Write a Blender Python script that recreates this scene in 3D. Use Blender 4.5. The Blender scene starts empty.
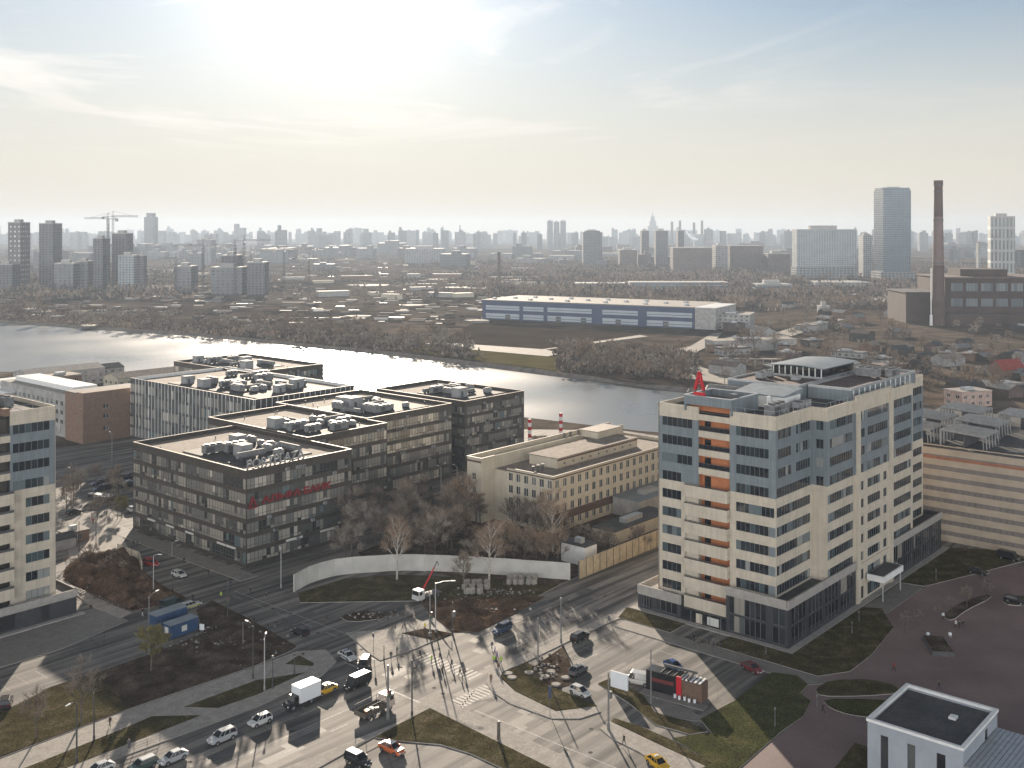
import bpy, bmesh, math, random
from mathutils import Vector, Matrix
random.seed(7)
R = math.radians
sc = bpy.context.scene
COL = sc.collection
F, H, HY = 1050.0, 80.0, 230.0
UA = R(49.07)                                   # the street grid's angle to the view axis
U = (math.cos(UA), math.sin(UA)); V = (-U[1], U[0])
O = (52.6, 200.0)

def G(px, py, z=0.0):
    """ground point seen in the survey of the photograph"""
    Y = (H - z) * F / (py - HY)
    return Vector(((px - 512) / F * Y, Y, z))
def AB(a, b, z=0.0):
    return Vector((O[0] + a * U[0] + b * V[0], O[1] + a * U[1] + b * V[1], z))
def W(px, Y, z=0.0):
    return Vector(((px - 512) / F * Y, Y, z))
def ZY(py, Y): return H - (py - HY) * Y / F

# ------------------------------------------------------------------ materials
def nodes(name):
    m = bpy.data.materials.new(name); m.use_nodes = True
    nt = m.node_tree
    return m, nt, nt.nodes['Principled BSDF'], nt.nodes, nt.links
def ramp(N, pts):
    r = N.new('ShaderNodeValToRGB'); e = r.color_ramp.elements
    while len(e) < len(pts): e.new(0.5)
    for i, (p, c) in enumerate(pts):
        e[i].position = p; e[i].color = (*c, 1)
    return r
def sc3(c, k): return tuple(min(1, x * k) for x in c)
def mat(name, c, rough=.7, var=.18, scale=.6, metal=0., spec=.4, bump=0., c2=None, coord='Object', detail=4, noise2=None, streak=0.):
    m, nt, P, N, L = nodes(name)
    tc = N.new('ShaderNodeTexCoord')
    nz = N.new('ShaderNodeTexNoise'); nz.inputs['Scale'].default_value = scale; nz.inputs['Detail'].default_value = detail
    L.new(tc.outputs[coord], nz.inputs['Vector'])
    r = ramp(N, [(.32, sc3(c, 1 - var)), (.68, c2 or sc3(c, 1 + var))])
    L.new(nz.outputs['Fac'], r.inputs['Fac'])
    out = r.outputs['Color']
    if noise2:
        s2, amt = noise2
        n2 = N.new('ShaderNodeTexNoise'); n2.inputs['Scale'].default_value = s2; n2.inputs['Detail'].default_value = 6
        L.new(tc.outputs[coord], n2.inputs['Vector'])
        r2 = ramp(N, [(.3, (1 - amt,) * 3), (.7, (1 + 0 * amt,) * 3)])
        L.new(n2.outputs['Fac'], r2.inputs['Fac'])
        mx = N.new('ShaderNodeMix'); mx.data_type = 'RGBA'; mx.blend_type = 'MULTIPLY'; mx.inputs['Factor'].default_value = 1
        L.new(out, mx.inputs['A']); L.new(r2.outputs['Color'], mx.inputs['B'])
        out = mx.outputs['Result']
    if streak:                                                   # rain streaks and panel joints
        mp = N.new('ShaderNodeMapping'); mp.inputs['Scale'].default_value = (1.6, 1.6, .09); L.new(tc.outputs[coord], mp.inputs['Vector'])
        n3 = N.new('ShaderNodeTexNoise'); n3.inputs['Scale'].default_value = 1; n3.inputs['Detail'].default_value = 5; L.new(mp.outputs[0], n3.inputs['Vector'])
        r3 = ramp(N, [(.36, (1 - streak,) * 3), (.6, (1, 1, 1))]); L.new(n3.outputs['Fac'], r3.inputs['Fac'])
        mx3 = N.new('ShaderNodeMix'); mx3.data_type = 'RGBA'; mx3.blend_type = 'MULTIPLY'; mx3.inputs['Factor'].default_value = 1
        L.new(out, mx3.inputs['A']); L.new(r3.outputs['Color'], mx3.inputs['B']); out = mx3.outputs['Result']
        sx_ = N.new('ShaderNodeSeparateXYZ'); L.new(tc.outputs[coord], sx_.inputs[0])
        for ax, per in ((('X', 'Y'), 1.2), (('Z',), 1.26)):
            h_ = sx_.outputs[ax[0]]
            if len(ax) > 1: a_ = N.new('ShaderNodeMath'); L.new(h_, a_.inputs[0]); L.new(sx_.outputs['Y'], a_.inputs[1]); h_ = a_.outputs[0]
            f_ = N.new('ShaderNodeMath'); f_.operation = 'DIVIDE'; L.new(h_, f_.inputs[0]); f_.inputs[1].default_value = per
            g_ = N.new('ShaderNodeMath'); g_.operation = 'FRACT'; L.new(f_.outputs[0], g_.inputs[0])
            l_ = N.new('ShaderNodeMath'); l_.operation = 'LESS_THAN'; L.new(g_.outputs[0], l_.inputs[0]); l_.inputs[1].default_value = .035
            m_ = N.new('ShaderNodeMix'); m_.data_type = 'RGBA'; m_.blend_type = 'MULTIPLY'; L.new(l_.outputs[0], m_.inputs['Factor']); L.new(out, m_.inputs['A']); m_.inputs['B'].default_value = (.84, .83, .82, 1); out = m_.outputs['Result']
    L.new(out, P.inputs['Base Color'])
    P.inputs['Roughness'].default_value = rough; P.inputs['Metallic'].default_value = metal
    P.inputs['Specular IOR Level'].default_value = spec
    if bump:
        b = N.new('ShaderNodeBump'); b.inputs['Strength'].default_value = bump; b.inputs['Distance'].default_value = .05
        L.new(nz.outputs['Fac'], b.inputs['Height']); L.new(b.outputs['Normal'], P.inputs['Normal'])
    return m
def glass(name, pts, rough=.06, spec=.8):
    """opaque window pane: its colour (blinds, dark rooms) follows a random number stored per pane"""
    m, nt, P, N, L = nodes(name)
    at = N.new('ShaderNodeAttribute'); at.attribute_name = 'rnd'
    r = ramp(N, pts); r.color_ramp.interpolation = 'CONSTANT' if len(pts) > 3 else 'LINEAR'
    L.new(at.outputs['Fac'], r.inputs['Fac']); L.new(r.outputs['Color'], P.inputs['Base Color'])
    P.inputs['Roughness'].default_value = rough; P.inputs['Specular IOR Level'].default_value = spec
    tc = N.new('ShaderNodeTexCoord'); nz = N.new('ShaderNodeTexNoise'); nz.inputs['Scale'].default_value = .35
    L.new(tc.outputs['Object'], nz.inputs['Vector'])
    b = N.new('ShaderNodeBump'); b.inputs['Strength'].default_value = .06; b.inputs['Distance'].default_value = .3
    L.new(nz.outputs['Fac'], b.inputs['Height']); L.new(b.outputs['Normal'], P.inputs['Normal'])
    return m
def paint(name, c, rough=.28, metal=0.):
    m, nt, P, N, L = nodes(name)
    P.inputs['Base Color'].default_value = (*c, 1); P.inputs['Roughness'].default_value = rough; P.inputs['Metallic'].default_value = metal
    P.inputs['Coat Weight'].default_value = .12 if rough < .35 else 0; P.inputs['Specular IOR Level'].default_value = .35
    return m
def gridmat(name, wall, win, sx, sz, fx=.55, fz=.55, rough=.7, var=.15):
    """far facade: wall with rows of windows, laid out in the object's own metres"""
    m, nt, P, N, L = nodes(name)
    tc = N.new('ShaderNodeTexCoord'); sp = N.new('ShaderNodeSeparateXYZ'); L.new(tc.outputs['Object'], sp.inputs[0])
    def mth(op, a, b=None):
        n = N.new('ShaderNodeMath'); n.operation = op
        for i, x in enumerate((a, b)):
            if x is None: continue
            if isinstance(x, (int, float)): n.inputs[i].default_value = x
            else: L.new(x, n.inputs[i])
        return n.outputs[0]
    h = mth('ADD', sp.outputs['X'], sp.outputs['Y'])
    fxn = mth('FRACT', mth('DIVIDE', h, sx)); fzn = mth('FRACT', mth('DIVIDE', sp.outputs['Z'], sz))
    mask = mth('MULTIPLY', mth('LESS_THAN', fxn, fx), mth('LESS_THAN', fzn, fz))
    ge = N.new('ShaderNodeNewGeometry'); s2 = N.new('ShaderNodeSeparateXYZ'); L.new(ge.outputs['True Normal'], s2.inputs[0])
    side = mth('LESS_THAN', mth('ABSOLUTE', s2.outputs['Z']), .5); mask = mth('MULTIPLY', mask, side)
    wn = N.new('ShaderNodeTexWhiteNoise'); wn.noise_dimensions = '3D'
    cb = N.new('ShaderNodeCombineXYZ'); L.new(mth('FLOOR', mth('DIVIDE', h, sx)), cb.inputs[0]); L.new(mth('FLOOR', mth('DIVIDE', sp.outputs['Z'], sz)), cb.inputs[1])
    L.new(cb.outputs[0], wn.inputs['Vector'])
    rw = ramp(N, [(0, sc3(win, .6)), (1, sc3(win, 1.6))]); L.new(wn.outputs['Value'], rw.inputs['Fac'])
    nz = N.new('ShaderNodeTexNoise'); nz.inputs['Scale'].default_value = .06; L.new(tc.outputs['Object'], nz.inputs['Vector'])
    rr = ramp(N, [(.3, sc3(wall, 1 - var)), (.7, sc3(wall, 1 + var))]); L.new(nz.outputs['Fac'], rr.inputs['Fac'])
    mx = N.new('ShaderNodeMix'); mx.data_type = 'RGBA'
    L.new(mask, mx.inputs['Factor']); L.new(rr.outputs['Color'], mx.inputs['A']); L.new(rw.outputs['Color'], mx.inputs['B'])
    L.new(mx.outputs['Result'], P.inputs['Base Color'])
    ro = mth('SUBTRACT', rough, mth('MULTIPLY', mask, rough - .2)); L.new(ro, P.inputs['Roughness'])
    return m

M = {}
M['cream'] = mat('cream_panel', (.51, .45, .365), .75, .05, .5, noise2=(.25, .1), streak=.12)
M['bluegrey'] = mat('blue_grey_panel', (.17, .2, .22), .5, .06, .5, noise2=(.3, .1), streak=.18)
M['orange'] = mat('orange_panel', (.42, .15, .06), .6, .15, .7)
M['darkclad'] = mat('dark_cladding', (.032, .034, .04), .5, .15, .8)
M['apron'] = mat('apron_concrete', (.3, .28, .26), .85, .12, .8)
M['roofgrey'] = mat('roof_membrane', (.065, .066, .07), .8, .3, .25, noise2=(1.5, .4))
M['roofbrown'] = mat('roof_brown', (.13, .095, .085), .85, .2, .3, noise2=(1.2, .35))
M['roofbeige'] = mat('roof_gravel', (.27, .225, .185), .9, .15, .3, noise2=(.9, .4))
M['metal'] = mat('galvanised_metal', (.42, .43, .44), .42, .12, 1.2, metal=.55)
M['white'] = mat('white_metal', (.66, .66, .65), .5, .08, .8)
M['hvac'] = mat('duct_metal', (.17, .172, .175), .7, .25, .9, spec=.15); M['hvacw'] = mat('cabin_panel', (.25, .255, .26), .7, .15, .8, spec=.15)
M['darkmetal'] = mat('dark_metal', (.07, .07, .075), .5, .2, 1)
M['bluemetalroof'] = mat('blue_grey_metal_roof', (.2, .235, .26), .5, .15, .5, metal=.3)
M['frame'] = paint('window_frame', (.13, .137, .145), .4)
M['framedark'] = paint('window_frame_dark', (.05, .05, .05), .4)
M['framewhite'] = paint('window_frame_white', (.6, .6, .58), .4)
M['gtower'] = glass('office_glass', [(0, (.012, .016, .022)), (.5, (.02, .03, .038)), (.72, (.05, .075, .085)), (.85, (.11, .14, .15)), (.95, (.25, .26, .25))])
M['gpp'] = glass('plaza_glass', [(0, (.03, .033, .034)), (.16, (.08, .085, .084)), (.36, (.15, .152, .143)), (.58, (.22, .213, .19)), (.78, (.3, .28, .245)), (.92, (.42, .39, .34)), (.97, (.1, .14, .15))], .05, 1.0)
M['gshop'] = glass('shop_glass', [(0, (.012, .014, .018)), (.6, (.03, .035, .04)), (.85, (.08, .09, .09)), (.95, (.25, .23, .2))])
M['gold'] = glass('small_window_glass', [(0, (.02, .022, .024)), (.6, (.04, .045, .046)), (.85, (.14, .14, .13))], .1)
M['ppdark'] = mat('brown_cladding', (.052, .045, .04), .5, .18, .8, noise2=(.6, .25))
M['coping'] = mat('metal_coping', (.27, .225, .185), .6, .1, 1, spec=.25)
M['wb'] = mat('cream_render', (.52, .465, .37), .85, .05, .4, noise2=(.3, .12), streak=.08)
M['wbband'] = mat('brown_band', (.09, .055, .045), .7, .2, .8)
M['brick'] = mat('orange_brick', (.21, .135, .098), .85, .12, .7, noise2=(2.5, .25))
M['greyblock'] = mat('grey_render', (.33, .32, .31), .8, .1, .4, noise2=(.4, .2))
M['wallwhite'] = mat('white_concrete', (.46, .45, .42), .85, .06, .35, noise2=(.3, .22))
M['hoard'] = mat('yellow_board', (.39, .325, .225), .75, .12, .25, noise2=(.9, .3))
M['redw'] = paint('red_sign', (.42, .012, .02), .5); M['redd'] = paint('dark_red_sign', (.19, .014, .02), .5)
M['signwhite'] = paint('white_letters', (.62, .64, .66), .45)
M['lightsign'] = paint('pale_sign', (.5, .5, .47), .5)
M['asphalt'] = None
M['kerbwalk'] = mat('pavement', (.2, .185, .17), .8, .12, .5, noise2=(3, .25), coord='Object')
M['walkpale'] = mat('pale_pavement', (.35, .325, .295), .85, .14, .6, noise2=(2.2, .3), spec=.15)
M['plaza'] = None
M['line'] = mat('road_paint', (.34, .33, .315), .7, .3, 2, noise2=(3, .5))
M['bark'] = mat('bark', (.09, .075, .062), .95, .25, 2)
M['birch'] = mat('birch_bark', (.36, .34, .31), .9, .4, 3)
M['twig'] = mat('twig', (.2, .16, .13), .95, .35, .35)
M['twigwarm'] = mat('twig_warm', (.23, .17, .125), .95, .3, .3)
M['twigpale'] = mat('twig_pale', (.27, .235, .2), .95, .3, .3)
M['leafyellow'] = mat('spring_leaf', (.17, .15, .06), .9, .3, .6)
M['needle'] = mat('conifer_needle', (.035, .05, .035), .9, .3, 1.5)
M['rubber'] = paint('rubber', (.02, .02, .021), .8)
M['rim'] = paint('alloy', (.35, .35, .36), .35, .8)
M['carglass'] = paint('car_glass', (.012, .015, .018), .06)
M['lamp'] = paint('headlight_glass', (.6, .62, .62), .12)
M['tail'] = paint('tail_light_glass', (.25, .01, .01), .2)
M['pole'] = mat('pole_grey', (.17, .17, .17), .5, .15, 2, metal=.3)
M['poledark'] = mat('pole_dark', (.05, .05, .05), .6, .2, 2)
M['skin'] = mat('skin', (.5, .3, .22), .6, .05, 5)
M['hair'] = mat('hair', (.04, .03, .025), .7, .2, 9)
M['shoe'] = paint('shoe', (.03, .03, .03), .6)
M['eye'] = paint('eye', (.02, .02, .02), .3)

def grass_mat(name, ca, cb, cc, s=.12):
    m, nt, P, N, L = nodes(name)
    tc = N.new('ShaderNodeTexCoord')
    n1 = N.new('ShaderNodeTexNoise'); n1.inputs['Scale'].default_value = s; n1.inputs['Detail'].default_value = 8; n1.inputs['Roughness'].default_value = .65
    L.new(tc.outputs['Object'], n1.inputs['Vector'])
    r = ramp(N, [(.3, ca), (.5, cb), (.72, cc)]); L.new(n1.outputs['Fac'], r.inputs['Fac'])
    n2 = N.new('ShaderNodeTexNoise'); n2.inputs['Scale'].default_value = 4; n2.inputs['Detail'].default_value = 6
    L.new(tc.outputs['Object'], n2.inputs['Vector'])
    r2 = ramp(N, [(.34, (.38, .38, .38)), (.66, (1.0, 1.0, 1.0))]); L.new(n2.outputs['Fac'], r2.inputs['Fac'])
    mx = N.new('ShaderNodeMix'); mx.data_type = 'RGBA'; mx.blend_type = 'MULTIPLY'; mx.inputs['Factor'].default_value = 1
    L.new(r.outputs['Color'], mx.inputs['A']); L.new(r2.outputs['Color'], mx.inputs['B']); L.new(mx.outputs['Result'], P.inputs['Base Color'])
    P.inputs['Roughness'].default_value = 1; P.inputs['Specular IOR Level'].default_value = 0.
    b = N.new('ShaderNodeBump'); b.inputs['Strength'].default_value = .6; b.inputs['Distance'].default_value = .15
    L.new(n2.outputs['Fac'], b.inputs['Height']); L.new(b.outputs['Normal'], P.inputs['Normal'])
    return m
M['grass'] = grass_mat('spring_grass', (.07, .055, .038), (.1, .09, .048), (.21, .17, .115), .3)
M['grassgreen'] = grass_mat('green_grass', (.075, .065, .042), (.085, .092, .04), (.15, .135, .07), .25)
M['dirt'] = grass_mat('bare_dirt', (.05, .04, .03), (.1, .076, .06), (.2, .165, .13), .22)
M['dirtred'] = grass_mat('dug_earth', (.06, .042, .032), (.13, .085, .06), (.24, .17, .12), .3)
M['embank'] = grass_mat('embankment_grass', (.12, .1, .05), (.16, .14, .06), (.2, .17, .09), .05)

def asphalt():
    m, nt, P, N, L = nodes('asphalt')
    tc = N.new('ShaderNodeTexCoord')
    mp = N.new('ShaderNodeMapping'); mp.inputs['Scale'].default_value = (.02, .5, .2)   # wear runs along the lanes
    L.new(tc.outputs['Object'], mp.inputs['Vector'])
    n1 = N.new('ShaderNodeTexNoise'); n1.inputs['Scale'].default_value = 1; n1.inputs['Detail'].default_value = 6
    L.new(mp.outputs['Vector'], n1.inputs['Vector'])
    n2 = N.new('ShaderNodeTexNoise'); n2.inputs['Scale'].default_value = .09; n2.inputs['Detail'].default_value = 8; n2.inputs['Roughness'].default_value = .6
    L.new(tc.outputs['Object'], n2.inputs['Vector'])
    r1 = ramp(N, [(.38, (.075, .073, .072)), (.48, (.14, .134, .127)), (.6, (.24, .226, .21))]); L.new(n1.outputs['Fac'], r1.inputs['Fac'])
    r2 = ramp(N, [(.3, (.55, .55, .57)), (.5, (.85, .84, .83)), (.68, (1.0, .98, .95))]); L.new(n2.outputs['Fac'], r2.inputs['Fac'])
    mx = N.new('ShaderNodeMix'); mx.data_type = 'RGBA'; mx.blend_type = 'MULTIPLY'; mx.inputs['Factor'].default_value = 1
    L.new(r1.outputs['Color'], mx.inputs['A']); L.new(r2.outputs['Color'], mx.inputs['B'])
    vo = N.new('ShaderNodeTexVoronoi'); vo.feature = 'DISTANCE_TO_EDGE'; vo.inputs['Scale'].default_value = .16
    nv = N.new('ShaderNodeTexNoise'); nv.inputs['Scale'].default_value = .5; L.new(tc.outputs['Object'], nv.inputs['Vector'])
    ad = N.new('ShaderNodeMix'); ad.data_type = 'VECTOR'; ad.inputs['Factor'].default_value = .12
    L.new(tc.outputs['Object'], ad.inputs['A']); L.new(nv.outputs['Color'], ad.inputs['B'])
    L.new(ad.outputs['Result'], vo.inputs['Vector'])
    rc = ramp(N, [(0, (.45, .45, .45)), (.012, (1, 1, 1))]); L.new(vo.outputs['Distance'], rc.inputs['Fac'])
    m2 = N.new('ShaderNodeMix'); m2.data_type = 'RGBA'; m2.blend_type = 'MULTIPLY'; m2.inputs['Factor'].default_value = .5
    L.new(mx.outputs['Result'], m2.inputs['A']); L.new(rc.outputs['Color'], m2.inputs['B'])
    L.new(m2.outputs['Result'], P.inputs['Base Color'])
    P.inputs['Roughness'].default_value = .75; P.inputs['Specular IOR Level'].default_value = .16
    return m
M['asphalt'] = asphalt()
def pavers():
    m, nt, P, N, L = nodes('red_pavers')
    tc = N.new('ShaderNodeTexCoord')
    n2 = N.new('ShaderNodeTexNoise'); n2.inputs['Scale'].default_value = .06; n2.inputs['Detail'].default_value = 7
    L.new(tc.outputs['Object'], n2.inputs['Vector'])
    r = ramp(N, [(.35, (.165, .112, .108)), (.65, (.26, .185, .175))]); L.new(n2.outputs['Fac'], r.inputs['Fac'])
    br = N.new('ShaderNodeTexBrick'); br.inputs['Scale'].default_value = 1.6; br.inputs['Mortar Size'].default_value = .03
    br.inputs['Color1'].default_value = (1, 1, 1, 1); br.inputs['Color2'].default_value = (.8, .8, .8, 1); br.inputs['Mortar'].default_value = (.6, .6, .6, 1)
    L.new(tc.outputs['Object'], br.inputs['Vector'])
    mx = N.new('ShaderNodeMix'); mx.data_type = 'RGBA'; mx.blend_type = 'MULTIPLY'; mx.inputs['Factor'].default_value = 1
    L.new(r.outputs['Color'], mx.inputs['A']); L.new(br.outputs['Color'], mx.inputs['B']); L.new(mx.outputs['Result'], P.inputs['Base Color'])
    P.inputs['Roughness'].default_value = .75
    return m
M['plaza'] = pavers()
def farground():
    m, nt, P, N, L = nodes('wasteland')
    tc = N.new('ShaderNodeTexCoord')
    n1 = N.new('ShaderNodeTexNoise'); n1.inputs['Scale'].default_value = .0045; n1.inputs['Detail'].default_value = 9; n1.inputs['Roughness'].default_value = .62
    L.new(tc.outputs['Object'], n1.inputs['Vector'])
    r = ramp(N, [(.34, (.05, .043, .037)), (.45, (.1, .082, .068)), (.53, (.17, .138, .112)), (.6, (.12, .1, .083)), (.68, (.28, .235, .19))]); L.new(n1.outputs['Fac'], r.inputs['Fac'])
    n2 = N.new('ShaderNodeTexNoise'); n2.inputs['Scale'].default_value = .05; n2.inputs['Detail'].default_value = 8; n2.inputs['Roughness'].default_value = .7
    L.new(tc.outputs['Object'], n2.inputs['Vector'])
    r2 = ramp(N, [(.35, (.45, .45, .45)), (.6, (1, 1, 1)), (.74, (1.0, 1.0, 1.0))]); L.new(n2.outputs['Fac'], r2.inputs['Fac'])
    mx = N.new('ShaderNodeMix'); mx.data_type = 'RGBA'; mx.blend_type = 'MULTIPLY'; mx.inputs['Factor'].default_value = 1
    L.new(r.outputs['Color'], mx.inputs['A']); L.new(r2.outputs['Color'], mx.inputs['B']); L.new(mx.outputs['Result'], P.inputs['Base Color'])
    P.inputs['Roughness'].default_value = 1; P.inputs['Specular IOR Level'].default_value = 0.
    return m
M['far'] = farground(); M['scrubsoil'] = grass_mat('scrub_soil', (.05, .04, .033), (.09, .072, .058), (.15, .122, .098), .05)
def water():
    m, nt, P, N, L = nodes('river_water')
    P.inputs['Base Color'].default_value = (.05, .062, .07, 1); P.inputs['Roughness'].default_value = .17; P.inputs['IOR'].default_value = 1.33
    P.inputs['Specular IOR Level'].default_value = .9
    tc = N.new('ShaderNodeTexCoord')
    n1 = N.new('ShaderNodeTexNoise'); n1.inputs['Scale'].default_value = .22; n1.inputs['Detail'].default_value = 5
    L.new(tc.outputs['Object'], n1.inputs['Vector'])
    b = N.new('ShaderNodeBump'); b.inputs['Strength'].default_value = .2; b.inputs['Distance'].default_value = .3
    L.new(n1.outputs['Fac'], b.inputs['Height']); L.new(b.outputs['Normal'], P.inputs['Normal'])
    n2 = N.new('ShaderNodeTexNoise'); n2.inputs['Scale'].default_value = .008; L.new(tc.outputs['Object'], n2.inputs['Vector'])
    r = ramp(N, [(.35, (.25,) * 3), (.65, (.4,) * 3)]); L.new(n2.outputs['Fac'], r.inputs['Fac']); L.new(r.outputs['Color'], P.inputs['Roughness'])
    return m
M['water'] = water()

# ------------------------------------------------------------------ mesh building
class MB:
    def __init__(s): s.v = []; s.f = []; s.m = []; s.r = []; s.mats = []
    def mi(s, m):
        if m not in s.mats: s.mats.append(m)
        return s.mats.index(m)
    def face(s, pts, m, rnd=0.):
        i = len(s.v); s.v += [tuple(p) for p in pts]; s.f.append(tuple(range(i, i + len(pts)))); s.m.append(s.mi(m)); s.r.append(rnd)
    def hexa(s, p, m, rnd=0., skip=()):
        i = len(s.v); s.v += [tuple(q) for q in p]; k = s.mi(m)
        for n, f in enumerate(((3, 2, 1, 0), (4, 5, 6, 7), (0, 1, 5, 4), (1, 2, 6, 5), (2, 3, 7, 6), (3, 0, 4, 7))):
            if n in skip: continue
            s.f.append(tuple(i + j for j in f)); s.m.append(k); s.r.append(rnd)
    def box(s, x0, x1, y0, y1, z0, z1, m, rnd=0.):
        if x1 < x0: x0, x1 = x1, x0
        if y1 < y0: y0, y1 = y1, y0
        s.hexa([(x0, y0, z0), (x1, y0, z0), (x1, y1, z0), (x0, y1, z0), (x0, y0, z1), (x1, y0, z1), (x1, y1, z1), (x0, y1, z1)], m, rnd)
    def obox(s, o, d, n, s0, s1, t0, t1, z0, z1, m, rnd=0.):
        """o origin, d along, n outward; t measured outward"""
        P = lambda a, t, z: (o[0] + d[0] * a + n[0] * t, o[1] + d[1] * a + n[1] * t, z)
        q = [(s0, t0), (s1, t0), (s1, t1), (s0, t1)]
        if d[0] * n[1] - d[1] * n[0] < 0: q = q[::-1]
        s.hexa([P(a, t, z0) for a, t in q] + [P(a, t, z1) for a, t in q], m, rnd)
    def prism(s, poly, z0, z1, m, mside=None, bottom=False):
        bm_poly = tri(poly); n = len(poly); k = s.mi(m); ks = s.mi(mside or m)
        area = sum(poly[i][0] * poly[(i + 1) % n][1] - poly[(i + 1) % n][0] * poly[i][1] for i in range(n))
        if area < 0: poly = poly[::-1]; bm_poly = tri(poly)
        i = len(s.v); s.v += [(p[0], p[1], z0) for p in poly] + [(p[0], p[1], z1) for p in poly]
        for t in bm_poly: s.f.append(tuple(i + n + j for j in t)); s.m.append(k); s.r.append(0)
        if z1 > z0:
            for j in range(n):
                s.f.append((i + j, i + (j + 1) % n, i + n + (j + 1) % n, i + n + j)); s.m.append(ks); s.r.append(0)
    def cyl(s, c0, c1, r0, r1, m, seg=8, cap=True, rnd=0.):
        a = Vector(c0); b = Vector(c1); ax = (b - a)
        if ax.length < 1e-6: return
        ax.normalize(); t = Vector((0, 0, 1)) if abs(ax.z) < .9 else Vector((1, 0, 0))
        e1 = ax.cross(t).normalized(); e2 = ax.cross(e1)
        i = len(s.v); k = s.mi(m)
        for c, r in ((a, r0), (b, r1)):
            for j in range(seg):
                an = 2 * math.pi * j / seg; s.v.append(tuple(c + e1 * (r * math.cos(an)) + e2 * (r * math.sin(an))))
        for j in range(seg):
            s.f.append((i + j, i + (j + 1) % seg, i + seg + (j + 1) % seg, i + seg + j)[::-1]); s.m.append(k); s.r.append(rnd)
        if cap:
            s.f.append(tuple(i + seg + j for j in range(seg))[::-1]); s.m.append(k); s.r.append(rnd)
            s.f.append(tuple(i + j for j in range(seg))); s.m.append(k); s.r.append(rnd)
    def ball(s, c, rx, ry, rz, m, seg=8, rings=5):
        i = len(s.v); k = s.mi(m)
        for a in range(rings + 1):
            th = math.pi * a / rings
            for b in range(seg):
                ph = 2 * math.pi * b / seg
                s.v.append((c[0] + rx * math.sin(th) * math.cos(ph), c[1] + ry * math.sin(th) * math.sin(ph), c[2] + rz * math.cos(th)))
        for a in range(rings):
            for b in range(seg):
                s.f.append((i + a * seg + b, i + (a + 1) * seg + b, i + (a + 1) * seg + (b + 1) % seg, i + a * seg + (b + 1) % seg)); s.m.append(k); s.r.append(0)
    def data(s, name):
        me = bpy.data.meshes.new(name); me.from_pydata(s.v, [], s.f)
        for m in s.mats: me.materials.append(m)
        me.polygons.foreach_set('material_index', s.m)
        if any(s.r):
            at = me.attributes.new('rnd', 'FLOAT', 'FACE'); at.data.foreach_set('value', s.r)
        me.update(); return me
    def build(s, name, parent=None, smooth=False):
        me = s.data(name)
        if smooth: me.polygons.foreach_set('use_smooth', [True] * len(me.polygons))
        return link(name, me, parent)
def tri(poly):
    from mathutils.geometry import tessellate_polygon
    return [tuple(t) for t in _ccw(tessellate_polygon([[Vector((p[0], p[1], 0)) for p in poly]]), poly)]
def _ccw(ts, poly):
    for a, b, c in ts:
        A, B, C_ = poly[a], poly[b], poly[c]
        yield (a, b, c) if (B[0] - A[0]) * (C_[1] - A[1]) - (B[1] - A[1]) * (C_[0] - A[0]) > 0 else (a, c, b)
def link(name, data, parent=None):
    o = bpy.data.objects.new(name, data); COL.objects.link(o)
    if parent is not None: o.parent = parent
    return o
def tag(o, label=None, cat=None, group=None, kind=None):
    if label: o['label'] = label
    if cat: o['category'] = cat
    if group: o['group'] = group
    if kind: o['kind'] = kind
    return o
def thing(name, label, cat, loc=(0, 0, 0), rz=0., group=None):
    o = link(name, None); o.location = loc; o.rotation_euler = (0, 0, rz); o.empty_display_size = .5
    return tag(o, label, cat, group)
def copy_tree(o, parent=None):
    c = o.copy(); COL.objects.link(c)
    if parent is not None: c.parent = parent
    for ch in list(o.children): copy_tree(ch, c)
    return c
def place(proto, used, loc, rz, label=None, group=None, scale=None):
    """first use moves the prototype itself, then copies"""
    o = proto if not used.get(proto.name) else copy_tree(proto)
    used[proto.name] = True
    o.location = loc; o.rotation_euler = (0, 0, rz)
    if scale: o.scale = scale if hasattr(scale, '__len__') else (scale,) * 3
    if label: o['label'] = label
    if group: o['group'] = group
    return o
USED = {}
def structure(name, mb, label=None):
    o = mb.build(name); tag(o, label, None, None, 'structure'); return o
def text(name, body, size, depth, m, parent, loc, rot, bold=0., width=None):
    cu = bpy.data.curves.new(name, 'FONT'); cu.body = body; cu.size = size; cu.extrude = depth; cu.offset = bold; cu.fill_mode = 'BOTH'
    t = bpy.data.objects.new(name + '_tmp', cu); COL.objects.link(t)
    dg = bpy.context.evaluated_depsgraph_get(); me = bpy.data.meshes.new_from_object(t.evaluated_get(dg))
    bpy.data.objects.remove(t); me.materials.clear(); me.materials.append(m)
    xs = [v.co.x for v in me.vertices]
    k = width / (max(xs) - min(xs)) if width else 1
    for v in me.vertices: v.co.x = (v.co.x - min(xs)) * k
    o = link(name, me, parent); o.location = loc; o.rotation_euler = rot
    return o

# facade: bands and piers in front of a core; returns the window openings
def facade(mb, o, d, n, L0, L1, z0, z1, rows, spans, m, thick=.3):
    """m: material or f(z, s) -> material"""
    mm = m if callable(m) else (lambda z, s: m)
    zs = [z0] + [q for r in rows for q in r] + [z1]
    for i in range(0, len(zs), 2):
        if zs[i + 1] - zs[i] > .01:
            mb.obox(o, d, n, L0, L1, -thick, 0, zs[i], zs[i + 1], mm((zs[i] + zs[i + 1]) / 2, None))
    out = []
    for r in rows:
        sp = spans(r) if callable(spans) else spans
        xs = [L0] + [q for s in sp for q in s] + [L1]
        for i in range(0, len(xs), 2):
            if xs[i + 1] - xs[i] > .01:
                mb.obox(o, d, n, xs[i], xs[i + 1], -thick, 0, r[0], r[1], mm((r[0] + r[1]) / 2, xs[i]))
        out += [(s[0], s[1], r[0], r[1]) for s in sp]
    return out
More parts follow.
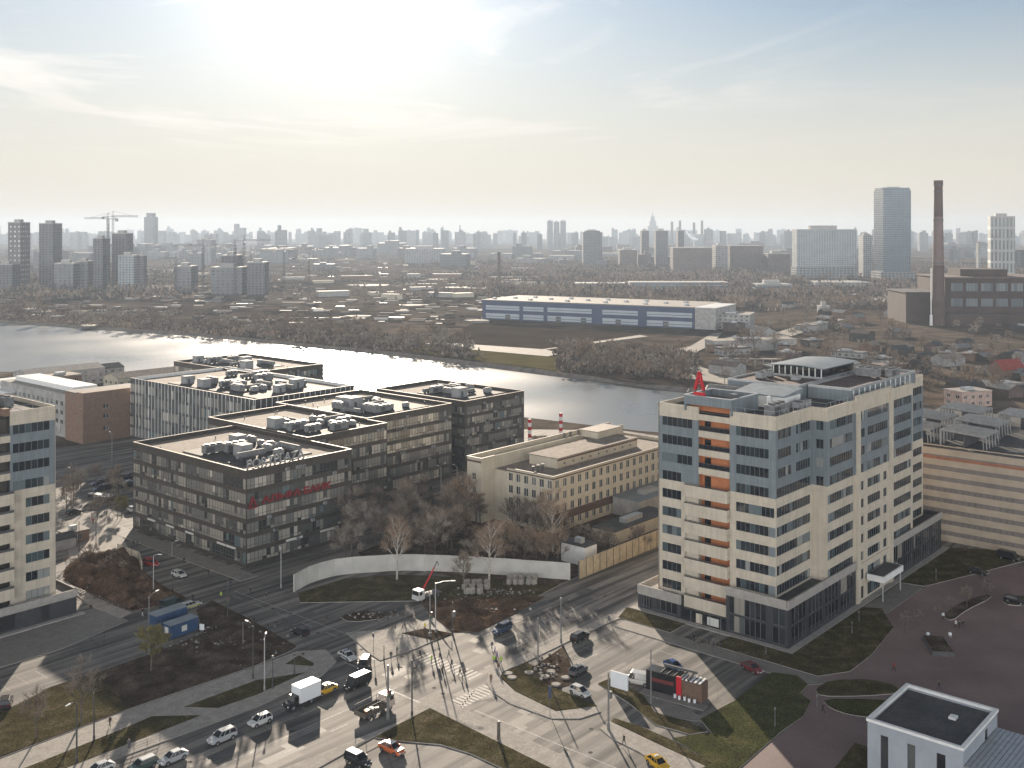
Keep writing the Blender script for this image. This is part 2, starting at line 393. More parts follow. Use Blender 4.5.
def window(parent, o, d, n, rect, panes, g, fr, inset=.12, bar=.07, transom=None, name='window', bias=None):
    s0, s1, z0, z1 = rect
    w = MB(); P = lambda a, t, z: (o[0] + d[0] * a + n[0] * t, o[1] + d[1] * a + n[1] * t, z)
    flip = d[0] * n[1] - d[1] * n[0] < 0
    st = (s1 - s0) / panes
    zz = [z0, z1] if not transom else [z0, z0 + (z1 - z0) * transom, z1]
    run = random.random()
    for i in range(panes):
        a, b = s0 + i * st, s0 + (i + 1) * st
        if random.random() < .45: run = random.random()
        for j in range(len(zz) - 1):
            q = [P(a, -inset, zz[j]), P(b, -inset, zz[j]), P(b, -inset, zz[j + 1]), P(a, -inset, zz[j + 1])]
            if flip is False: q = q[::-1]
            rv = run if random.random() < .8 else random.random()
            if bias: rv = bias(rv)
            w.face(q, g, max(.001, rv))
    for i in range(panes + 1):
        a = s0 + i * st
        w.obox(o, d, n, max(s0, a - bar / 2), min(s1, a + bar / 2), -inset - .05, -inset + .05, z0, z1, fr)
    for z in zz:
        w.obox(o, d, n, s0, s1, -inset - .04, -inset + .06, max(z0, z - bar / 2), min(z1, z + bar / 2), fr)
    return w.build(name, parent)

# ------------------------------------------------------------------ sky, sun, haze, camera
SAZ, SEL = R(-9.5), R(14.2)
SD = Vector((math.sin(SAZ) * math.cos(SEL), math.cos(SAZ) * math.cos(SEL), math.sin(SEL)))
def world():
    w = bpy.data.worlds.new('World'); sc.world = w; w.use_nodes = True
    nt = w.node_tree; N, L = nt.nodes, nt.links; bg = N['Background']
    sky = N.new('ShaderNodeTexSky'); sky.sky_type = 'NISHITA'; sky.sun_disc = False
    sky.sun_elevation = SEL; sky.sun_rotation = SAZ; sky.altitude = 150; sky.air_density = 1.0; sky.dust_density = .08; sky.ozone_density = 2.2
    tc = N.new('ShaderNodeTexCoord'); sp = N.new('ShaderNodeSeparateXYZ'); L.new(tc.outputs['Generated'], sp.inputs[0])
    def mth(op, a, b=None):
        n = N.new('ShaderNodeMath'); n.operation = op
        for i, x in enumerate((a, b)):
            if x is None: continue
            if isinstance(x, (int, float)): n.inputs[i].default_value = x
            else: L.new(x, n.inputs[i])
        return n.outputs[0]
    z = mth('MAXIMUM', sp.outputs['Z'], .02)
    cb = N.new('ShaderNodeCombineXYZ'); L.new(mth('DIVIDE', sp.outputs['X'], z), cb.inputs[0]); L.new(mth('MULTIPLY', mth('DIVIDE', sp.outputs['Y'], z), 1.0), cb.inputs[1])
    mp = N.new('ShaderNodeMapping'); mp.inputs['Scale'].default_value = (.34, .2, 1); mp.inputs['Rotation'].default_value = (0, 0, R(25)); mp.inputs['Location'].default_value = (1.3, .4, 0)
    L.new(cb.outputs[0], mp.inputs[0])
    nz = N.new('ShaderNodeTexNoise'); nz.inputs['Scale'].default_value = 1.0; nz.inputs['Detail'].default_value = 9; nz.inputs['Roughness'].default_value = .58; nz.inputs['Distortion'].default_value = 1.4
    L.new(mp.outputs[0], nz.inputs['Vector'])
    r = ramp(N, [(.49, (0, 0, 0)), (.67, (1, 1, 1))]); L.new(nz.outputs['Fac'], r.inputs['Fac'])
    # thin cloud: a desaturated, brighter sky
    dt = N.new('ShaderNodeVectorMath'); dt.operation = 'DOT_PRODUCT'; L.new(tc.outputs['Generated'], dt.inputs[0]); dt.inputs[1].default_value = SD
    d = mth('MAXIMUM', dt.outputs['Value'], 0.)
    glow = mth('ADD', mth('MULTIPLY', mth('POWER', d, 160.), SKY['g1']), mth('ADD', mth('MULTIPLY', mth('POWER', d, 30.), SKY['g2']), mth('MULTIPLY', mth('POWER', d, 7.), SKY['g3'])))
    gc = N.new('ShaderNodeMix'); gc.data_type = 'RGBA'; gc.blend_type = 'MULTIPLY'; gc.inputs['Factor'].default_value = 1
    gc.inputs['A'].default_value = (1, .93, .82, 1); gcv = N.new('ShaderNodeCombineXYZ')
    for i in range(3): L.new(glow, gcv.inputs[i])
    L.new(gcv.outputs[0], gc.inputs['B'])
    bw = N.new('ShaderNodeRGBToBW'); L.new(sky.outputs[0], bw.inputs[0])
    cl = N.new('ShaderNodeCombineXYZ'); v = mth('ADD', mth('MULTIPLY', bw.outputs[0], 1.15), SKY['cadd'])
    L.new(mth('MULTIPLY', v, 1.0), cl.inputs[0]); L.new(mth('MULTIPLY', v, .97), cl.inputs[1]); L.new(mth('MULTIPLY', v, .93), cl.inputs[2])
    fade = N.new('ShaderNodeMapRange'); fade.interpolation_type = 'SMOOTHSTEP'; fade.inputs['From Min'].default_value = .05; fade.inputs['From Max'].default_value = .12; L.new(sp.outputs['Z'], fade.inputs['Value'])
    side = N.new('ShaderNodeMapRange'); side.inputs['From Min'].default_value = .3; side.inputs['From Max'].default_value = -.1; L.new(sp.outputs['X'], side.inputs['Value'])
    fac = mth('MULTIPLY', mth('ADD', mth('MULTIPLY', mth('MULTIPLY', r.outputs['Color'], fade.outputs[0]), SKY['camt']), SKY['veil']), mth('ADD', mth('MULTIPLY', side.outputs[0], .85), .15))
    mx = N.new('ShaderNodeMix'); mx.data_type = 'RGBA'; L.new(fac, mx.inputs['Factor']); L.new(sky.outputs[0], mx.inputs['A']); L.new(cl.outputs[0], mx.inputs['B'])
    ad = N.new('ShaderNodeMix'); ad.data_type = 'RGBA'; ad.blend_type = 'ADD'; ad.inputs['Factor'].default_value = 1
    L.new(mx.outputs['Result'], ad.inputs['A']); L.new(gc.outputs['Result'], ad.inputs['B'])
    # pale air towards the horizon, and light added behind the camera to lift facades
    def vscale(vec, k, col=None):
        n = N.new('ShaderNodeVectorMath'); n.operation = 'SCALE'; L.new(vec, n.inputs[0])
        if isinstance(k, (int, float)): n.inputs['Scale'].default_value = k
        else: L.new(k, n.inputs['Scale'])
        return n.outputs[0]
    def rng(src, a, b):
        n = N.new('ShaderNodeMapRange'); n.interpolation_type = 'SMOOTHSTEP'; n.inputs['From Min'].default_value = a; n.inputs['From Max'].default_value = b; L.new(src, n.inputs['Value']); return n.outputs[0]
    bw2 = N.new('ShaderNodeRGBToBW'); L.new(ad.outputs['Result'], bw2.inputs[0])
    def grey(c, k):
        n = N.new('ShaderNodeCombineXYZ')
        for i in range(3): L.new(mth('MULTIPLY', bw2.outputs[0], c[i] * k), n.inputs[i])
        return n.outputs[0]
    k = 1 / (SKY['str'] * SKY['mul'] * 2 ** EXPO)
    m1 = N.new('ShaderNodeMix'); m1.data_type = 'RGBA'; L.new(mth('MULTIPLY', rng(sp.outputs['Z'], .27, .0), SKY['air']), m1.inputs['Factor']); L.new(ad.outputs['Result'], m1.inputs['A']); m1.inputs['B'].default_value = (.8 * k, .73 * k, .64 * k, 1)
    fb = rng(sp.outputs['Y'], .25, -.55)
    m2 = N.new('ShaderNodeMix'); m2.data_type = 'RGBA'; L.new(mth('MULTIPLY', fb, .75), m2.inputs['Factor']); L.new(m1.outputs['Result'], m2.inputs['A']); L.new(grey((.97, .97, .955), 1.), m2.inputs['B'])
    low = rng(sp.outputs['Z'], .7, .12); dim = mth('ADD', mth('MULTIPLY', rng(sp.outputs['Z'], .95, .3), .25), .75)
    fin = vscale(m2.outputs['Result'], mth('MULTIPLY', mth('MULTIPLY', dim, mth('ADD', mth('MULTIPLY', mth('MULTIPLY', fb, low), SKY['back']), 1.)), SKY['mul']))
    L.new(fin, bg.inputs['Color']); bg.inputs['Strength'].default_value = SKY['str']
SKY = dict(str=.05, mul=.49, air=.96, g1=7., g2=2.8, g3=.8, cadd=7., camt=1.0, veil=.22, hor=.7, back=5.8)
EXPO = 1.77
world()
sl = bpy.data.lights.new('sun', 'SUN'); sl.energy = 3.2; sl.angle = R(.5); sl.color = (1, .85, .68)
so = link('sun', sl); so.rotation_euler = SD.to_track_quat('Z', 'Y').to_euler(); so.location = (0, 0, 400)
cam = bpy.data.cameras.new('camera'); co = link('camera', cam); co.location = (0, 0, H); co.rotation_euler = (R(90), 0, 0)
cam.sensor_width = 36; cam.lens = 36 * F / 1024; cam.shift_y = -(384 - HY) / 1024; cam.clip_end = 30000; cam.clip_start = .5
sc.camera = co
sc.view_settings.view_transform = 'Standard'; sc.view_settings.look = 'None'; sc.view_settings.gamma = 1; sc.view_settings.exposure = EXPO
cy = sc.cycles; cy.use_denoising = True; cy.max_bounces = 5; cy.diffuse_bounces = 2; cy.glossy_bounces = 2; cy.volume_bounces = 0; cy.transmission_bounces = 2
cy.sample_clamp_indirect = 4; cy.use_adaptive_sampling = True; cy.adaptive_threshold = .02
try: cy.denoiser = 'OPENIMAGEDENOISE'
except Exception: pass
def haze():
    mb = MB(); m = bpy.data.materials.new('haze_air'); m.use_nodes = True; nt = m.node_tree
    nt.nodes.remove(nt.nodes['Principled BSDF'])
    pv = nt.nodes.new('ShaderNodeVolumePrincipled'); pv.inputs['Density'].default_value = 1.15e-4; pv.inputs['Anisotropy'].default_value = .32
    pv.inputs['Color'].default_value = (.40, .485, .6, 1)
    nt.links.new(pv.outputs[0], nt.nodes['Material Output'].inputs['Volume'])
    mb.box(-7000, 7000, -700, 9500, -7, 172, m)
    tag(mb.build('haze'), kind='stuff')
haze()

# ------------------------------------------------------------------ ground, river, roads, pavements
def ab(px, py, z=0.):
    p = G(px, py, z); dx, dy = p.x - O[0], p.y - O[1]
    return (dx * U[0] + dy * U[1], dx * V[0] + dy * V[1])
def gridobj(name, mb):
    o = mb.build(name); o.location = (O[0], O[1], 0); o.rotation_euler = (0, 0, UA); tag(o, kind='structure'); return o
def smooth_poly(pts, it=1):
    for _ in range(it):
        q = []
        for i in range(len(pts)):
            a, b = pts[i], pts[(i + 1) % len(pts)]
            q += [(a[0] * .78 + b[0] * .22, a[1] * .78 + b[1] * .22), (a[0] * .22 + b[0] * .78, a[1] * .22 + b[1] * .78)]
        pts = q
    return pts
def patch(name, pxs, z0, h, m, sm=0, kerb=None, isab=False):
    poly = [p if isab else ab(*p) for p in pxs]
    if sm: poly = smooth_poly(poly, sm)
    mb = MB(); mb.prism(poly, z0, z0 + h, m, kerb or m); return gridobj(name, mb)

far_shore = [(-3433, 3127), (-455, 933), (-242, 815), (-73, 686), (48, 571), (90, 532), (128, 508), (152, 498)]
near_shore = [(170, 470), (160, 440), (112, 392), (51, 418), (-90, 512), (-205, 588), (-312, 594), (-3354, 2905)]
gm = MB()
B = 9000.
ring_near = [(-6900, -650), (6900, -650), (6900, 455)] + near_shore + [(-6900, 5480)]
ring_far = [(-6900, 9400), (-6900, 5700)] + far_shore + [near_shore[0], (6900, 455), (6900, 9400)]
gm.prism(ring_near, 0, 0, M['far']); gm.prism(ring_far, 0, 0, M['far'])
structure('ground', gm)
wm = MB(); wm.prism([(-6900, 5480)] + [(-6900, 5700)] + far_shore + near_shore, -2.0, -2.0, M['water']); structure('river', wm)
bk = MB(); shore = far_shore + near_shore
M['stone'] = mat('embankment_stone', (.16, .14, .12), .9, .3, .2)
for i in range(len(shore) - 1):
    a, b = Vector(shore[i]), Vector(shore[i + 1]); n = Vector((b - a)); n = Vector((n.y, -n.x)).normalized() * 4
    k = 6
    for j in range(k):
        p, q = a.lerp(b, j / k), a.lerp(b, (j + 1) / k)
        bk.face([(p.x, p.y, .02), (q.x, q.y, .02), (q.x + n.x * -1 * -1, q.y + n.y, -2.6), (p.x + n.x, p.y + n.y, -2.6)], M['stone'])
structure('river_bank', bk)

patch('road', [(-260, -190), (160, -190), (160, 150), (60, 280), (-260, 320)], .004, 0, M['asphalt'], isab=True)
# pavements (kerb 0.12 m), lawns a little above them
KW, KP, KC = M['kerbwalk'], M['walkpale'], M['apron']
patch('sidewalk', [(486, 683), (489, 673), (525, 655), (560, 638), (600, 619), (640, 599), (652, 598), (656, 605), (640, 611), (604, 625), (566, 643), (527, 662), (503, 672), (500, 678), (515, 692), (556, 712), (597, 707), (601, 712), (580, 719), (552, 719), (510, 704), (492, 692)], .004, .12, KP, 0, KC)
patch('lawn', [(504, 673), (527, 663), (534, 667), (528, 674), (556, 689), (597, 706.5), (556, 711), (515, 691), (501, 678)], .004, .16, M['grass'])
patch('paved_yard', [(534, 667), (564, 646), (572, 668), (574, 684), (556, 689), (528, 674)], .004, .06, M['dirt'])
patch('sidewalk', [(600, 729), (608, 721), (625, 729), (650, 741), (708, 768), (760, 800), (700, 800), (640, 753), (612, 739)], .004, .12, KP, 0, KC)
patch('lawn', [(614, 719), (640, 727), (668, 739), (712, 764), (706, 767), (650, 740), (625, 728), (611, 722)], .004, .15, M['grass'])
patch('verge', [(598, 684), (610, 679), (642, 694), (655, 713), (690, 723), (708, 732), (690, 735), (655, 725), (628, 703)], .004, .14, M['grass'], 0, KC)
patch('sidewalk', [(655, 713), (642, 694), (648, 692), (700, 716), (735, 700), (741, 704), (708, 722), (690, 721)], .004, .1, KW)
patch('lawn', [(700, 720), (735, 701), (772, 673), (797, 676), (808, 685), (800, 694), (811, 702), (803, 717), (780, 733), (736, 772), (712, 790), (690, 775), (712, 764), (672, 739), (690, 736), (712, 734)], .004, .15, M['grassgreen'], 0, KC)
patch('sidewalk', [(-12, 32), (-8, 32), (-8, -13), (-12, -10)], .004, .12, KW, 0, KC, True)
patch('lawn', [(-7.6, 21.5), (-1.6, 21.5), (-1.6, 34.5), (-1.6, 36), (-7.6, 34)], .004, .15, M['grass'], 0, KC, True)
patch('lawn', [(-7.6, -9.5), (-1.6, -1.6), (31, -1.6), (33, -5), (24, -11), (8, -13), (-2, -13)], .004, .15, M['grass'], 0, KC, True)
patch('lawn', [(-7.6, -9.5), (-7.6, 11.5), (-1.6, 11.5), (-1.6, -1.6)], .004, .15, M['grass'], 0, KC, True)
patch('lawn', [(52, -1.6), (86, -1.6), (93, -14), (88, -19), (70, -13), (53, -7)], .004, .15, M['grass'], 0, KC, True)
patch('sidewalk', [(-1.5, 35.3), (-1.5, -1.5), (86, -1.5), (86, 0), (84, .02), (.02, .02), (.02, 35.3)], .004, .2, KC, 0, None, True)
patch('plaza', [(800, 679), (815, 674), (850, 650), (885, 612), (900, 600), (935, 583), (985, 568), (1040, 566), (1330, 640), (1330, 900), (1024, 1000), (736, 772), (803, 717), (811, 702), (800, 694), (808, 685)], .004, .05, M['plaza'])
patch('forecourt', [(31, -2), (52, -2), (52, -7), (31, -7)], .05, .1, KW, 0, None, True)
patch('planting_bed', [(815, 690), (830, 681), (870, 680), (895, 686), (901, 694), (860, 697), (820, 697)], .05, .15, M['grass'], 1, KC)
patch('planting_bed', [(822, 700), (870, 700), (906, 703), (900, 712), (880, 719), (850, 716), (830, 709)], .05, .15, M['grassgreen'], 1, KC)
patch('planting_bed', [(830, 775), (855, 744), (872, 750), (872, 775)], .05, .15, M['grass'], 0, KC)
patch('planting_bed', [(942, 617), (957, 605), (986, 595), (993, 598), (966, 611), (952, 622)], .05, .2, M['dirt'], 1, KC)
patch('planting_bed', [(1000, 600), (1024, 596), (1040, 604), (1010, 607)], .05, .2, M['grass'], 1, KC)
# south triangle
patch('sidewalk', [(286, 768), (400, 722), (430, 697), (441, 698), (588, 768), (640, 792), (585, 787), (430, 708.5), (375, 737), (312, 772), (200, 830), (170, 815)], .004, .12, KP, 0, KC)
patch('lawn', [(430, 709), (549, 768), (600, 792), (520, 778), (500, 768), (470, 754), (440, 745), (405, 742), (388, 740), (375, 738)], .004, .15, M['grass'], 0, KC)
# west side pavements
patch('sidewalk', [(-120, 795), (0, 760), (128, 711), (256, 667), (296, 652), (326, 650), (337, 662), (322, 677), (290, 692), (256, 708), (107, 763), (30, 792), (-120, 850)], .004, .12, KP, 0, KC)
patch('lawn', [(27, 768), (134, 725), (152, 717), (202, 716), (61, 771), (-40, 806), (-60, 796)], .004, .15, M['grass'], 0, KC)
patch('lawn', [(183, 708), (256, 681), (306, 673), (256, 696), (218, 709)], .004, .15, M['grass'], 0, KC)
patch('lawn', [(285, 665), (299, 656), (314, 664), (313, 667)], .004, .15, M['grass'], 0, KC)
patch('lawn', [(-120, 790), (0, 758.5), (128, 710), (256, 666), (292, 651), (297, 647), (285, 640), (250, 620), (212, 601), (196, 611), (204, 634), (150, 655), (100, 672), (50, 688), (20, 704), (0, 713), (-120, 745)], .004, .16, M['dirt'], 0, KC)
patch('lawn', [(-120, 788), (0, 757), (100, 719.5), (128, 709), (110, 690), (96, 678), (50, 689), (20, 705), (0, 714), (-120, 746)], .17, .02, M['grass'])
patch('excavated_mound', [(62, 580), (66, 566), (82, 557), (110, 551), (137, 553), (141, 570), (165, 588), (192, 601), (150, 607), (128, 612), (100, 600)], .004, .16, M['dirtred'], 1)
patch('path', [(60, 583), (64, 577), (100, 600), (132, 613), (120, 619), (90, 606)], .004, .13, KP, 0, KC)
patch('sidewalk', [(78, 612), (108, 612), (128, 621), (60, 650), (0, 668), (-60, 684), (-60, 668), (0, 640), (76, 616)], .004, .12, KW, 0, KC)
patch('traffic_island', [(346, 633), (400, 629), (452, 633), (416, 649), (380, 661), (371, 655)], .004, .12, KP, 0, KC)
patch('verge', [(402, 634), (425, 629), (452, 634), (434, 641)], .124, .05, M['dirt'])
patch('verge', [(298, 594), (345, 579), (400, 575), (500, 579.5), (560, 585), (535, 598), (430, 601), (300, 603)], .004, .12, M['grass'], 0, KC)
patch('dug_ground', [(420, 601), (520, 597), (545, 597), (512, 615), (478, 632), (452, 632), (430, 614)], .004, .14, M['dirtred'], 0)
patch('verge', [(338, 616), (372, 610), (390, 618), (350, 623)], .004, .12, M['dirt'], 1, KC)
patch('sidewalk', [(-45.5, 112), (-40.6, 112), (-40.6, 176), (-45.5, 176)], .004, .13, KW, 0, KC, True)
patch('yard', [(-8, 56.2), (70, 56.2), (70, 110), (20, 112), (-14, 108), (-20, 93), (-13, 86)], .004, .1, M['dirt'], 0, None, True)
patch('sunlit_pavement', [(64, 535), (95, 515), (118, 528), (130, 552), (100, 552), (70, 560)], .004, .1, KP)
def relief(name, pxs, m, hmax, step=.8, z0=.12, seed=0, kind='structure'):
    from mathutils import noise
    poly = [Vector(ab(*p)) for p in pxs]; xs = [p.x for p in poly]; ys = [p.y for p in poly]; mb = MB(); k = mb.mi(m)
    def inside(q):
        c = False; n = len(poly)
        for i in range(n):
            a, b = poly[i], poly[(i + 1) % n]
            if (a.y > q.y) != (b.y > q.y) and q.x < (b.x - a.x) * (q.y - a.y) / (b.y - a.y) + a.x: c = not c
        return c
    def dist(q):
        d = 99
        for i in range(len(poly)):
            a, b = poly[i], poly[(i + 1) % len(poly)]; e = b - a; t = max(0, min(1, (q - a).dot(e) / max(1e-6, e.dot(e)))); d = min(d, (a + e * t - q).length)
        return d
    idx = {}; nx = int((max(xs) - min(xs)) / step) + 1; ny = int((max(ys) - min(ys)) / step) + 1
    for i in range(nx + 1):
        for j in range(ny + 1):
            q = Vector((min(xs) + i * step, min(ys) + j * step))
            if inside(q):
                f = min(1, dist(q) / 3.); h = hmax * f * max(0, .35 + noise.noise(Vector((q.x * .22, q.y * .22, seed))) + .5 * noise.noise(Vector((q.x * .7, q.y * .7, seed + 5))))
                idx[i, j] = len(mb.v); mb.v.append((q.x + random.uniform(-.2, .2) * step, q.y + random.uniform(-.2, .2) * step, z0 + h))
    for (i, j) in list(idx):
        c = [(i, j), (i + 1, j), (i + 1, j + 1), (i, j + 1)]
        if all(e in idx for e in c): mb.f.append(tuple(idx[e] for e in c)); mb.m.append(k); mb.r.append(0)
    o = mb.build(name, None, True); o.location = (O[0], O[1], 0); o.rotation_euler = (0, 0, UA); tag(o, kind=kind); return o
relief('excavated_mound', [(62, 580), (66, 566), (82, 557), (110, 551), (137, 553), (141, 570), (165, 588), (192, 601), (150, 607), (128, 612), (100, 600)], M['dirtred'], 2.6, .8, .17, 3)
relief('dug_ground', [(422, 601), (520, 597.5), (543, 597.5), (512, 614), (478, 631), (452, 631), (431, 614)], M['dirtred'], 1.5, .6, .15, 9)
relief('rough_ground', [(285, 641), (250, 621), (212, 602), (197, 611), (206, 634), (152, 656), (104, 673), (118, 690), (134, 706), (256, 665), (291, 650), (296, 647)], M['dirt'], .75, .7, .17, 14)
rub = MB(); rr_ = random.Random(77)
for (cx, cy, sx, sy, n) in ((480, 606, 42, 8, 260), (110, 582, 40, 20, 160), (225, 640, 55, 22, 220), (380, 615, 40, 5, 70), (548, 668, 14, 12, 60), (495, 592, 40, 5, 120)):
    for i in range(n):
        p = G(cx + rr_.gauss(0, sx * .45), cy + rr_.gauss(0, sy * .45), .2); r = rr_.uniform(.08, .34); mm_ = rr_.choice((M['walkpale'], M['kerbwalk'], M['bark'], M['dirt'], M['dirtred']))
        q = [Vector((rr_.uniform(.5, 1) * r * x, rr_.uniform(.5, 1) * r * y, rr_.uniform(.4, .8) * r * z)) + p for z in (-1, 1) for x, y in ((-1, -1), (1, -1), (1, 1), (-1, 1))]
        rub.hexa(q, mm_)
tag(rub.build('rubble'), kind='stuff')
M['patchdark'] = mat('asphalt_patch', (.085, .083, .082), .7, .2, .5, noise2=(3, .3)); M['patchpale'] = mat('asphalt_worn', (.15, .138, .125), .75, .2, .5, noise2=(3, .3)); M['iron'] = mat('manhole_iron', (.05, .048, .046), .9, .2, 3, spec=.1)
pm_ = MB(); pr_ = random.Random(31)
for i in range(90):
    a = pr_.uniform(-130, 5); b = pr_.uniform(37, 52)
    if i % 3 == 0: a, b = pr_.uniform(-60, -52), pr_.uniform(-40, 110)
    elif i % 5 == 0: a, b = pr_.uniform(-42, 0), pr_.uniform(12, 30)
    w, h = pr_.uniform(1, 9), pr_.uniform(.6, 2.6); z = .006 + i * .00004
    pm_.face([(a, b, z), (a + w, b + pr_.uniform(-.2, .2), z), (a + w, b + h, z), (a + pr_.uniform(-.3, .3), b + h, z)], M['patchdark'] if pr_.random() < .6 else M['patchpale'])
for i in range(26):
    a, b = (pr_.uniform(-130, 5), pr_.uniform(38, 52)) if i % 2 else (pr_.uniform(-60, -50), pr_.uniform(-30, 100)); pm_.cyl((a, b, .0), (a, b, .0105), .38, .38, M['iron'], 10)
gridobj('road_patches', pm_)
# road paint
lm = MB()
def stripe(p, q, w, z=.012):
    a, b = Vector(p), Vector(q); n = (b - a).normalized(); n = Vector((-n.y, n.x)) * w / 2
    lm.face([(a.x - n.x, a.y - n.y, z), (b.x - n.x, b.y - n.y, z), (b.x + n.x, b.y + n.y, z), (a.x + n.x, a.y + n.y, z)], M['line'])
for b in (40.2, 44.2, 48.4):
    for k in range(22):
        a = -150 + k * 9.
        if -64 < a < -40: continue
        if b == 44.2: stripe((a, b), (a + 8.99, b), .2)
        else: stripe((a, b), (a + 3.5, b), .2)
for k in range(14):                                            # faded zebra crossings
    stripe((-49.5, 37 + k * 1.05), (-46, 37 + k * 1.05), .5)
for k in range(12):
    stripe((-60 + k * .95, 30), (-60 + k * .95, 33.5), .48)
for k in range(13): stripe((-59 + k * 1.1, 56), (-59 + k * 1.1, 59.5), .5)
stripe((-57.5, -60), (-57.5, 28), .2); stripe((-52.3, 33), (-63.5, 28.4), .3); stripe((-61.5, 37), (-61.5, 44), .4)
stripe((-50, 62), (-50, 108), .2); stripe((-44, 56), (-44, 64), .3)
for k in range(5): stripe((-52 + .0 * k, 70 + 8 * k), (-52, 73.5 + 8 * k), .2)
for s in range(9): stripe((-40 + s * 5.2, 31.5), (-40 + s * 5.2, 26.5), .12)       # car park bays by the tower
for s in range(8): stripe((-32 + s * 5.2, 14), (-32 + s * 5.2, 19), .12)
stripe((-42, 26.5), (6, 26.5), .12)
for s in range(10): stripe((-124 + s * 3.3, 84), (-124 + s * 3.3, 78.5), .12)
for s in range(10): stripe((-128 + s * 3.3, 99), (-128 + s * 3.3, 94), .12)
for s in range(5): stripe((83 + s * 3.2, -19), (83 + s * 3.2, -25), .12)
gridobj('road_markings', lm)
# far side patches
def fpatch(name, pxs, m, h=.25):
    mb = MB(); mb.prism([tuple(G(*p)[:2]) for p in pxs], .02, h, m); return structure(name, mb)
M['palepath'] = mat('pale_concrete', (.22, .2, .17), .85, .15, .1, noise2=(.5, .3))
M['field'] = grass_mat('dry_field', (.07, .053, .043), (.09, .07, .055), (.115, .092, .073), .03)
fpatch('embankment_slope', [(410, 351), (440, 346), (520, 353), (556, 358), (556, 371), (480, 361)], M['embank'], .3)
fpatch('quay_path', [(425, 344), (450, 343.5), (545, 350), (560, 354), (548, 357), (470, 350)], M['palepath'], .45)
fpatch('field', [(440, 342), (470, 325), (490, 323), (640, 335), (640, 337), (555, 349), (540, 350)], M['field'], .3)
fpatch('access_track', [(535, 351), (548, 350), (648, 337), (640, 335.5)], M['palepath'], .5)
fpatch('waterside_scrub', [(556, 371), (562, 357), (600, 348), (640, 343), (660, 350), (652, 365), (690, 387), (640, 383)], M['scrubsoil'], .3)
fpatch('curved_road', [(652, 366), (657, 356), (672, 350), (690, 347), (712, 334), (722, 333), (712, 345), (698, 352), (690, 358), (696, 366), (720, 374), (760, 384), (760, 392), (715, 383), (670, 376)], M['palepath'], .5)
fpatch('highway', [(735, 345), (800, 326), (838, 318), (850, 318), (812, 330), (745, 352)], M['palepath'], .5)
fpatch('highway', [(870, 300), (900, 288), (960, 292), (960, 296), (905, 294), (880, 306)], M['palepath'], .5)
rnd = random.Random(3)
for i in range(70):                                            # pale bare plots and tracks on the wasteland
    px = rnd.uniform(20, 500); py = rnd.uniform(262, 328); w = rnd.uniform(6, 60) * (.5 if i > 26 else 1); h = rnd.uniform(.4, 1.6)
    m = rnd.choice((M['palepath'], M['dirt'], M['scrubsoil'], M['field'], M['dirtred']))
    fpatch('bare_plot', [(px, py), (px + w * .5, py - h * .6), (px + w, py - h * .2), (px + w * .9, py + h * .6), (px + w * .3, py + h)], m, .2 + .02 * i)

db = MB(); rd = random.Random(90)
for i in range(900):
    px = rd.uniform(-5, 560); py = 258 + 66 * rd.random() ** 1.2
    if px < 200 and py > 318: continue
    p = G(px, py); w, d, h = rd.uniform(1.5, 16) * (1.6 if rd.random() < .15 else 1), rd.uniform(1, 6), rd.uniform(.3, 2.6)
    db.box(p.x - w / 2, p.x + w / 2, p.y, p.y + d, .1, h, rd.choice((M['palepath'], M['kerbwalk'], M['dirt'], M['bark'], M['bark'], M['scrubsoil'], M['greyblock'], M['darkmetal'])))
tag(db.build('site_debris'), kind='stuff')
# ------------------------------------------------------------------ roof machinery
def unit_mb(kind, rs):
    mb = MB()
    if kind == 0:
        mb.box(-3, 3, -1.1, 1.1, .4, 2.4, M['hvac']); mb.box(-3.1, 3.1, -1.2, 1.2, 2.4, 2.55, M['hvacw'])
        for x in (-2.5, 0, 2.5): mb.box(x - .1, x + .1, -1, 1, 0, .4, M['darkmetal'])
        for x in (-2, 0, 2): mb.cyl((x, 0, 2.55), (x, 0, 2.85), .7, .75, M['darkmetal'], 10)
        mb.box(-2.8, -.2, -1.13, -1.1, .7, 2.1, M['darkmetal'])
    elif kind == 1:
        mb.cyl((-4, 0, 1.3), (4, 0, 1.3), .8, .8, M['hvac'], 10); mb.cyl((4, 0, 1.3), (4, 1.5, .2), .8, .8, M['hvac'], 8)
        for x in (-3, -1, 1, 3): mb.box(x - .08, x + .08, -.8, .8, 0, .6, M['darkmetal'])
    elif kind == 2:
        mb.box(-2.2, 2.2, -1.8, 1.8, 0, 3.1, M['hvacw']); mb.box(-2.3, 2.3, -1.9, 1.9, 3.1, 3.3, M['hvac'])
        mb.box(-1, 0, -1.83, -1.8, .1, 2.1, M['darkmetal'])
    else:
        mb.box(-1.3, 1.3, -.9, .9, .3, 1.7, M['hvacw'])
        for x in (-.6, .6): mb.cyl((x, 0, 1.7), (x, 0, 1.95), .5, .5, M['darkmetal'], 10)
        mb.box(-1.2, 1.2, -.8, -.7, 0, .3, M['darkmetal']); mb.box(-1.2, 1.2, .7, .8, 0, .3, M['darkmetal'])
    return mb
UNITS = [unit_mb(k, None).data(n) for k, n in enumerate(('air_handler', 'duct', 'plant_cabin', 'condenser'))]
UN = ('air_handler', 'duct', 'plant_cabin', 'condenser')
def put_unit(parent, k, x, y, z, rz=0, s=1.):
    o = link(UN[k], UNITS[k], parent); o.location = (x, y, z); o.rotation_euler = (0, 0, rz); o.scale = (s, s, s)
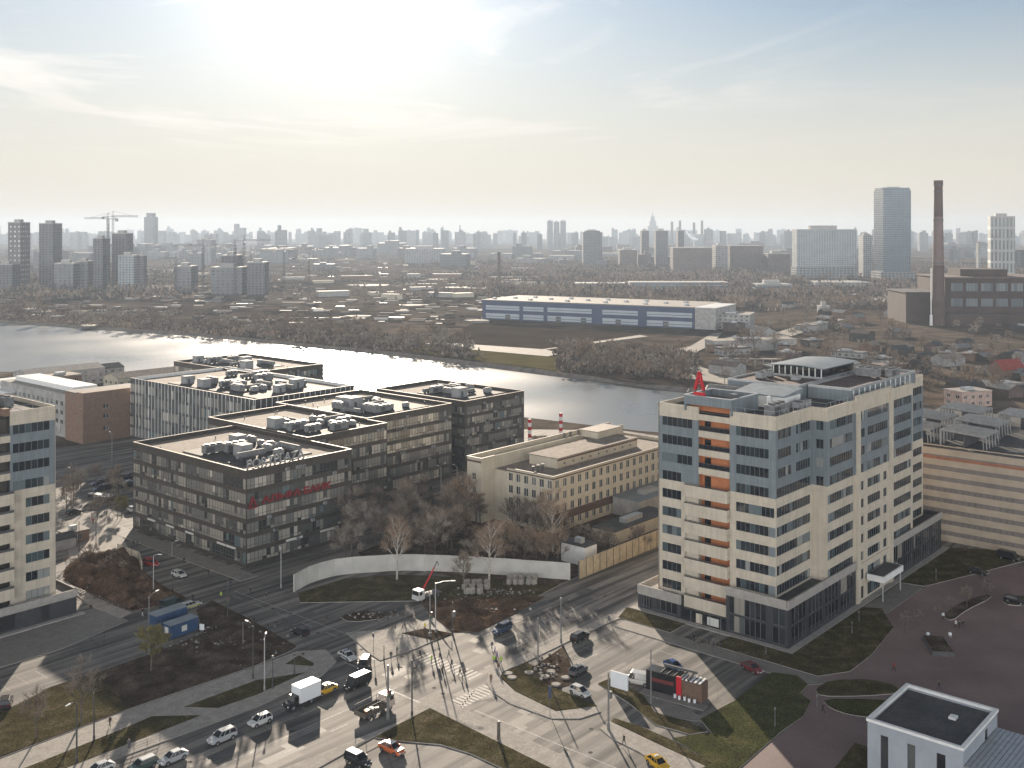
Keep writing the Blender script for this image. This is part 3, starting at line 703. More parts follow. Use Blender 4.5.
def cluster(parent, x, y, z, w, d, n, seed):
    rs = random.Random(seed); placed = []
    for i in range(n * 6):
        if len(placed) >= n: break
        k = rs.choice((0, 0, 1, 1, 3, 3, 2)); s = rs.uniform(.75, 1.15); rot = rs.choice((0, math.pi / 2))
        hx, hy = ((3.2, 1.3), (4.4, 1.6), (2.3, 1.9), (1.4, 1.0))[k]
        if rot: hx, hy = hy, hx
        px, py = x + rs.uniform(-w, w), y + rs.uniform(-d, d)
        if any(abs(px - q[0]) < hx * s + q[2] and abs(py - q[1]) < hy * s + q[3] for q in placed): continue
        placed.append((px, py, hx * s, hy * s)); put_unit(parent, k, px, py, z, rot, s)

# ------------------------------------------------------------------ the tall office towers
def roofline_rail(mb, pts, z, m):
    for i in range(len(pts) - 1):
        a, b = Vector((*pts[i], z)), Vector((*pts[i + 1], z)); n = max(1, int((b - a).length / 2))
        mb.cyl(a + Vector((0, 0, .9)), b + Vector((0, 0, .9)), .04, .04, m, 4, False)
        for k in range(n + 1): p = a.lerp(b, k / n); mb.cyl(p, p + Vector((0, 0, .9)), .03, .03, m, 4, False)
ZC = [40.0 - 3.78 * k for k in range(10)]
def office_tower():
    t = thing('office_tower', 'tall cream and blue-grey office block with orange balconies and a red roof letter', 'office tower', (O[0], O[1], 0), UA)
    wl = MB(); wins = []
    rows9 = [(ZC[k] - .95, ZC[k] + .95) for k in range(8, -1, -1)]
    rows10 = [(ZC[9] - .95, ZC[9] + .95)] + rows9
    TOP = 43.7
    def col(z, s):
        if z > 41: return M['cream']
        if z > ZC[3] - 1.0 and not (ZC[3] - 3.2 < z < ZC[3] - .95): return M['bluegrey']
        return M['cream']
    # left face: section L (10 rows), section R (9 rows)
    nL, dL = (-1, 0), (0, -1)
    oL = (2.0, 30.5)                                            # s runs from the left edge towards the corner
    def spL(r): return [(1., 8.2)] if r[0] > ZC[3] else [(1., 5.6)]
    wins += [(oL, dL, nL, w, 6 if w[1] > 7 else 4) for w in facade(wl, oL, dL, nL, 0, 9.75, 3.4, TOP, rows10, spL, col)]
    # wall closing the wider balcony recess
    oR = (2.0, 13.6)
    def spR(r): return [(1.4, 8.5)] if abs(r[0] - rows9[4][0]) > 2 else [(1.4, 9.7)]
    wr = facade(wl, oR, dL, nL, 0, 10.0, 8.4, TOP, rows9, spR, col)
    wins += [(oR, dL, nL, w, 7 if w[1] < 9 else 9) for w in wr]
    for r in rows9:                                             # blue-grey corner panels
        if abs(r[0] - rows9[4][0]) > 2: wl.obox(oR, dL, nL, 8.55, 9.98, -.2, .012, r[0] + .01, r[1] - .01, M['bluegrey'])
    # right faces
    dR, nR = (1, 0), (0, -1)
    def secw(z0, spans_hi, spans_lo, o, L0, L1, top=TOP, base=8.4, rws=rows9, colf=col):
        def sp(r): return spans_hi if r[0] > ZC[3] else spans_lo
        ws = facade(wl, o, dR, nR, L0, L1, base, top, rws, sp, colf)
        for w in ws: wins.append((o, dR, nR, w, max(2, round((w[1] - w[0]) / 1.15))))
    secw(0, [(3.0, 8.7), (10.8, 17.3)], [(2.5, 17.3)], (0, 3.6), 2.3, 18.3)
    # notch face
    for w in facade(wl, (18., 3.6), (0, -1), (-1, 0), 0, 3.3, 8.4, TOP, [r for r in rows9 if r[0] > ZC[3] - 1], [(.9, 2.5)], col):
        wins.append(((18., 3.6), (0, -1), (-1, 0), w, 2))
    secw(0, [(19.4, 30.6)], [(19.4, 30.9)], (0, .3), 18.3, 31.7)
    for r in rows9: wl.obox((0, .3), dR, nR, 18.32, 19.35, -.2, .012, r[0] + .01, r[1] - .01, M['bluegrey'])
    cen_hi = [(34.2, 35.8), (37.9, 45.), (46.8, 48.7)]
    low = [(.6, 3.2), (4.7, 6.9)]
    secw(0, [(33.9, 36.5), (37.9, 49.3)], cen_hi, (0, 0), 31.7, 51.9, TOP + .9, .2, low + rows9)
    secw(0, [(53, 64.4)], [(53, 64.4)], (0, .3), 51.9, 65.3)
    for w in facade(wl, (65.6, .3), (0, 1), (1, 0), 0, 3.3, 8.4, TOP, [], [], col): pass
    secw(0, [(66.2, 80.8)], [(66.2, 80.8)], (0, 3.6), 65.6, 81.6)
    for a in (32.6, 51.0):                                      # light pilasters of the centre block
        wl.box(a - .9, a + .9, -.35, -.005, .2, TOP + .5, M['cream'])
    wl.box(33.6, 50, -.22, -.006, 7.6, 8.3, M['cream']); wl.box(33.6, 50, -.3, -.007, TOP - .3, TOP + .85, M['cream'])
    # closing walls at the back and the far end (plain)
    wl.box(2, 81.6, 30.2, 30.5, 3, TOP, M['cream']); wl.box(81.3, 81.59, 3.92, 30.19, 8.4, TOP, M['cream'])
    wl.box(4.1, 81.2, 3.95, 30.1, 0.2, 42.6, M['darkclad']); wl.box(2.32, 4.09, 3.95, 13.28, 3, 42.59, M['darkclad']); wl.box(2.32, 4.09, 23.92, 30.1, 3, 42.59, M['darkclad']); wl.box(2.32, 4.09, 21.1, 23.9, ZC[3] - 1.6, 42.58, M['darkclad'])
    wl.box(18.4, 65, .65, 3.93, .25, 42.55, M['darkclad'])
    w_o = wl.build('wall', t)
    for (o, d, n, w, p) in wins:
        window(t, o, d, n, w, p, M['gtower'], M['frame'], inset=.14, bar=.07)
    # balcony bay
    bal = MB(); b0, b1, b2 = 13.6, 20.75, 23.6
    for k in range(10):
        hi = k < 3; e = b1 if hi else b2
        zt = ZC[k] - 1.0
        m_par = M['cream']
        bz = zt - (1.35 if hi else 2.4)
        x0 = 1.9 if hi else .9
        bm = MB(); bm.box(x0, x0 + .2, b0 + .02, e - .02, bz, zt, m_par); bm.box(x0 + .21, 3.6, b0 + .02, e - .02, zt - .45 - (0 if hi else 1.0), zt - .25 - (0 if hi else 1.0), M['cream'])
        if x0 < 1.5:
            bm.box(x0 + .2, 2.3, b0 + .02, b0 + .2, bz, zt, m_par); bm.box(x0 + .2, 2.3, e - .2, e - .02, bz, zt, m_par)
        bm.box(x0 - .03, x0 + .24, b0 + .03, e - .03, zt + .005, zt + .09, M['darkmetal'])
        bo = bm.build('balcony', t)
        rl = MB()
        for q in range(int((e - b0) / 1.2) + 1): rl.cyl((x0 + .1, b0 + .1 + q * 1.2, zt), (x0 + .1, b0 + .1 + q * 1.2, zt + (.95 if hi else .35)), .03, .03, M['darkmetal'], 4)
        rl.box(x0 + .06, x0 + .14, b0 + .05, e - .05, zt + (.9 if hi else .3), zt + (.97 if hi else .37), M['darkmetal'])
        if hi: rl.box(x0 + .09, x0 + .11, b0 + .05, e - .05, zt + .1, zt + .88, M['gshop'])
        rl.build('railing', bo)
    rec = MB(); rec.box(3.6, 4.0, b0, b2, 2.4, 41, M['orange'])
    rec.box(3.3, 3.58, b2 - 2.6, b2 - .5, 2.5, ZC[3] - 2, M['cream'])
    for k in range(10): rec.box(3.5, 3.62, b0 + 5.2, b0 + 6.6, ZC[k] - 1.6, ZC[k] + .8, M['gshop'], .3)
    rec.box(2, 3.6, b2, b2 + .3, 3, ZC[3] - 2.2, M['cream']); rec.box(2.31, 3.6, b1, b1 + .3, ZC[3] - 2.1, 41, M['orange'])
    rec.box(2.31, 3.6, b0 - .3, b0 - .01, 2.4, 41, M['orange'])
    rec.box(2.0, 2.25, b0 + .01, b1 - .01, 41.1, 42.3, M['cream'])
    rec.build('balcony_recess', t)
    # podium
    pod = MB(); pw = []
    colp = lambda z, s: M['apron'] if z > 7.9 else M['darkclad']
    rp = [(.55, 3.75), (4.15, 7.45)]
    def pspan(L0, L1, wd=3.6, gap=.7):
        n = max(1, int((L1 - L0 + gap) / (wd + gap))); wd = (L1 - L0 - gap * (n + 1)) / n
        return [(L0 + gap + i * (wd + gap), L0 + gap + i * (wd + gap) + wd) for i in range(n)]
    for w in facade(pod, (0, 13.3), dL, nL, 0, 13.3, 0.2, 9.2, rp, [(.6, 8.6), (10., 12.6)], colp): pw.append(((0, 13.3), dL, nL, w, 7 if w[1] - w[0] > 4 else 2))
    for w in facade(pod, (0, 0), dR, nR, .32, 31.6, .2, 9.2, rp, pspan(.4, 31.5, 5.5, 1.), colp): pw.append(((0, 0), dR, nR, w, 4))
    for w in facade(pod, (0, 0), dR, nR, 52., 84., .2, 9.2, rp, pspan(52, 84, 5.5, 1.), colp): pw.append(((0, 0), dR, nR, w, 4))
    for w in facade(pod, (0, 34.3), dL, nL, 0, 10.5, .2, 5.0, [(.7, 3.0)], [(.8, 3.4), (4.2, 9.6)], lambda z, s: M['apron'] if z > 3 else M['darkclad']): pw.append(((0, 34.3), dL, nL, w, 4))
    pod.box(-.25, -.01, .3, 13.3, 8.0, 9.3, M['apron']); pod.box(-.25, 31.6, -.25, -.01, 8.0, 9.3, M['apron']); pod.box(52, 84.2, -.25, -.01, 8., 9.3, M['apron'])
    pod.box(-.24, -.012, 24, 34.3, 3.3, 5.05, M['apron'])
    pod.box(.32, 31.6, .32, 13.3, .2, 8.35, M['roofgrey']); pod.box(4.11, 31.6, 13.31, 30, .2, 8.3, M['roofgrey']); pod.box(.32, 2.0, 23.9, 30, .2, 4.41, M['roofgrey']); pod.box(52, 83.7, .32, 30, .2, 8.35, M['roofgrey']); pod.box(83.7, 84, .0, 30, .2, 9.2, M['darkclad'])
    pod.box(.32, 12, 30.01, 34.0, .2, 4.4, M['walkpale'])
    pod.box(.3, 20, 34.01, 34.3, .2, 5.0, M['apron']); pod.box(.32, 2.2, 13.6, 30, .21, 2.6, M['darkclad'])
    po = pod.build('podium', t)
    for (o, d, n, w, p) in pw: window(po, o, d, n, w, p, M['gshop'], M['frame'], inset=.16, bar=.09)
    ent = MB(); ent.box(.1, .3, 13.7, 23.5, .2, 2.55, M['gshop'], .2)
    for y in (14.5, 17, 19.2, 21.4): ent.box(.0, .12, y - .06, y + .06, .2, 2.5, M['frame'])
    ent.box(.02, .09, 15., 17.6, .5, 2.1, M['lightsign']); ent.box(.02, .1, 18.8, 20.2, .3, 2.2, M['cream'])
    ent.build('entrance', t)
    can = MB(); can.box(36.5, 47.5, -4.2, -.4, 4.3, 5.6, M['white']); can.box(36.8, 47.2, -3.9, -.5, 5.6, 5.63, M['roofgrey'])
    for a in (37, 47): can.cyl((a, -3.7, .1), (a, -3.7, 4.3), .15, .15, M['metal'], 8)
    can.build('canopy', t)
    # roof
    rf = MB()
    rf.box(2.32, 81.2, 3.95, 30.1, 42.62, 42.75, M['roofgrey']); rf.box(18.4, 65, .65, 3.93, 42.62, 42.75, M['roofgrey'])
    rf.box(34, 72, 2, 12, 42.76, 45.2, M['bluegrey']); rf.box(34.4, 71.6, 2.4, 11.6, 45.2, 45.3, M['roofbrown'])
    for q in ((34, 72, 2, 2.3), (34, 34.3, 2.3, 12), (71.7, 72, 2.3, 12), (34.3, 71.7, 11.7, 12)): rf.box(*q, 45.21, 45.75, M['metal'])
    for k in range(12): rf.box(34.9 + k * 3, 35.2 + k * 3, 1.85, 2, 43, 45.2, M['white'])
    rf.box(30, 52, 12.3, 29.8, 42.76, 45.4, M['bluegrey']); rf.box(30.3, 51.7, 12.6, 29.5, 45.4, 45.5, M['roofbrown'])
    for q in ((30, 52, 12.3, 12.6), (30, 30.3, 12.6, 29.8), (30.3, 52, 29.5, 29.8)): rf.box(*q, 45.42, 45.9, M['metal'])
    # low shed with a sloping metal roof
    rf.box(16, 24, 9, 20, 42.76, 45.2, M['white'])
    rf.hexa([(15.6, 8.6, 45.21), (24.4, 8.6, 45.21), (24.4, 20.4, 45.21), (15.6, 20.4, 45.21), (15.6, 8.6, 45.5), (24.4, 8.6, 46.3), (24.4, 20.4, 46.3), (15.6, 20.4, 45.5)], M['bluemetalroof'])
    rf.build('roof', t)
    lan = MB(); g = MB()                                        # glazed clerestory with a bowed roof
    lan.box(44, 62, 13, 26, 45.51, 46.0, M['metal'])
    for k in range(9): lan.box(43.9, 44.1, 13.3 + k * 1.5, 13.5 + k * 1.5, 46, 48, M['framewhite'])
    lan.box(44.15, 61.8, 13.2, 25.8, 46, 48, M['gshop'], .5)
    n = 8
    for k in range(n):
        a0, a1 = k / n, (k + 1) / n; y0, y1 = 12.6 + 13.8 * a0, 12.6 + 13.8 * a1; h = lambda q: 48.1 + .4 * math.sin(math.pi * q)
        lan.hexa([(43.4, y0, h(a0) - .2), (63, y0, h(a0) - .2), (63, y1, h(a1) - .2), (43.4, y1, h(a1) - .2), (43.4, y0, h(a0)), (63, y0, h(a0)), (63, y1, h(a1)), (43.4, y1, h(a1))], M['bluemetalroof'])
    lan.build('clerestory', t)
    bx = MB(); y0, y1 = 12.9, 23.9
    bx.box(1.5, 12.6, y0, y0 + .3, 42.8, 46., M['bluegrey']); bx.box(1.5, 12.6, y1 - .3, y1, 42.8, 46., M['bluegrey'])
    bx.box(1.5, 1.8, y0 + .3, y1 - .3, 44.2, 46., M['bluegrey']); bx.box(12.3, 12.6, y0 + .3, y1 - .3, 42.8, 46., M['bluegrey'])
    bx.box(1.8, 12.3, y0 + .3, y1 - .3, 44.3, 44.6, M['roofbrown']); bx.box(3.5, 3.8, y0 + .3, y1 - .3, 42.8, 44.29, M['orange'])
    for q in ((1.4, 12.7, y0 - .1, y0 + .4), (1.4, 12.7, y1 - .4, y1 + .1), (1.4, 1.9, y0 + .4, y1 - .4), (12.2, 12.7, y0 + .4, y1 - .4)): bx.box(*q, 46.0, 46.12, M['metal'])
    bx.box(5, 6.4, 14, 15.4, 44.6, 46.6, M['darkmetal'])
    bx.build('roof_box', t)
    ch = MB()
    for y in (13.4, 16, 18): ch.cyl((11.5 + .2 * y, 11.6, 42.75), (11.5 + .2 * y, 11.6, 45.4), .25, .25, M['white'], 8)
    ch.build('vent_pipe', t)
    pr = MB()
    roofline_rail(pr, [(2.2, 29.9), (2.2, 24.2)], 43.7, M['metal']); roofline_rail(pr, [(2.2, 12.5), (2.2, 3.9), (18.2, 3.9), (18.2, .6), (31, .6)], 43.7, M['metal'])
    roofline_rail(pr, [(52, .6), (65.4, .6), (65.4, 3.9), (81.4, 3.9), (81.4, 30.1)], 43.7, M['metal'])
    pr.build('roof_railing', t)
    cluster(t, 14, 6.4, 42.76, 8, .6, 3, 5); cluster(t, 66, 21, 42.76, 10, 6, 12, 6); cluster(t, 62, 6, 45.31, 8, 3, 4, 8); cluster(t, 27, 25, 42.76, 2, 4, 2, 9); cluster(t, 38, 20, 45.5, 4, 5, 3, 10)
    # the red letter on its stand
    s = MB(); s.box(2.0, 2.4, 19.4, 22., 46.15, 46.75, M['redw']); s.box(2.1, 2.3, 19.7, 19.9, 46.75, 47.4, M['darkmetal']); s.box(2.1, 2.3, 21.5, 21.7, 46.75, 47.4, M['darkmetal'])
    so_ = s.build('roof_letter', t)
    text('letter', '\u0410', 4.9, .25, M['redw'], so_, (2.2, 22.0, 47.3), (R(90), 0, R(-90)), .12, 2.6)
    return t
office_tower()

def left_tower():
    p = G(76, 614); t = thing('office_tower', 'cream and blue-grey office block cut by the left edge, with grey balconies', 'office tower', (p.x, p.y, 0), UA)
    wl = MB(); dR, nR = (1, 0), (0, -1); o = (0, 2.0)
    rows = [(ZC[k] - .95 - .2, ZC[k] + .95 - .2) for k in range(9, -1, -1)]; TOP = 43.6
    def col(z, s):
        if z > 40.8: return M['cream']
        return M['bluegrey'] if z > ZC[3] - 1.2 else M['cream']
    def sp(r): return [(-12.1, -4.6)] if r[0] > ZC[3] - 1.6 else [(-9.5, -4.6)]
    ws = facade(wl, o, dR, nR, -12.6, -3.5, 4.6, TOP, rows, sp, col)
    ws2 = facade(wl, o, dR, nR, -60, -30, 4.6, TOP, rows, [(-58, -46), (-44, -32)], col)
    wl.box(-60, -3.52, 3.7, 24, .2, 42.6, M['darkclad']); wl.box(-12.58, -3.52, 2.31, 3.69, .2, 42.59, M['darkclad']); wl.box(-3.51, -3.2, 2.31, 24, 4, TOP, M['cream'])
    wl.box(-60, -3.5, 24.01, 24.3, 4, TOP, M['cream']); wl.box(-30, -12.6, 3.3, 3.6, 4, 42, M['ppdark'])
    wl.build('wall', t)
    for w in ws: window(t, o, dR, nR, w, 6 if w[0] < -10 else 4, M['gtower'], M['frame'], .14, .1)
    for w in ws2: window(t, o, dR, nR, w, 7, M['gtower'], M['frame'], .14, .1)
    for k in range(10):
        zt = ZC[k] - 1.2; bm = MB(); pr_ = 1.8 if k > 2 else .1
        bm.box(-30, -12.62, 2 - pr_, 2 - pr_ + .2, zt - 2.2 + (.9 if k <= 2 else 0), zt, M['cream']); bm.box(-30, -12.62, 2.2 - pr_, 3.4, zt - 1.4, zt - 1.2, M['cream'])
        bm.box(-12.82, -12.62, 2.2 - pr_, 2.3, zt - 2.2 + (.9 if k <= 2 else 0), zt, M['cream']); bm.box(-30, -12.62, 2 - pr_, 2.1 - pr_, zt + .01, zt + .5, M['darkmetal'])
        bm.build('balcony', t)
    pd = MB(); pws = facade(pd, (0, 0), dR, nR, -60, 0, .2, 5.2, [(.7, 3.6)], [(-12.5, -7.4), (-5.5, -1.), (-40, -16)], lambda z, s: M['apron'] if z > 3.6 else M['darkclad'])
    pd.box(-60, -.01, .31, 24, .2, 4.5, M['roofgrey']); pd.box(-.02, .28, .3, 24, .2, 5.2, M['darkclad']); pd.box(-60, .3, -.2, -.01, 4., 5.25, M['apron'])
    pd.box(-60, 1.2, -1.6, -.25, .01, .35, M['apron'])
    po = pd.build('podium', t)
    for w in pws: window(po, (0, 0), dR, nR, w, 4, M['gshop'], M['frame'], .16, .09)
    rf = MB(); rf.box(-60, -3.6, 2.35, 24, 42.61, 42.75, M['roofgrey']); rf.box(-33, -17, 4, 16, 42.76, 46, M['bluegrey']); rf.box(-33.2, -16.8, 3.8, 16.2, 46, 46.2, M['metal'])
    rf.box(-13.8, -12.7, 1.99, 3.9, 42.7, 44.2, M['brick'])
    roofline_rail(rf, [(-12.4, 2.2), (-3.6, 2.2), (-3.6, 23.8)], 43.6, M['metal'])
    rf.build('roof', t); cluster(t, -10, 14, 42.76, 4, 5, 5, 21)
left_tower()

# ------------------------------------------------------------------ the glazed plaza blocks
PPO = G(246, 568)
def plaza_block(label, a0, a1, b0, b1, h=23., nfl=6, style='pp', seed=1, vis=('L', 'R'), units=8, cl=None):
    base = Vector((PPO.x, PPO.y, 0)) + Vector((U[0] * a0 + V[0] * b0, U[1] * a0 + V[1] * b0, 0))
    t = thing('office_block', label, 'office block', base, UA); A, Bd = a1 - a0, b1 - b0
    wl = MB(); wins = []; dl, nl, dr, nr = (0, -1), (-1, 0), (1, 0), (0, -1)
    fh = (h - 1.9) / nfl
    rows = [(.9 + i * fh, .9 + i * fh + fh - 1.05) for i in range(nfl)]
    mw = M['ppdark'] if style == 'pp' else M['white']
    def sp(L):
        if style == 'pp':
            n = max(1, round(L / 26.)); w = L / n
            return [(i * w + .12, (i + 1) * w - .12) for i in range(n)]
        n = max(1, round(L / 13.)); w = L / n
        return [(i * w + .2, (i + 1) * w - .2) for i in range(n)]
    if style == 'pp': colf = lambda z, s: M['ppdark']
    else: colf = lambda z, s: M['roofgrey'] if s is None else M['white']
    if 'L' in vis:
        for w in facade(wl, (0, Bd), dl, nl, 0, Bd, .0, h, rows, sp(Bd), colf): wins.append(((0, Bd), dl, nl, w))
    else: wl.box(0, .3, 0, Bd, 0, h, mw)
    if 'R' in vis:
        for w in facade(wl, (0, 0), dr, nr, .3, A, .0, h, rows, sp(A), colf): wins.append(((0, 0), dr, nr, w))
    else: wl.box(.3, A, 0, .3, 0, h, mw)
    wl.box(A - .3, A, .3, Bd, 0, h, mw); wl.box(.3, A - .3, Bd - .3, Bd, 0, h, mw)
    wl.box(.32, A - .32, .32, Bd - .32, .1, h - 1.2, M['darkclad'])
    for q in ((-.06, .32, -.06, Bd + .06), (.32, A + .06, -.06, .32), (A - .32, A + .06, .32, Bd + .06), (.32, A - .32, Bd - .32, Bd + .06)): wl.box(*q, h, h + .09, M['coping'])
    if style != 'pp':
        for i in range(int(Bd / 2.3)): wl.box(-.22, -.005, i * 2.3, i * 2.3 + .14, 1, h, M['white'])
        for i in range(int(A / 2.3)): wl.box(.4 + i * 2.3, .54 + i * 2.3, -.22, -.005, 1, h, M['white'])
    wl.build('wall', t)
    if style == 'pp':
        ra = random.Random(seed + 50)
        for i in range(14):
            q = MB(); x = ra.uniform(1, A - 2); z = rows[ra.randrange(nfl)][1] + .15
            q.box(x, x + .9, -.5, -.01, z, z + .65, M['hvacw']); q.cyl((x + .45, -.51, z + .32), (x + .45, -.5, z + .32), .26, .26, M['darkmetal'], 8); q.build('air_conditioner', t)
    for (o, d, n, w) in wins:
        window(t, o, d, n, w, max(2, round((w[1] - w[0]) / 1.15)), M['gpp'], M['framedark'] if style == 'pp' else M['frame'], .06, .09, .3 if style == 'pp' else None)
    rf = MB(); rf.box(.32, A - .32, .32, Bd - .32, h - 1.19, h - 1.05, M['roofbeige'])
    rs = random.Random(seed)
    for i in range(10): x, y = rs.uniform(2, A - 2), rs.uniform(2, Bd - 2); rf.cyl((x, y, h - 1.05), (x, y, h - .2), .12, .12, M['darkmetal'], 6)
    cx, cyy, cw, cd, dk = cl or (A * .55, Bd * .5, A * .3, Bd * .25, True)
    if dk: rf.box(cx - cw - 2.5, cx + cw + 2.5, cyy - cd - 2.5, cyy + cd + 2.5, h - 1.04, h - .8, M['roofgrey'])
    rf.build('roof', t); cluster(t, cx, cyy, h - .8, cw, cd, units, seed)
    return t, A, Bd
t1, A1, B1 = plaza_block('brown glazed office block nearest the crossroads with white letters on its roof', 0, 32.5, 0, 51.5, seed=3, units=12, cl=(15, 21, 8, 11, True))
text('roof_sign', 'PORTPLAZA', 3.0, .12, M['hvacw'], t1, (1.2, 1.3, 23.0), (R(90), 0, 0), .03, 17)
for i in range(9): pass
sg = MB(); sg.box(.9, 19, 1.38, 1.5, 22, 22.98, M['darkmetal']); sg.build('sign_frame', t1)
sgn = MB(); fh = (23. - 1.9) / 6; zz = .9 + 4 * fh - .62
sgn.box(.6, 3.0, -.45, -.2, zz - .5, zz - .2, M['redd'])
so_ = sgn.build('facade_sign', t1)
text('letter', '\u0410', 3.0, .12, M['redd'], so_, (.6, -.3, zz), (R(90), 0, 0), .06, 2.2)
text('lettering', '\u0410\u041b\u042c\u0424\u0410\u00b7\u0411\u0410\u041d\u041a', 2.2, .1, M['redd'], so_, (4.4, -.3, zz + .1), (R(90), 0, 0), .07, 21)
for (a, b_, w_) in ((11.5, -.2, 9), (22, -.2, 8)):
    s_ = MB(); s_.box(a, a + w_ * .55, -.3, -.12, .9 + fh - .8, .9 + fh - .25, M['lightsign']); s_.build('shop_sign', t1)
for y in (40, 31, 22, 8, 4):
    s_ = MB(); s_.box(-.35, -.12, y, y + 3.6, .9 + fh - .75, .9 + fh - .3, M['lightsign']); s_.build('shop_sign', t1)
plaza_block('brown glazed office block second in the row, stepped back behind the lettered one', 32.6, 61.5, 18.4, 66, seed=5, units=14, h=23.6, cl=(14, 14, 9, 9, True))
plaza_block('brown glazed office block third in the row from the lettered one', 61.6, 98, 27.5, 72, seed=8, units=14, h=23.8, cl=(17, 18, 12, 10, True))
plaza_block('dark glazed office block furthest right in the row, beside the river', 106, 136.4, 29.3, 73, seed=11, units=10, h=23.2, cl=(17, 18, 8, 9, True))
plaza_block('office block with white vertical fins left of the brown blocks', 63, 107, 86, 166, seed=15, units=26, style='fin', h=23., nfl=5, cl=(22, 34, 14, 26, True))
plaza_block('glazed office block at the back by the river, behind the finned block', 104, 141, 146, 203, seed=17, units=12, h=22.6, cl=(16, 34, 8, 18, True))

# ------------------------------------------------------------------ cream four-storey building by the trees
def cream_building():
    p = G(553.5, 477, 15); t = thing('cream_building', 'long cream four-storey building with a brown band behind the yellow fence', 'building', (p.x, p.y, 0), UA)
    wl = MB(); ws = []; L = 62.; D = 21.; h = 15.
    rows = [(1.1, 2.9), (5.1, 7.2), (8.4, 10.5), (11.7, 13.8)]
    colf = lambda z, s: M['wbband'] if 3.7 < z < 4.2 else M['wb']
    n = 19; st = L / n; sp = [(i * st + .85, i * st + 2.45) for i in range(n)]
    for w in facade(wl, (0, 0), (1, 0), (0, -1), .3, L, 0, h, rows, sp, colf): ws.append(((0, 0), (1, 0), (0, -1), w))
    n2 = 6; st2 = 16.3 / n2; sp2 = [(i * st2 + .65, i * st2 + 2.1) for i in range(n2)]
    for w in facade(wl, (0, 16.3), (0, -1), (-1, 0), 0, 16.3, 0, h, rows, sp2, colf): ws.append(((0, 16.3), (0, -1), (-1, 0), w))
    wl.box(.31, L, .31, D, .1, 13.9, M['wb']); wl.box(L, L + .3, 0, D, 0, h, M['wb'])
    wl.box(-.12, L, -.12, -.005, 3.5, 4.3, M['wbband']); wl.box(-.13, -.006, 0, 16.2, 3.5, 4.3, M['wbband']); wl.box(-.14, L, -.14, -.004, 14.2, 14.5, M['wbband']); wl.box(-.15, -.005, 0, 16.2, 14.2, 14.5, M['wbband'])
    for q in ((-.2, L, -.2, .4), (-.2, .4, .4, 16.2)): wl.box(*q, h, h + .12, M['coping'])
    wl.build('wall', t)
    for (o, d, n_, w) in ws: window(t, o, d, n_, w, 2, M['gold'], M['framewhite'], .12, .08)
    wg = MB(); wws = []
    for w in facade(wg, (-5.2, 26.3), (0, -1), (-1, 0), 0, 5.3, 0, 17.6, [(4.5, 6.2), (8, 9.8), (11.6, 13.4)], [(1.9, 3.2)], M['wb']): wws.append(w)
    wg.box(-4.9, .3, 21., 21.3, 0, 17.6, M['wb']); wg.box(-4.9, L, 21.32, 26, 0, 16.6, M['wb']); wg.box(-4.9, L, 26.01, 26.3, 0, 17.6, M['wb']); wg.box(.31, L, 21.01, 21.31, 13.9, 17.6, M['wb'])
    for q in ((-5.4, .4, 20.8, 21.4), (-5.4, -4.8, 21.4, 26.5), (-4.8, L, 25.9, 26.5)): wg.box(*q, 17.6, 17.75, M['coping'])
    wg.box(-5.3, -5.205, 21.1, 26.2, 16.4, 16.9, M['wbband'])
    wo = wg.build('wing', t)
    for w in wws: window(wo, (-5.2, 26.3), (0, -1), (-1, 0), w, 2, M['gold'], M['framewhite'])
    rf = MB(); rf.box(.4, L, .4, 20.9, 13.9, 14.15, M['roofbeige'])
    rf.box(11, 50, 7.5, 17.5, 14.16, 16.8, M['wb']); rf.box(10.7, 50.3, 7.2, 17.8, 16.8, 17.05, M['roofbeige'])
    rf.box(11.0, 50, 7.38, 7.495, 16.2, 16.6, M['wbband']); rf.box(40, 52, 15, 21, 17.06, 19, M['wb']); rf.box(39.8, 52.2, 14.8, 21.2, 19, 19.2, M['coping'])
    for x in (2.5, 4.5, 6.5): rf.cyl((x, 9, 14.15), (x, 9, 15.9), .3, .3, M['darkmetal'], 8); rf.cyl((x, 9, 15.9), (x, 9, 16.1), .5, .5, M['darkmetal'], 8)
    for x in (34, 37, 41): rf.cyl((x, 23, 16.6), (x, 23, 18.8), .35, .35, M['darkmetal'], 8)
    for k in range(9): rf.box(14 + k * 4, 14.5 + k * 4, 7.37, 7.494, 15., 15.5, M['darkmetal'])
    rf.build('roof', t)
cream_building()
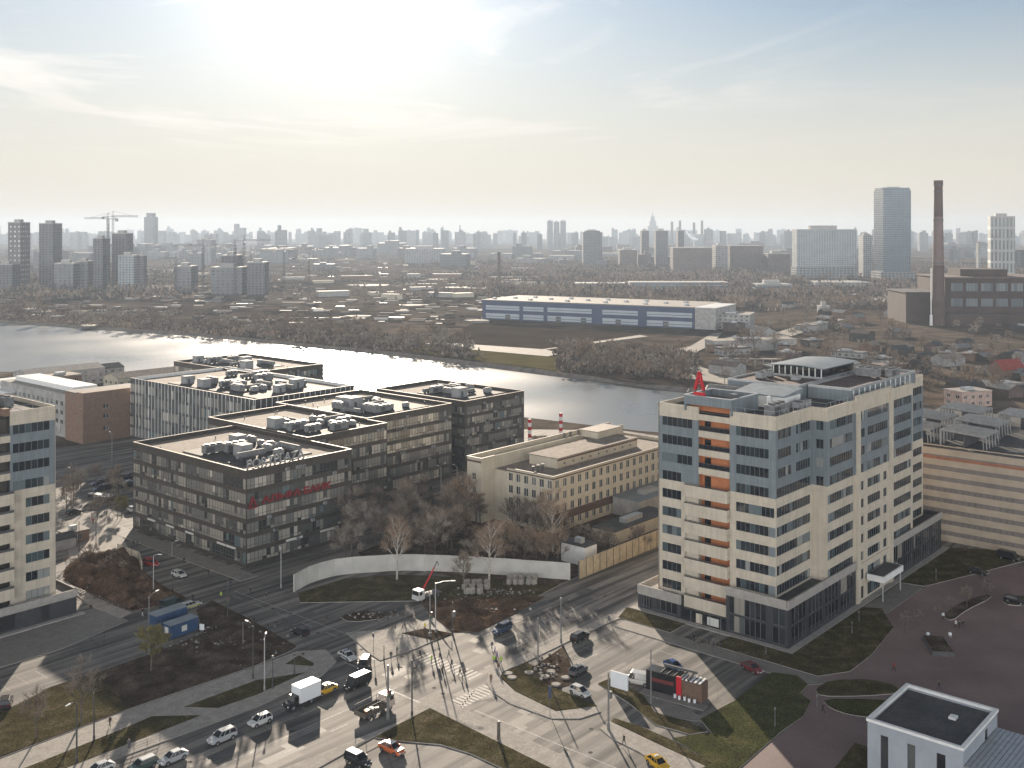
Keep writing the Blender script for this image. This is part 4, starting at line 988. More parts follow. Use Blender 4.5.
def box_house(name, label, cat, base, dims, wall, roofm, wins=True, rz=UA, group=None, gable=False, roofh=.5, over=.3):
    t = thing(name, label, cat, base, rz, group); w_, d_, h_ = dims; mb = MB()
    rows = [(h0 + .9, h0 + 2.3) for h0 in [i * 3. for i in range(max(1, int(h_ / 3)))]] if wins else []
    ws = []
    nx = max(1, int(w_ / 4)); ny = max(1, int(d_ / 4))
    for w in facade(mb, (0, d_), (0, -1), (-1, 0), 0, d_, 0, h_, rows, [((i + .3) * d_ / ny, (i + .7) * d_ / ny) for i in range(ny)], wall, .25): ws.append(((0, d_), (0, -1), (-1, 0), w))
    for w in facade(mb, (0, 0), (1, 0), (0, -1), .25, w_, 0, h_, rows, [((i + .3) * w_ / nx, (i + .7) * w_ / nx) for i in range(nx)], wall, .25): ws.append(((0, 0), (1, 0), (0, -1), w))
    mb.box(.26, w_ - .01, .26, d_ - .01, .05, h_ - .02, wall); mb.box(w_, w_ + .2, 0, d_, 0, h_, wall); mb.box(0, w_ + .2, d_, d_ + .2, 0, h_, wall)
    mb.build('wall', t)
    for (o, d, n, w) in ws[:60]: window(t, o, d, n, w, 2, M['gold'], M['framewhite'], .1)
    rf = MB()
    if gable:
        r = roofh; y = d_ / 2
        for s_ in (0, 1):
            e = [(-over, -over, h_), (w_ + over, -over, h_), (w_ + over, y, h_ + r), (-over, y, h_ + r)] if s_ == 0 else [(-over, y, h_ + r), (w_ + over, y, h_ + r), (w_ + over, d_ + over, h_), (-over, d_ + over, h_)]
            rf.hexa(e + [(p[0], p[1], p[2] + .15) for p in e], roofm)
        for x in (0, w_): rf.face([(x, 0, h_), (x, d_, h_), (x, y, h_ + r)], wall)
    else:
        rf.box(-over, w_ + over, -over, d_ + over, h_ + .001, h_ + roofh * .4, roofm); rf.box(w_ * .3, w_ * .6, d_ * .3, d_ * .6, h_ + roofh * .4, h_ + roofh * .4 + 1.2, M['metal'])
    rf.build('roof', t)
    return t

# ------------------------------------------------------------------ other buildings on the near bank
def brick_block():
    p = W(83, 392); base = Vector((p.x, p.y, 0)); t = thing('brick_building', 'orange brick office building with long white wing behind the left tower', 'building', base, UA)
    mb = MB(); ws = []
    for w in facade(mb, (0, 5), (0, -1), (-1, 0), 0, 5, 0, 18.8, [(9, 10.6), (13, 14.6)], [(2, 3.2)], M['brick']): ws.append(((0, 5), (0, -1), (-1, 0), w))
    for w in facade(mb, (0, 0), (1, 0), (0, -1), .3, 20, 0, 18.8, [(4, 5.6), (8.6, 10.2), (12.4, 14.)], [(8, 10.2)], M['brick']): ws.append(((0, 0), (1, 0), (0, -1), w))
    mb.box(.31, 19.99, .31, 5, .1, 18.4, M['brick']); mb.box(0, 26, 5.01, 14, 0, 18.3, M['brick']); mb.box(20, 28, 2, 5.0, 0, 17.8, M['ppdark']); mb.box(28, 28.3, 2, 14, 0, 17.8, M['ppdark'])
    mb.build('wall', t)
    for (o, d, n, w) in ws: window(t, o, d, n, w, 2, M['gold'], M['framewhite'])
    wg = MB(); wws = facade(wg, (1.5, 74), (0, -1), (-1, 0), 0, 60, 0, 16.5, [(h_, h_ + 1.7) for h_ in (1.5, 5, 8.5, 12)], [(i * 4 + .9, i * 4 + 3.1) for i in range(15)], M['greyblock'])
    wg.box(1.81, 19, 14.01, 74, .1, 16.2, M['greyblock']); wo = wg.build('wing', t)
    for w in wws[-44:]: window(wo, (1.5, 74), (0, -1), (-1, 0), w, 2, M['gold'], M['framewhite'])
    rf = MB(); rf.box(1.6, 19.4, 14.02, 74, 16.51, 16.8, M['walkpale']); rf.box(0, 20, 0, 5, 18.81, 19, M['brick']); rf.box(0, 26.2, 5.02, 14, 18.4, 18.6, M['roofgrey'])
    rf.box(6, 16, 20, 70, 16.8, 18.6, M['white']); rf.build('roof', t)
    return t
brick_block()
for i, (px, Y, w_, d_, h_, wl, rm, lb, gb) in enumerate([
    (52, 480, 14, 12, 12, 'brick', 'roofbeige', 'small orange brick building with a flat roof above the white wing', False),
    (5, 430, 26, 40, 13, 'greyblock', 'white', 'pale building with a white roof at the left edge', False),
    (28, 520, 40, 16, 8, 'greyblock', 'walkpale', 'low grey shed with a pale roof near the left river bank', True),
    (118, 515, 60, 14, 7, 'wb', 'roofbeige', 'long low shed with a beige roof near the finned office block', True),
    (70, 545, 30, 12, 6, 'greyblock', 'roofgrey', 'small grey boathouse on the near river bank', True)]):
    p = W(px, Y); box_house('building', lb, 'building', (p.x, p.y, 0), (w_, d_, h_), M[wl], M[rm], True, UA, None, gb, 2.)
p = G(66, 546); box_house('site_hut', 'small brown hut with a pale flat roof beside the sunlit pavement', 'hut', (p.x, p.y, 0), (6, 4, 3), M['brick'], M['walkpale'], True, UA)
p = G(56, 552); box_house('site_hut', 'lower grey hut with a gabled roof nearest the left tower', 'hut', (p.x, p.y, 0), (5, 4, 2.6), M['greyblock'], M['roofgrey'], False, UA, None, True, 1.2)
p = G(585, 567); box_house('gatehouse', 'small white gatehouse just behind the corner of the yellow fence', 'gatehouse', (p.x, p.y, 0), (4.5, 7, 4.6), M['white'], M['roofgrey'], False, UA)
p = G(600, 548); box_house('garage', 'low garage with a dark flat roof between the yellow fence and cream building', 'garage', (p.x + 4, p.y + 2, 0), (26, 7, 3.4), M['wb'], M['roofgrey'], False, UA)
p = G(640, 520); box_house('garage', 'grey-roofed annex against the cream building near the tall tower', 'garage', (p.x, p.y, 0), (22, 9, 5), M['greyblock'], M['bluemetalroof'], False, UA)

def parking_building():
    t = thing('parking_building', 'beige multi-storey car park with brown and red stripes right of the tower', 'car park', AB(91.5, -80), UA)
    M['redstripe'] = mat('red_brown_stripe', (.27, .115, .07), .7, .15, .4); M['pkcream'] = mat('beige_cladding', (.40, .33, .255), .7, .08, .4, noise2=(.12, .2)); M['pkgrey'] = mat('brown_grey_cladding', (.19, .165, .155), .7, .12, .4, noise2=(.12, .2))
    wl = MB(); h = 24.5; Ln = 104.; D = 62.
    wl.box(.3, D, .01, Ln - .01, 0, h - .8, M['pkgrey'])
    z = .0
    for i in range(9): wl.box(0, .29, 0, Ln, i * 2.75, i * 2.75 + 1.6, M['pkcream']); wl.box(.0, .29, 0, Ln, i * 2.75 + 1.605, i * 2.75 + 2.745, M['pkgrey']) if i < 8 else None
    for i in range(9): wl.box(.3, D, Ln, Ln + .25, i * 2.75, i * 2.75 + 1.6, M['pkcream'])
    wl.build('wall', t)
    for k, (i, y0, y1) in enumerate([(7, 0, Ln - 6), (6, 0, 62), (5, 0, 46), (4, 0, 30)]):
        s = MB(); s.box(-.08, -.003, y0, y1, i * 2.75 + 1.6, i * 2.75 + 2.35, M['redstripe']); s.build('red_stripe', t)
    for i in range(7):
        for (y0, y1) in ((3, 30), (33, 62), (65, 99)):
            s = MB(); s.box(-.05, -.002, y0, y1, i * 2.75 + 1.75, i * 2.75 + 2.5, M['pkgrey'])
            for q in range(int((y1 - y0) / 1.5)): s.box(-.09, -.051, y0 + q * 1.5, y0 + q * 1.5 + .1, i * 2.75 + 1.75, i * 2.75 + 2.5, M['framedark'])
            if i < 4 or (i == 4 and y0 > 30) : s.build('louvre', t)
    rf = MB(); rf.box(.31, D, .02, Ln - .02, h - .79, h - .6, M['roofgrey']); rf.box(0, .3, 0, Ln, h - .25, h, M['pkcream']); rf.box(30, 58, 20, 44, h - .59, h + 3, M['greyblock'])
    rf.box(29.6, 58.4, 19.6, 44.4, h + 3, h + 3.3, M['bluemetalroof']); rf.build('roof', t)
    rk = MB()
    for k in range(5):
        for q in range(2): rk.cyl((k * 2., -1.2 + q * .6, 0), (k * 2., -1.0 + q * .6, 2.2), .12, .12, M['hvacw'], 6)
        rk.cyl((k * 2., -1.2, 2.2), (k * 2. + .2, 8, 2.6), .26, .26, M['hvacw'], 8); rk.cyl((k * 2., 8, 2.6), (k * 2., 8, 0), .26, .2, M['hvacw'], 8)
    rk.box(-.5, 9, 3, 3.2, 0, 2.1, M['darkmetal'])
    d = rk.data('ventilation_rack')
    for (x, y) in ((4, 88), (4, 74), (22, 90), (22, 76), (4, 52), (4, 40), (4, 28), (4, 16), (4, 4), (18, 52), (18, 4), (40, 86), (40, 70)):
        o = link('ventilation_rack', d, t); o.location = (x, y, h - .6); o.scale = (1.25, 1.25, 1.5)
parking_building()

def white_pavilion():
    p = G(867.5, 718, 10); t = thing('white_pavilion', 'white two-storey pavilion with a dark flat roof and slit windows at the bottom right', 'building', (p.x, p.y, 0), UA)
    wl = MB(); h = 9.6; b0 = -13.2; wn = []
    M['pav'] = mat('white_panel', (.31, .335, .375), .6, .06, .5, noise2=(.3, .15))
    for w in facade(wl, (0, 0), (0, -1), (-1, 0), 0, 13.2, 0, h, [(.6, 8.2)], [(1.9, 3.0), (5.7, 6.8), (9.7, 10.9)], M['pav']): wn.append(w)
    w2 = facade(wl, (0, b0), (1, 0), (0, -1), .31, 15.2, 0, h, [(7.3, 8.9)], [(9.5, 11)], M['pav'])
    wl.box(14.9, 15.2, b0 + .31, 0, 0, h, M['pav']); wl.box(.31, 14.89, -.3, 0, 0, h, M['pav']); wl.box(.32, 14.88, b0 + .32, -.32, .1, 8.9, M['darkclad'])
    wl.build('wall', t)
    for w in wn: window(t, (0, 0), (0, -1), (-1, 0), w, 1, M['gshop'], M['framedark'], .2, .1)
    for w in w2: window(t, (0, b0), (1, 0), (0, -1), w, 1, M['gshop'], M['framedark'], .2, .1)
    rf = MB(); rf.box(.3, 14.9, b0 + .3, -.3, 9.0, 9.25, M['roofgrey'])
    for q in ((-.15, .4, b0 - .15, .15), (14.8, 15.35, b0 - .15, .15), (.4, 14.8, b0 - .15, b0 + .4), (.4, 14.8, -.4, .15)): rf.box(*q, h, h + .4, M['white'])
    rf.box(9, 10.2, -9.3, -8.3, 9.25, 9.6, M['white']); rf.build('roof', t)
    an = MB(); an.box(.5, 14.5, b0 - 9, b0 - .01, 0, 7.2, M['darkclad']); 
    for k in range(4): an.box(.3, .49, b0 - 2.4 - k * 2.2, b0 - 2.2 - k * 2.2, .2, 7, M['frame'])
    an.box(.3, .48, b0 - 9, b0 - .02, 6.6, 7.2, M['white'])
    ao = an.build('annex', t)
    ar = MB(); n = 14
    for k in range(n): ar.box(.2, 14.8, b0 - 9 + k * .64, b0 - 9 + k * .64 + .5, 7.3, 7.5, M['metal'])
    ar.box(.2, 14.8, b0 - 9.1, b0 - .03, 7.21, 7.4, M['metal']); ar.build('roof', ao)
white_pavilion()

# fences
def fence(name, label, pts, h, m, post=None, base=None, thick=.18, cap=None, kind='fence'):
    p0 = Vector((*pts[0], 0)); t = thing(name, label, kind, p0)
    mb = MB(); pm = MB()
    for i in range(len(pts) - 1):
        a = Vector(pts[i]) - p0.xy; b = Vector(pts[i + 1]) - p0.xy; d = (b - a); L_ = d.length; d.normalize(); n = Vector((-d.y, d.x))
        k = max(1, int(L_ / 2.6))
        for j in range(k):
            e = .002 if j % 2 else 0
            mb.obox(a, d, n, L_ * j / k + .02, L_ * (j + 1) / k - .02, -thick / 2 - e, thick / 2 + e, .05, h + (.03 if j % 3 == 0 else 0), m)
            pm.obox(a, d, n, L_ * j / k - .06, L_ * j / k + .06, -thick / 2 - .07, thick / 2 + .07, 0, h + .02, post or m)
    mb.build('panel', t); pm.build('post', t); return t
def gp(*l): return [tuple(G(x, y)[:2]) for x, y in l]
curve = smooth_poly(gp((294, 592), (312, 582), (340, 574.5), (400, 570.5), (450, 572), (500, 575), (540, 578), (579, 580.8)), 1)
curve = [tuple(G(294, 592)[:2])] + [c for c in curve[1:-2]] 
fence('perimeter_wall', 'curved pale concrete wall in front of the bare trees', curve[:15], 3.9, M['wallwhite'], None, kind='wall')
fence('hoarding', 'yellow board fence along the main road beside the tall tower', [tuple(AB(6.0, 54.6)[:2]), tuple(AB(60, 54.8)[:2])], 4.2, M['hoard'], M['darkmetal'])
fence('hoarding', 'short pale board fence around the dug mound on the left', gp((118, 553), (139, 561), (142, 571)), 2.2, M['wb'], M['darkmetal'])
def railing(label, a, b, h=1.1):
    t = thing('guard_rail', label, 'railing', a); r = MB(); v = b - a; n = int(v.length / 2)
    for z in (.35, .7, h): r.cyl((0, 0, z), v + Vector((0, 0, z)), .035, .035, M['pole'], 5)
    r.build('rail', t)
    for k in range(n + 1):
        q = MB(); q.cyl(v * k / n, v * k / n + Vector((0, 0, h)), .045, .045, M['pole'], 5); q.build('post', t)
railing('grey tubular railing along the kerb of the lower left road', G(107, 761, .12), G(160, 742, .12))
railing('grey tubular railing by the pavement near the blue cabins', G(70, 590, .12), G(124, 612, .12))

# ------------------------------------------------------------------ far bank and skyline
def blue_warehouse():
    a, b = W(482, 944), W(694, 848); d = (b - a); L_ = d.length; rz = math.atan2(d.y, d.x)
    t = thing('warehouse', 'long blue and white striped warehouse on the far bank', 'warehouse', a, rz)
    M['blue'] = mat('blue_cladding', (.042, .06, .115), .6, .1, .1); M['whitec'] = mat('white_cladding', (.34, .37, .41), .55, .08, .1)
    h = 16.8; mb = MB(); mb.box(0, L_, .4, 70, 0, h, M['blue']); mb.box(0, L_, 0, .39, h - 3, h, M['blue']); mb.build('wall', t)
    for i, (x0, x1) in enumerate(((4, 38), (42, 62), (66, 108), (118, 150), (158, 197))):
        for z0, z1 in ((1.2, 5.6), (8.8, 12.6)):
            s = MB(); s.box(x0, x1, .02, .395, z0, z1, M['whitec']); s.box(x0, x1, -.02, .015, z0 + 1.4, z0 + 2.1, M['bluegrey']); s.build('white_band', t)
    for x in (24, 74, 98, 130, 172): s = MB(); s.box(x, x + 5, .01, .41, 0, 5, M['darkmetal']); s.build('loading_door', t)
    rf = MB(); rf.box(-.5, L_ + .5, -.5, 71, h + .01, h + .8, M['kerbwalk'])
    for i in range(16): rf.box(5 + i * 12, 8 + i * 12, 10 + (i * 17) % 50, 13 + (i * 17) % 50, h + .8, h + 2.2, M['metal'])
    rf.build('roof', t)
    o = MB(); o.box(L_ + .6, L_ + 18, .2, 55, 0, h + .5, M['greyblock']); o.box(L_ + .5, L_ + 18.2, .1, 55.2, h + .51, h + .9, M['white']); o.build('office_wing', t)
blue_warehouse()
p = W(712, 850); box_house('building', 'pale three-storey block joined to the right end of the blue warehouse', 'building', (p.x, p.y, 0), (30, 30, 12), M['greyblock'], M['walkpale'], True, R(-20))

def smokestack():
    p = W(938.3, 880); t = thing('smokestack', 'tall tapering brick smokestack on the right', 'smokestack', p)
    h = 121.5; mb = MB(); n = 12
    M['stack'] = mat('stack_brick', (.1, .066, .058), .85, .15, .15, noise2=(.08, .3)); M['stackpale'] = mat('stack_pale', (.16, .118, .108), .85, .12, .15)
    rad = lambda z: 5.6 - 2.3 * min(1, z / h) ** .8
    for k in range(n): mb.cyl((0, 0, h * k / n), (0, 0, h * (k + 1) / n), rad(h * k / n), rad(h * (k + 1) / n), M['stackpale'] if 5 <= k <= 8 else M['stack'], 20, False)
    mb.build('shaft', t, True)
    for z in (52, 88, 112, 117): r = MB(); r.cyl((0, 0, z), (0, 0, z + .8), rad(z) + .5, rad(z) + .5, M['darkmetal'], 20); r.build('ring', t)
    r = MB(); r.cyl((0, 0, h - 4), (0, 0, h), 3.8, 3.7, M['stack'], 20); r.build('crown', t)
    f = MB(); f.cyl((-6.4, -1, 0), (-6.4, -1, 48), .5, .5, M['white'], 6); f.cyl((-6.4, -1, 0), (-6.4, -1, 9), 1.3, 1.2, M['white'], 8); f.build('flue_pipe', t)
smokestack()
def power_station():
    p = W(945, 892); t = thing('power_station', 'dark brick power station hall with two rows of big windows behind the smokestack', 'power station', p, R(-3))
    M['psb'] = mat('old_brick', (.06, .04, .035), .85, .2, .08, noise2=(.05, .3)); M['psw'] = glass('hall_glass', [(0, (.06, .08, .095)), (.5, (.1, .12, .135)), (1, (.15, .165, .175))], .3, .3)
    mb = MB(); ws = facade(mb, (0, 0), (1, 0), (0, -1), 0, 110, 0, 39, [(15, 22), (28, 35)], [(5 + i * 12.5, 15 + i * 12.5) for i in range(8)], M['psb'], .6)
    mb.box(0, 110, .62, 70, .1, 38, M['psb']); mb.box(-30, -.01, 8, 60, 0, 26, M['psb']); mb.build('wall', t)
    for w in ws: window(t, (0, 0), (1, 0), (0, -1), w, 4, M['psw'], M['framedark'], .4, .3)
    rf = MB(); rf.box(-1, 111, -.8, 71, 39.01, 40, M['roofbrown']); rf.box(20, 60, 20, 50, 40, 46, M['psb']); rf.box(-31, -.02, 7, 61, 26.01, 26.8, M['roofgrey']); rf.build('roof', t)
    an = MB(); an.box(-10, 112, -14, -.7, 0, 9, M['psb']); an.box(-10, 112, -14.2, -.68, 9.01, 9.5, M['roofgrey']); an.build('annex', t)
power_station()

GM = {}
def gm_(name, *a, **k):
    if name not in GM: GM[name] = gridmat(name, *a, **k)
    return GM[name]
def far_tower(name, label, px0, px1, ytop, Y, m, d=None, group=None, crown=True, rz=0., cat='building', step=None, podium=None):
    h = ZY(ytop, Y); d = d or (px1 - px0) / F * Y * .8; full = px1 - px0
    d = min(d, .45 * full / max(1, abs((px0 + px1) / 2 - 512)) * Y)
    if px1 < 512: px1 -= (512 - px1) * d / (Y + d)
    elif px0 > 512: px0 += (px0 - 512) * d / (Y + d)
    p = W((px0 + px1) / 2, Y); w = (px1 - px0) / F * Y
    t = thing(name, label, cat, p, rz, group)
    mb = MB(); mb.box(-w / 2, w / 2, 0, d, 0, h, m)
    if step: mb.box(-w / 2 * step[0], w / 2 * step[0], d * .1, d * .9, h, h + step[1], m)
    mb.build('wall', t)
    rf = MB(); rf.box(-w / 2 - .3, w / 2 + .3, -.3, d + .3, h + .01, h + 1.2, M['greyblock']) if not step else None
    if crown: rf.box(-w * .25, w * .2, d * .3, d * .7, h + 1.21, h + 4.5 + w * .03, M['greyblock'])
    if rf.f: rf.build('roof', t)
    if podium:
        q = MB(); q.box(-w / 2 * podium[0], w / 2 * podium[0], -3, d + 3, 0, podium[1], gm_('podium_w', (.16, .17, .18), (.05, .06, .07), 6, 4, .6, .6)); q.build('podium', t)
    return t
g1 = gm_('glass_tower', (.065, .1, .13), (.03, .05, .065), 3.2, 3.6, .6, .6, .35)
g2 = gm_('pale_slab', (.24, .265, .28), (.09, .11, .13), 4.2, 3.3, .5, .5)
g3 = gm_('dark_tower', (.13, .12, .12), (.42, .42, .42), 5.5, 6.4, .32, .35)
g4 = gm_('grey_tower', (.1, .103, .11), (.05, .055, .06), 4.5, 3.3, .5, .5)
g5 = gm_('white_tower', (.33, .34, .34), (.14, .16, .18), 3.6, 3.4, .45, .55)
g6 = gm_('stripe_tower', (.3, .31, .29), (.05, .065, .075), 5.2, 17., .5, .8)
g7 = gm_('brick_slab', (.11, .085, .08), (.07, .065, .065), 4., 3.3, .5, .5)
g8 = gm_('far_pale', (.2, .2, .2), (.13, .13, .14), 6, 4, .5, .5)
g9 = gm_('far_grey', (.14, .145, .155), (.09, .095, .1), 6, 4, .5, .5)
g10 = gm_('low_office', (.19, .2, .215), (.08, .1, .12), 400, 4.2, 1.1, .5)
far_tower('glass_tower', 'tall blue-grey glass tower left of the smokestack', 874, 911, 190, 1700, g1, 45, podium=(1.2, 12), step=(.99, 4))
far_tower('apartment_slab', 'wide pale apartment slab left of the blue-grey glass tower', 792, 856.5, 230, 1720, g2, 30, podium=(1.02, 20))
far_tower('apartment_tower', 'narrow pale block squeezed between the wide slab and glass tower', 858.5, 872.5, 236, 1800, g5, 25)
far_tower('striped_tower', 'tower with irregular vertical stripes at the right edge', 981, 1014, 217, 1560, g6, 36, rz=R(-18))
far_tower('apartment_tower', 'slim white block just left of the vertically striped tower', 976, 981, 244, 1640, g5, 20)
far_tower('apartment_tower', 'dark leftmost high-rise with a checker of pale windows', 8, 30, 223, 1400, g3, 30)
far_tower('apartment_tower', 'second dark high-rise from the left, with a plain grey side', 39, 62, 224, 1420, g4, 30)
far_tower('apartment_tower', 'unfinished grey high-rise left of the two tower cranes', 93, 110, 239, 1400, g4, 28)
far_tower('apartment_tower', 'unfinished high-rise right behind the two tower cranes', 112, 133, 234, 1440, g4, 26)
far_tower('apartment_block', 'mid-rise pale block stepping down beside the craned high-rises', 118, 139, 256, 1390, g2, 20)
far_tower('apartment_block', 'lower grey end block right of the craned high-rises', 139, 147, 256, 1400, g4, 20)
far_tower('apartment_block', 'low grey block between the two left high-rises', 54, 80, 264, 1380, g9, 22)
far_tower('apartment_block', 'low dark block below the leftmost high-rise', -6, 20, 265, 1360, g4, 22)
far_tower('apartment_block', 'low block left of the craned high-rises', 76, 94, 262, 1400, g9, 22)
far_tower('apartment_tower', 'hazy tall twin-topped tower above the left skyline', 144, 158, 217, 3600, g9, 50, step=(.6, 14))
far_tower('unfinished_block', 'unfinished concrete block with cranes, left part', 211, 248, 268, 1300, g9, 30)
far_tower('unfinished_block', 'unfinished concrete block with cranes, tall middle part', 221, 243, 256, 1340, g4, 30)
far_tower('unfinished_block', 'unfinished concrete block with cranes, right part', 247, 269, 263, 1290, g4, 24)
far_tower('unfinished_block', 'low unfinished frame left of the craned concrete block', 174, 198, 267, 1350, g9, 30)
far_tower('apartment_block', 'pale hazy block above the unfinished concrete block', 197, 216, 240, 2400, g8, 40)
far_tower('drum_tower', 'dark round-shouldered tower block near the skyline centre', 582, 602, 232, 2300, g4, 40, step=(.8, 3))
for i, (a, b) in enumerate(((547, 553.5), (553.5, 560), (560, 566.5))):
    far_tower('apartment_tower', ('leftmost', 'middle', 'rightmost')[i] + ' of three joined pale towers on the centre skyline', a, b - .6, 221 + (i == 1), 4200, g9, 40)
for i, (a, b, y, lb) in enumerate(((640, 649, 231, 'slim dark tower left of the far spire'), (654, 668, 231, 'dark tower in front of the far spire'), (676, 684, 231, 'slim dark tower right of the far spire'))):
    far_tower('apartment_tower', lb, a, b, y, 2300, g4, 30)
far_tower('apartment_block', 'wide brick-coloured slab complex, left half', 670, 712, 248, 2000, g7, 40, crown=False)
far_tower('apartment_block', 'wide brick-coloured slab complex, middle half with two pale tops', 712, 728, 246, 2020, g8, 40)
far_tower('apartment_block', 'wide brick-coloured slab complex, right half', 726, 763, 246, 2040, g7, 40, crown=False)
far_tower('apartment_block', 'brown block left of the wide brick-coloured slab complex', 618, 637, 250, 2200, g7, 40)
far_tower('apartment_block', 'low brown block at the right end of the brick-coloured complex', 763, 790, 254, 1950, g7, 40)
far_tower('office_complex', 'long low office complex with ribbon windows, right stretch', 628, 728, 283, 1380, g10, 30, crown=False)
far_tower('office_complex', 'long low office complex with ribbon windows, left stretch', 575, 627, 284, 1420, g10, 30, crown=False)
far_tower('office_complex', 'long low office complex with ribbon windows, far right stretch', 752, 792, 285, 1370, g10, 30)
far_tower('shopping_shed', 'flat white shed below the wide pale slab', 806, 872, 283, 1480, g8, 50, crown=False)
far_tower('warehouse', 'flat grey shed left of the thin dark chimney', 405, 445, 249, 2500, g8, 60)
for (px, yt, Y, r, lb) in ((499, 253, 1650, 2.2, 'thin dark factory chimney standing on the wasteland'), (672, 222, 5200, 6, 'first far factory chimney right of the spire'), (680, 221, 5200, 6, 'second far factory chimney right of the spire'), (702, 221, 5200, 6, 'last far factory chimney right of the spire'), (694, 223, 5200, 6, 'third far factory chimney right of the spire')):
    p = W(px, Y); t = thing('chimney', lb, 'chimney', p); s = MB(); h = ZY(yt, Y); s.cyl((0, 0, 0), (0, 0, h), r * 1.2, r, M['stack'], 12); s.build('shaft', t); q = MB(); q.cyl((0, 0, h), (0, 0, h + 2), r * 1.15, r * 1.15, M['darkmetal'], 12); q.build('crown', t)
def spire():
    Y = 6200.; p = W(652.5, Y); t = thing('spire_tower', 'pale stepped tower with a needle spire on the skyline', 'tower', p); k = Y / F
    mb = MB()
    for (w, z0, y1) in ((10, 229, 226), (6.5, 226, 221), (4, 221, 216.5)): mb.box(-w / 2 * k, w / 2 * k, -w / 2 * k, w / 2 * k, max(0, ZY(z0, Y)) if z0 < 229 else 0, ZY(y1, Y), g8)
    mb.build('wall', t); s = MB(); s.cyl((0, 0, ZY(216.5, Y)), (0, 0, ZY(210.5, Y)), 1.6 * k / 2, .1, g8, 6); s.build('spire', t)
spire()
M['crane'] = paint('crane_paint', (.28, .22, .12), .6)
def tower_crane(label, px, Y, ytop, jib, rz, m=None):
    m = m or M['darkmetal']; p = W(px, Y); h = ZY(ytop, Y); t = thing('tower_crane', label, 'crane', p, rz, None); s = MB(); w = 1.1
    for x in (-w, w):
        for y in (-w, w): s.box(x - .22, x + .22, y - .22, y + .22, 0, h, m)
    z = 0
    while z < h - 5:
        s.cyl((-w, -w, z), (w, -w, z + 5), .16, .16, m, 4, False); s.cyl((w, w, z), (-w, w, z + 5), .16, .16, m, 4, False); s.cyl((-w, w, z), (-w, -w, z + 5), .16, .16, m, 4, False); z += 5
    s.build('mast', t)
    j = MB(); j.box(0, jib, -.8, -.4, h, h + .5, m); j.box(0, jib, .4, .8, h, h + .5, m); j.box(0, jib, -.2, .2, h + 1.8, h + 2.2, m)
    for k in range(int(jib / 3)): j.cyl((k * 3, .6, h + .3), (k * 3 + 1.5, 0, h + 2), .15, .15, m, 4, False); j.cyl((k * 3 + 1.5, 0, h + 2), (k * 3 + 3, -.6, h + .3), .15, .15, m, 4, False)
    j.build('jib', t)
    c = MB(); c.box(-14, 0, -.7, .7, h, h + .6, m); c.box(-14, -10.5, -1, 1, h - 3, h + .6, M['greyblock']); c.build('counter_jib', t)
    a = MB(); a.cyl((0, 0, h), (0, 0, h + 8), .5, .3, m, 6); a.cyl((0, 0, h + 8), (jib * .7, 0, h + 2.2), .12, .12, m, 4); a.cyl((0, 0, h + 8), (-12, 0, h + .6), .12, .12, m, 4); a.build('apex', t)
    q = MB(); q.box(.5, 2.4, -2.2, -.9, h - 2.4, h, M['white']); q.build('cab', t)
for a in (('left tower crane over the unfinished high-rises', 108, 1380, 219, 34, R(170)), ('right tower crane over the unfinished high-rises', 113, 1400, 217, 32, R(20)),
          ('tower crane above the craned concrete block, long jib left', 203, 1280, 246, 38, R(185)), ('tower crane in the middle of the concrete block', 235, 1290, 246, 34, R(160)),
          ('taller tower crane behind the concrete block, jib right', 244, 1330, 241, 36, R(5)), ('tower crane right of the concrete block', 251, 1300, 251, 30, R(15)),
          ('pale tower crane standing alone on the wasteland', 284, 1350, 250, 52, R(5)), ('white short tower crane on the wasteland', 309, 1250, 259, 24, R(190)), ('small tower crane left of the low unfinished frame', 176, 1350, 259, 24, R(170))):
    tower_crane(*a)
# striped vents by the water
for px, Y, yt, lb in ((529.7, 372, 419, 'left red and white striped pipe behind the cream building'), (560.8, 380, 413, 'right, taller red and white striped pipe behind the cream building')):
    p = W(px, Y); h = ZY(yt, Y); t = thing('striped_pipe', lb, 'vent pipe', p); s = MB(); s.cyl((0, 0, 0), (0, 0, h), .62, .62, M['white'], 12); s.build('pipe', t)
    for k in range(4): r = MB(); r.cyl((0, 0, h - 1.3 - k * 2.6), (0, 0, h - .05 - k * 2.6), .65, .65, M['redw'], 12); r.build('red_band', t)
# the far city: single blocks, too hazed to tell apart
rs = random.Random(42)
prot = []
for m in (g8, g9, g4, g8):
    for v in range(2):
        mb = MB(); mb.box(-.5, .5, 0, 1, 0, 1, m)
        if v: mb.box(-.3, .1, .2, .7, 1.0, 1.12, m)
        prot.append(m)
def city(px, yt, Y, w, m, label, group, name='city_block'):
    h = max(6, ZY(yt, Y)); p = W(px, Y); ww = w / F * Y; mb = MB(); d = ww * rs.uniform(.4, 1.); mb.box(-ww / 2, ww / 2, 0, d, 0, h, m)
    if rs.random() < .6: a = rs.uniform(-.4, .1) * ww; mb.box(a, a + ww * .3, d * .2, d * .7, h, h + rs.uniform(3, 8), m)
    if rs.random() < .35: a = rs.uniform(-.5, .2) * ww; mb.box(a, a + ww * .3, -.1 * d, d * .9, 0, h * rs.uniform(1.03, 1.25), m)
    o = mb.build(name); o.location = p; o.rotation_euler = (0, 0, R(rs.uniform(-25, 25))); tag(o, label, 'city block', group); return o
for i in range(240):
    px = i / 240 * 1060 - 18 + rs.uniform(-4, 4); Y = rs.uniform(3800, 7600); yt = rs.gauss(233, 2.3); yt = max(226.5, min(237, yt))
    if rs.random() < .05: yt -= 4
    city(px, yt, Y, rs.uniform(2.5, 11), rs.choice((g8, g9, g9, g4)), 'pale hazed block among many on the horizon skyline', 'far skyline blocks')
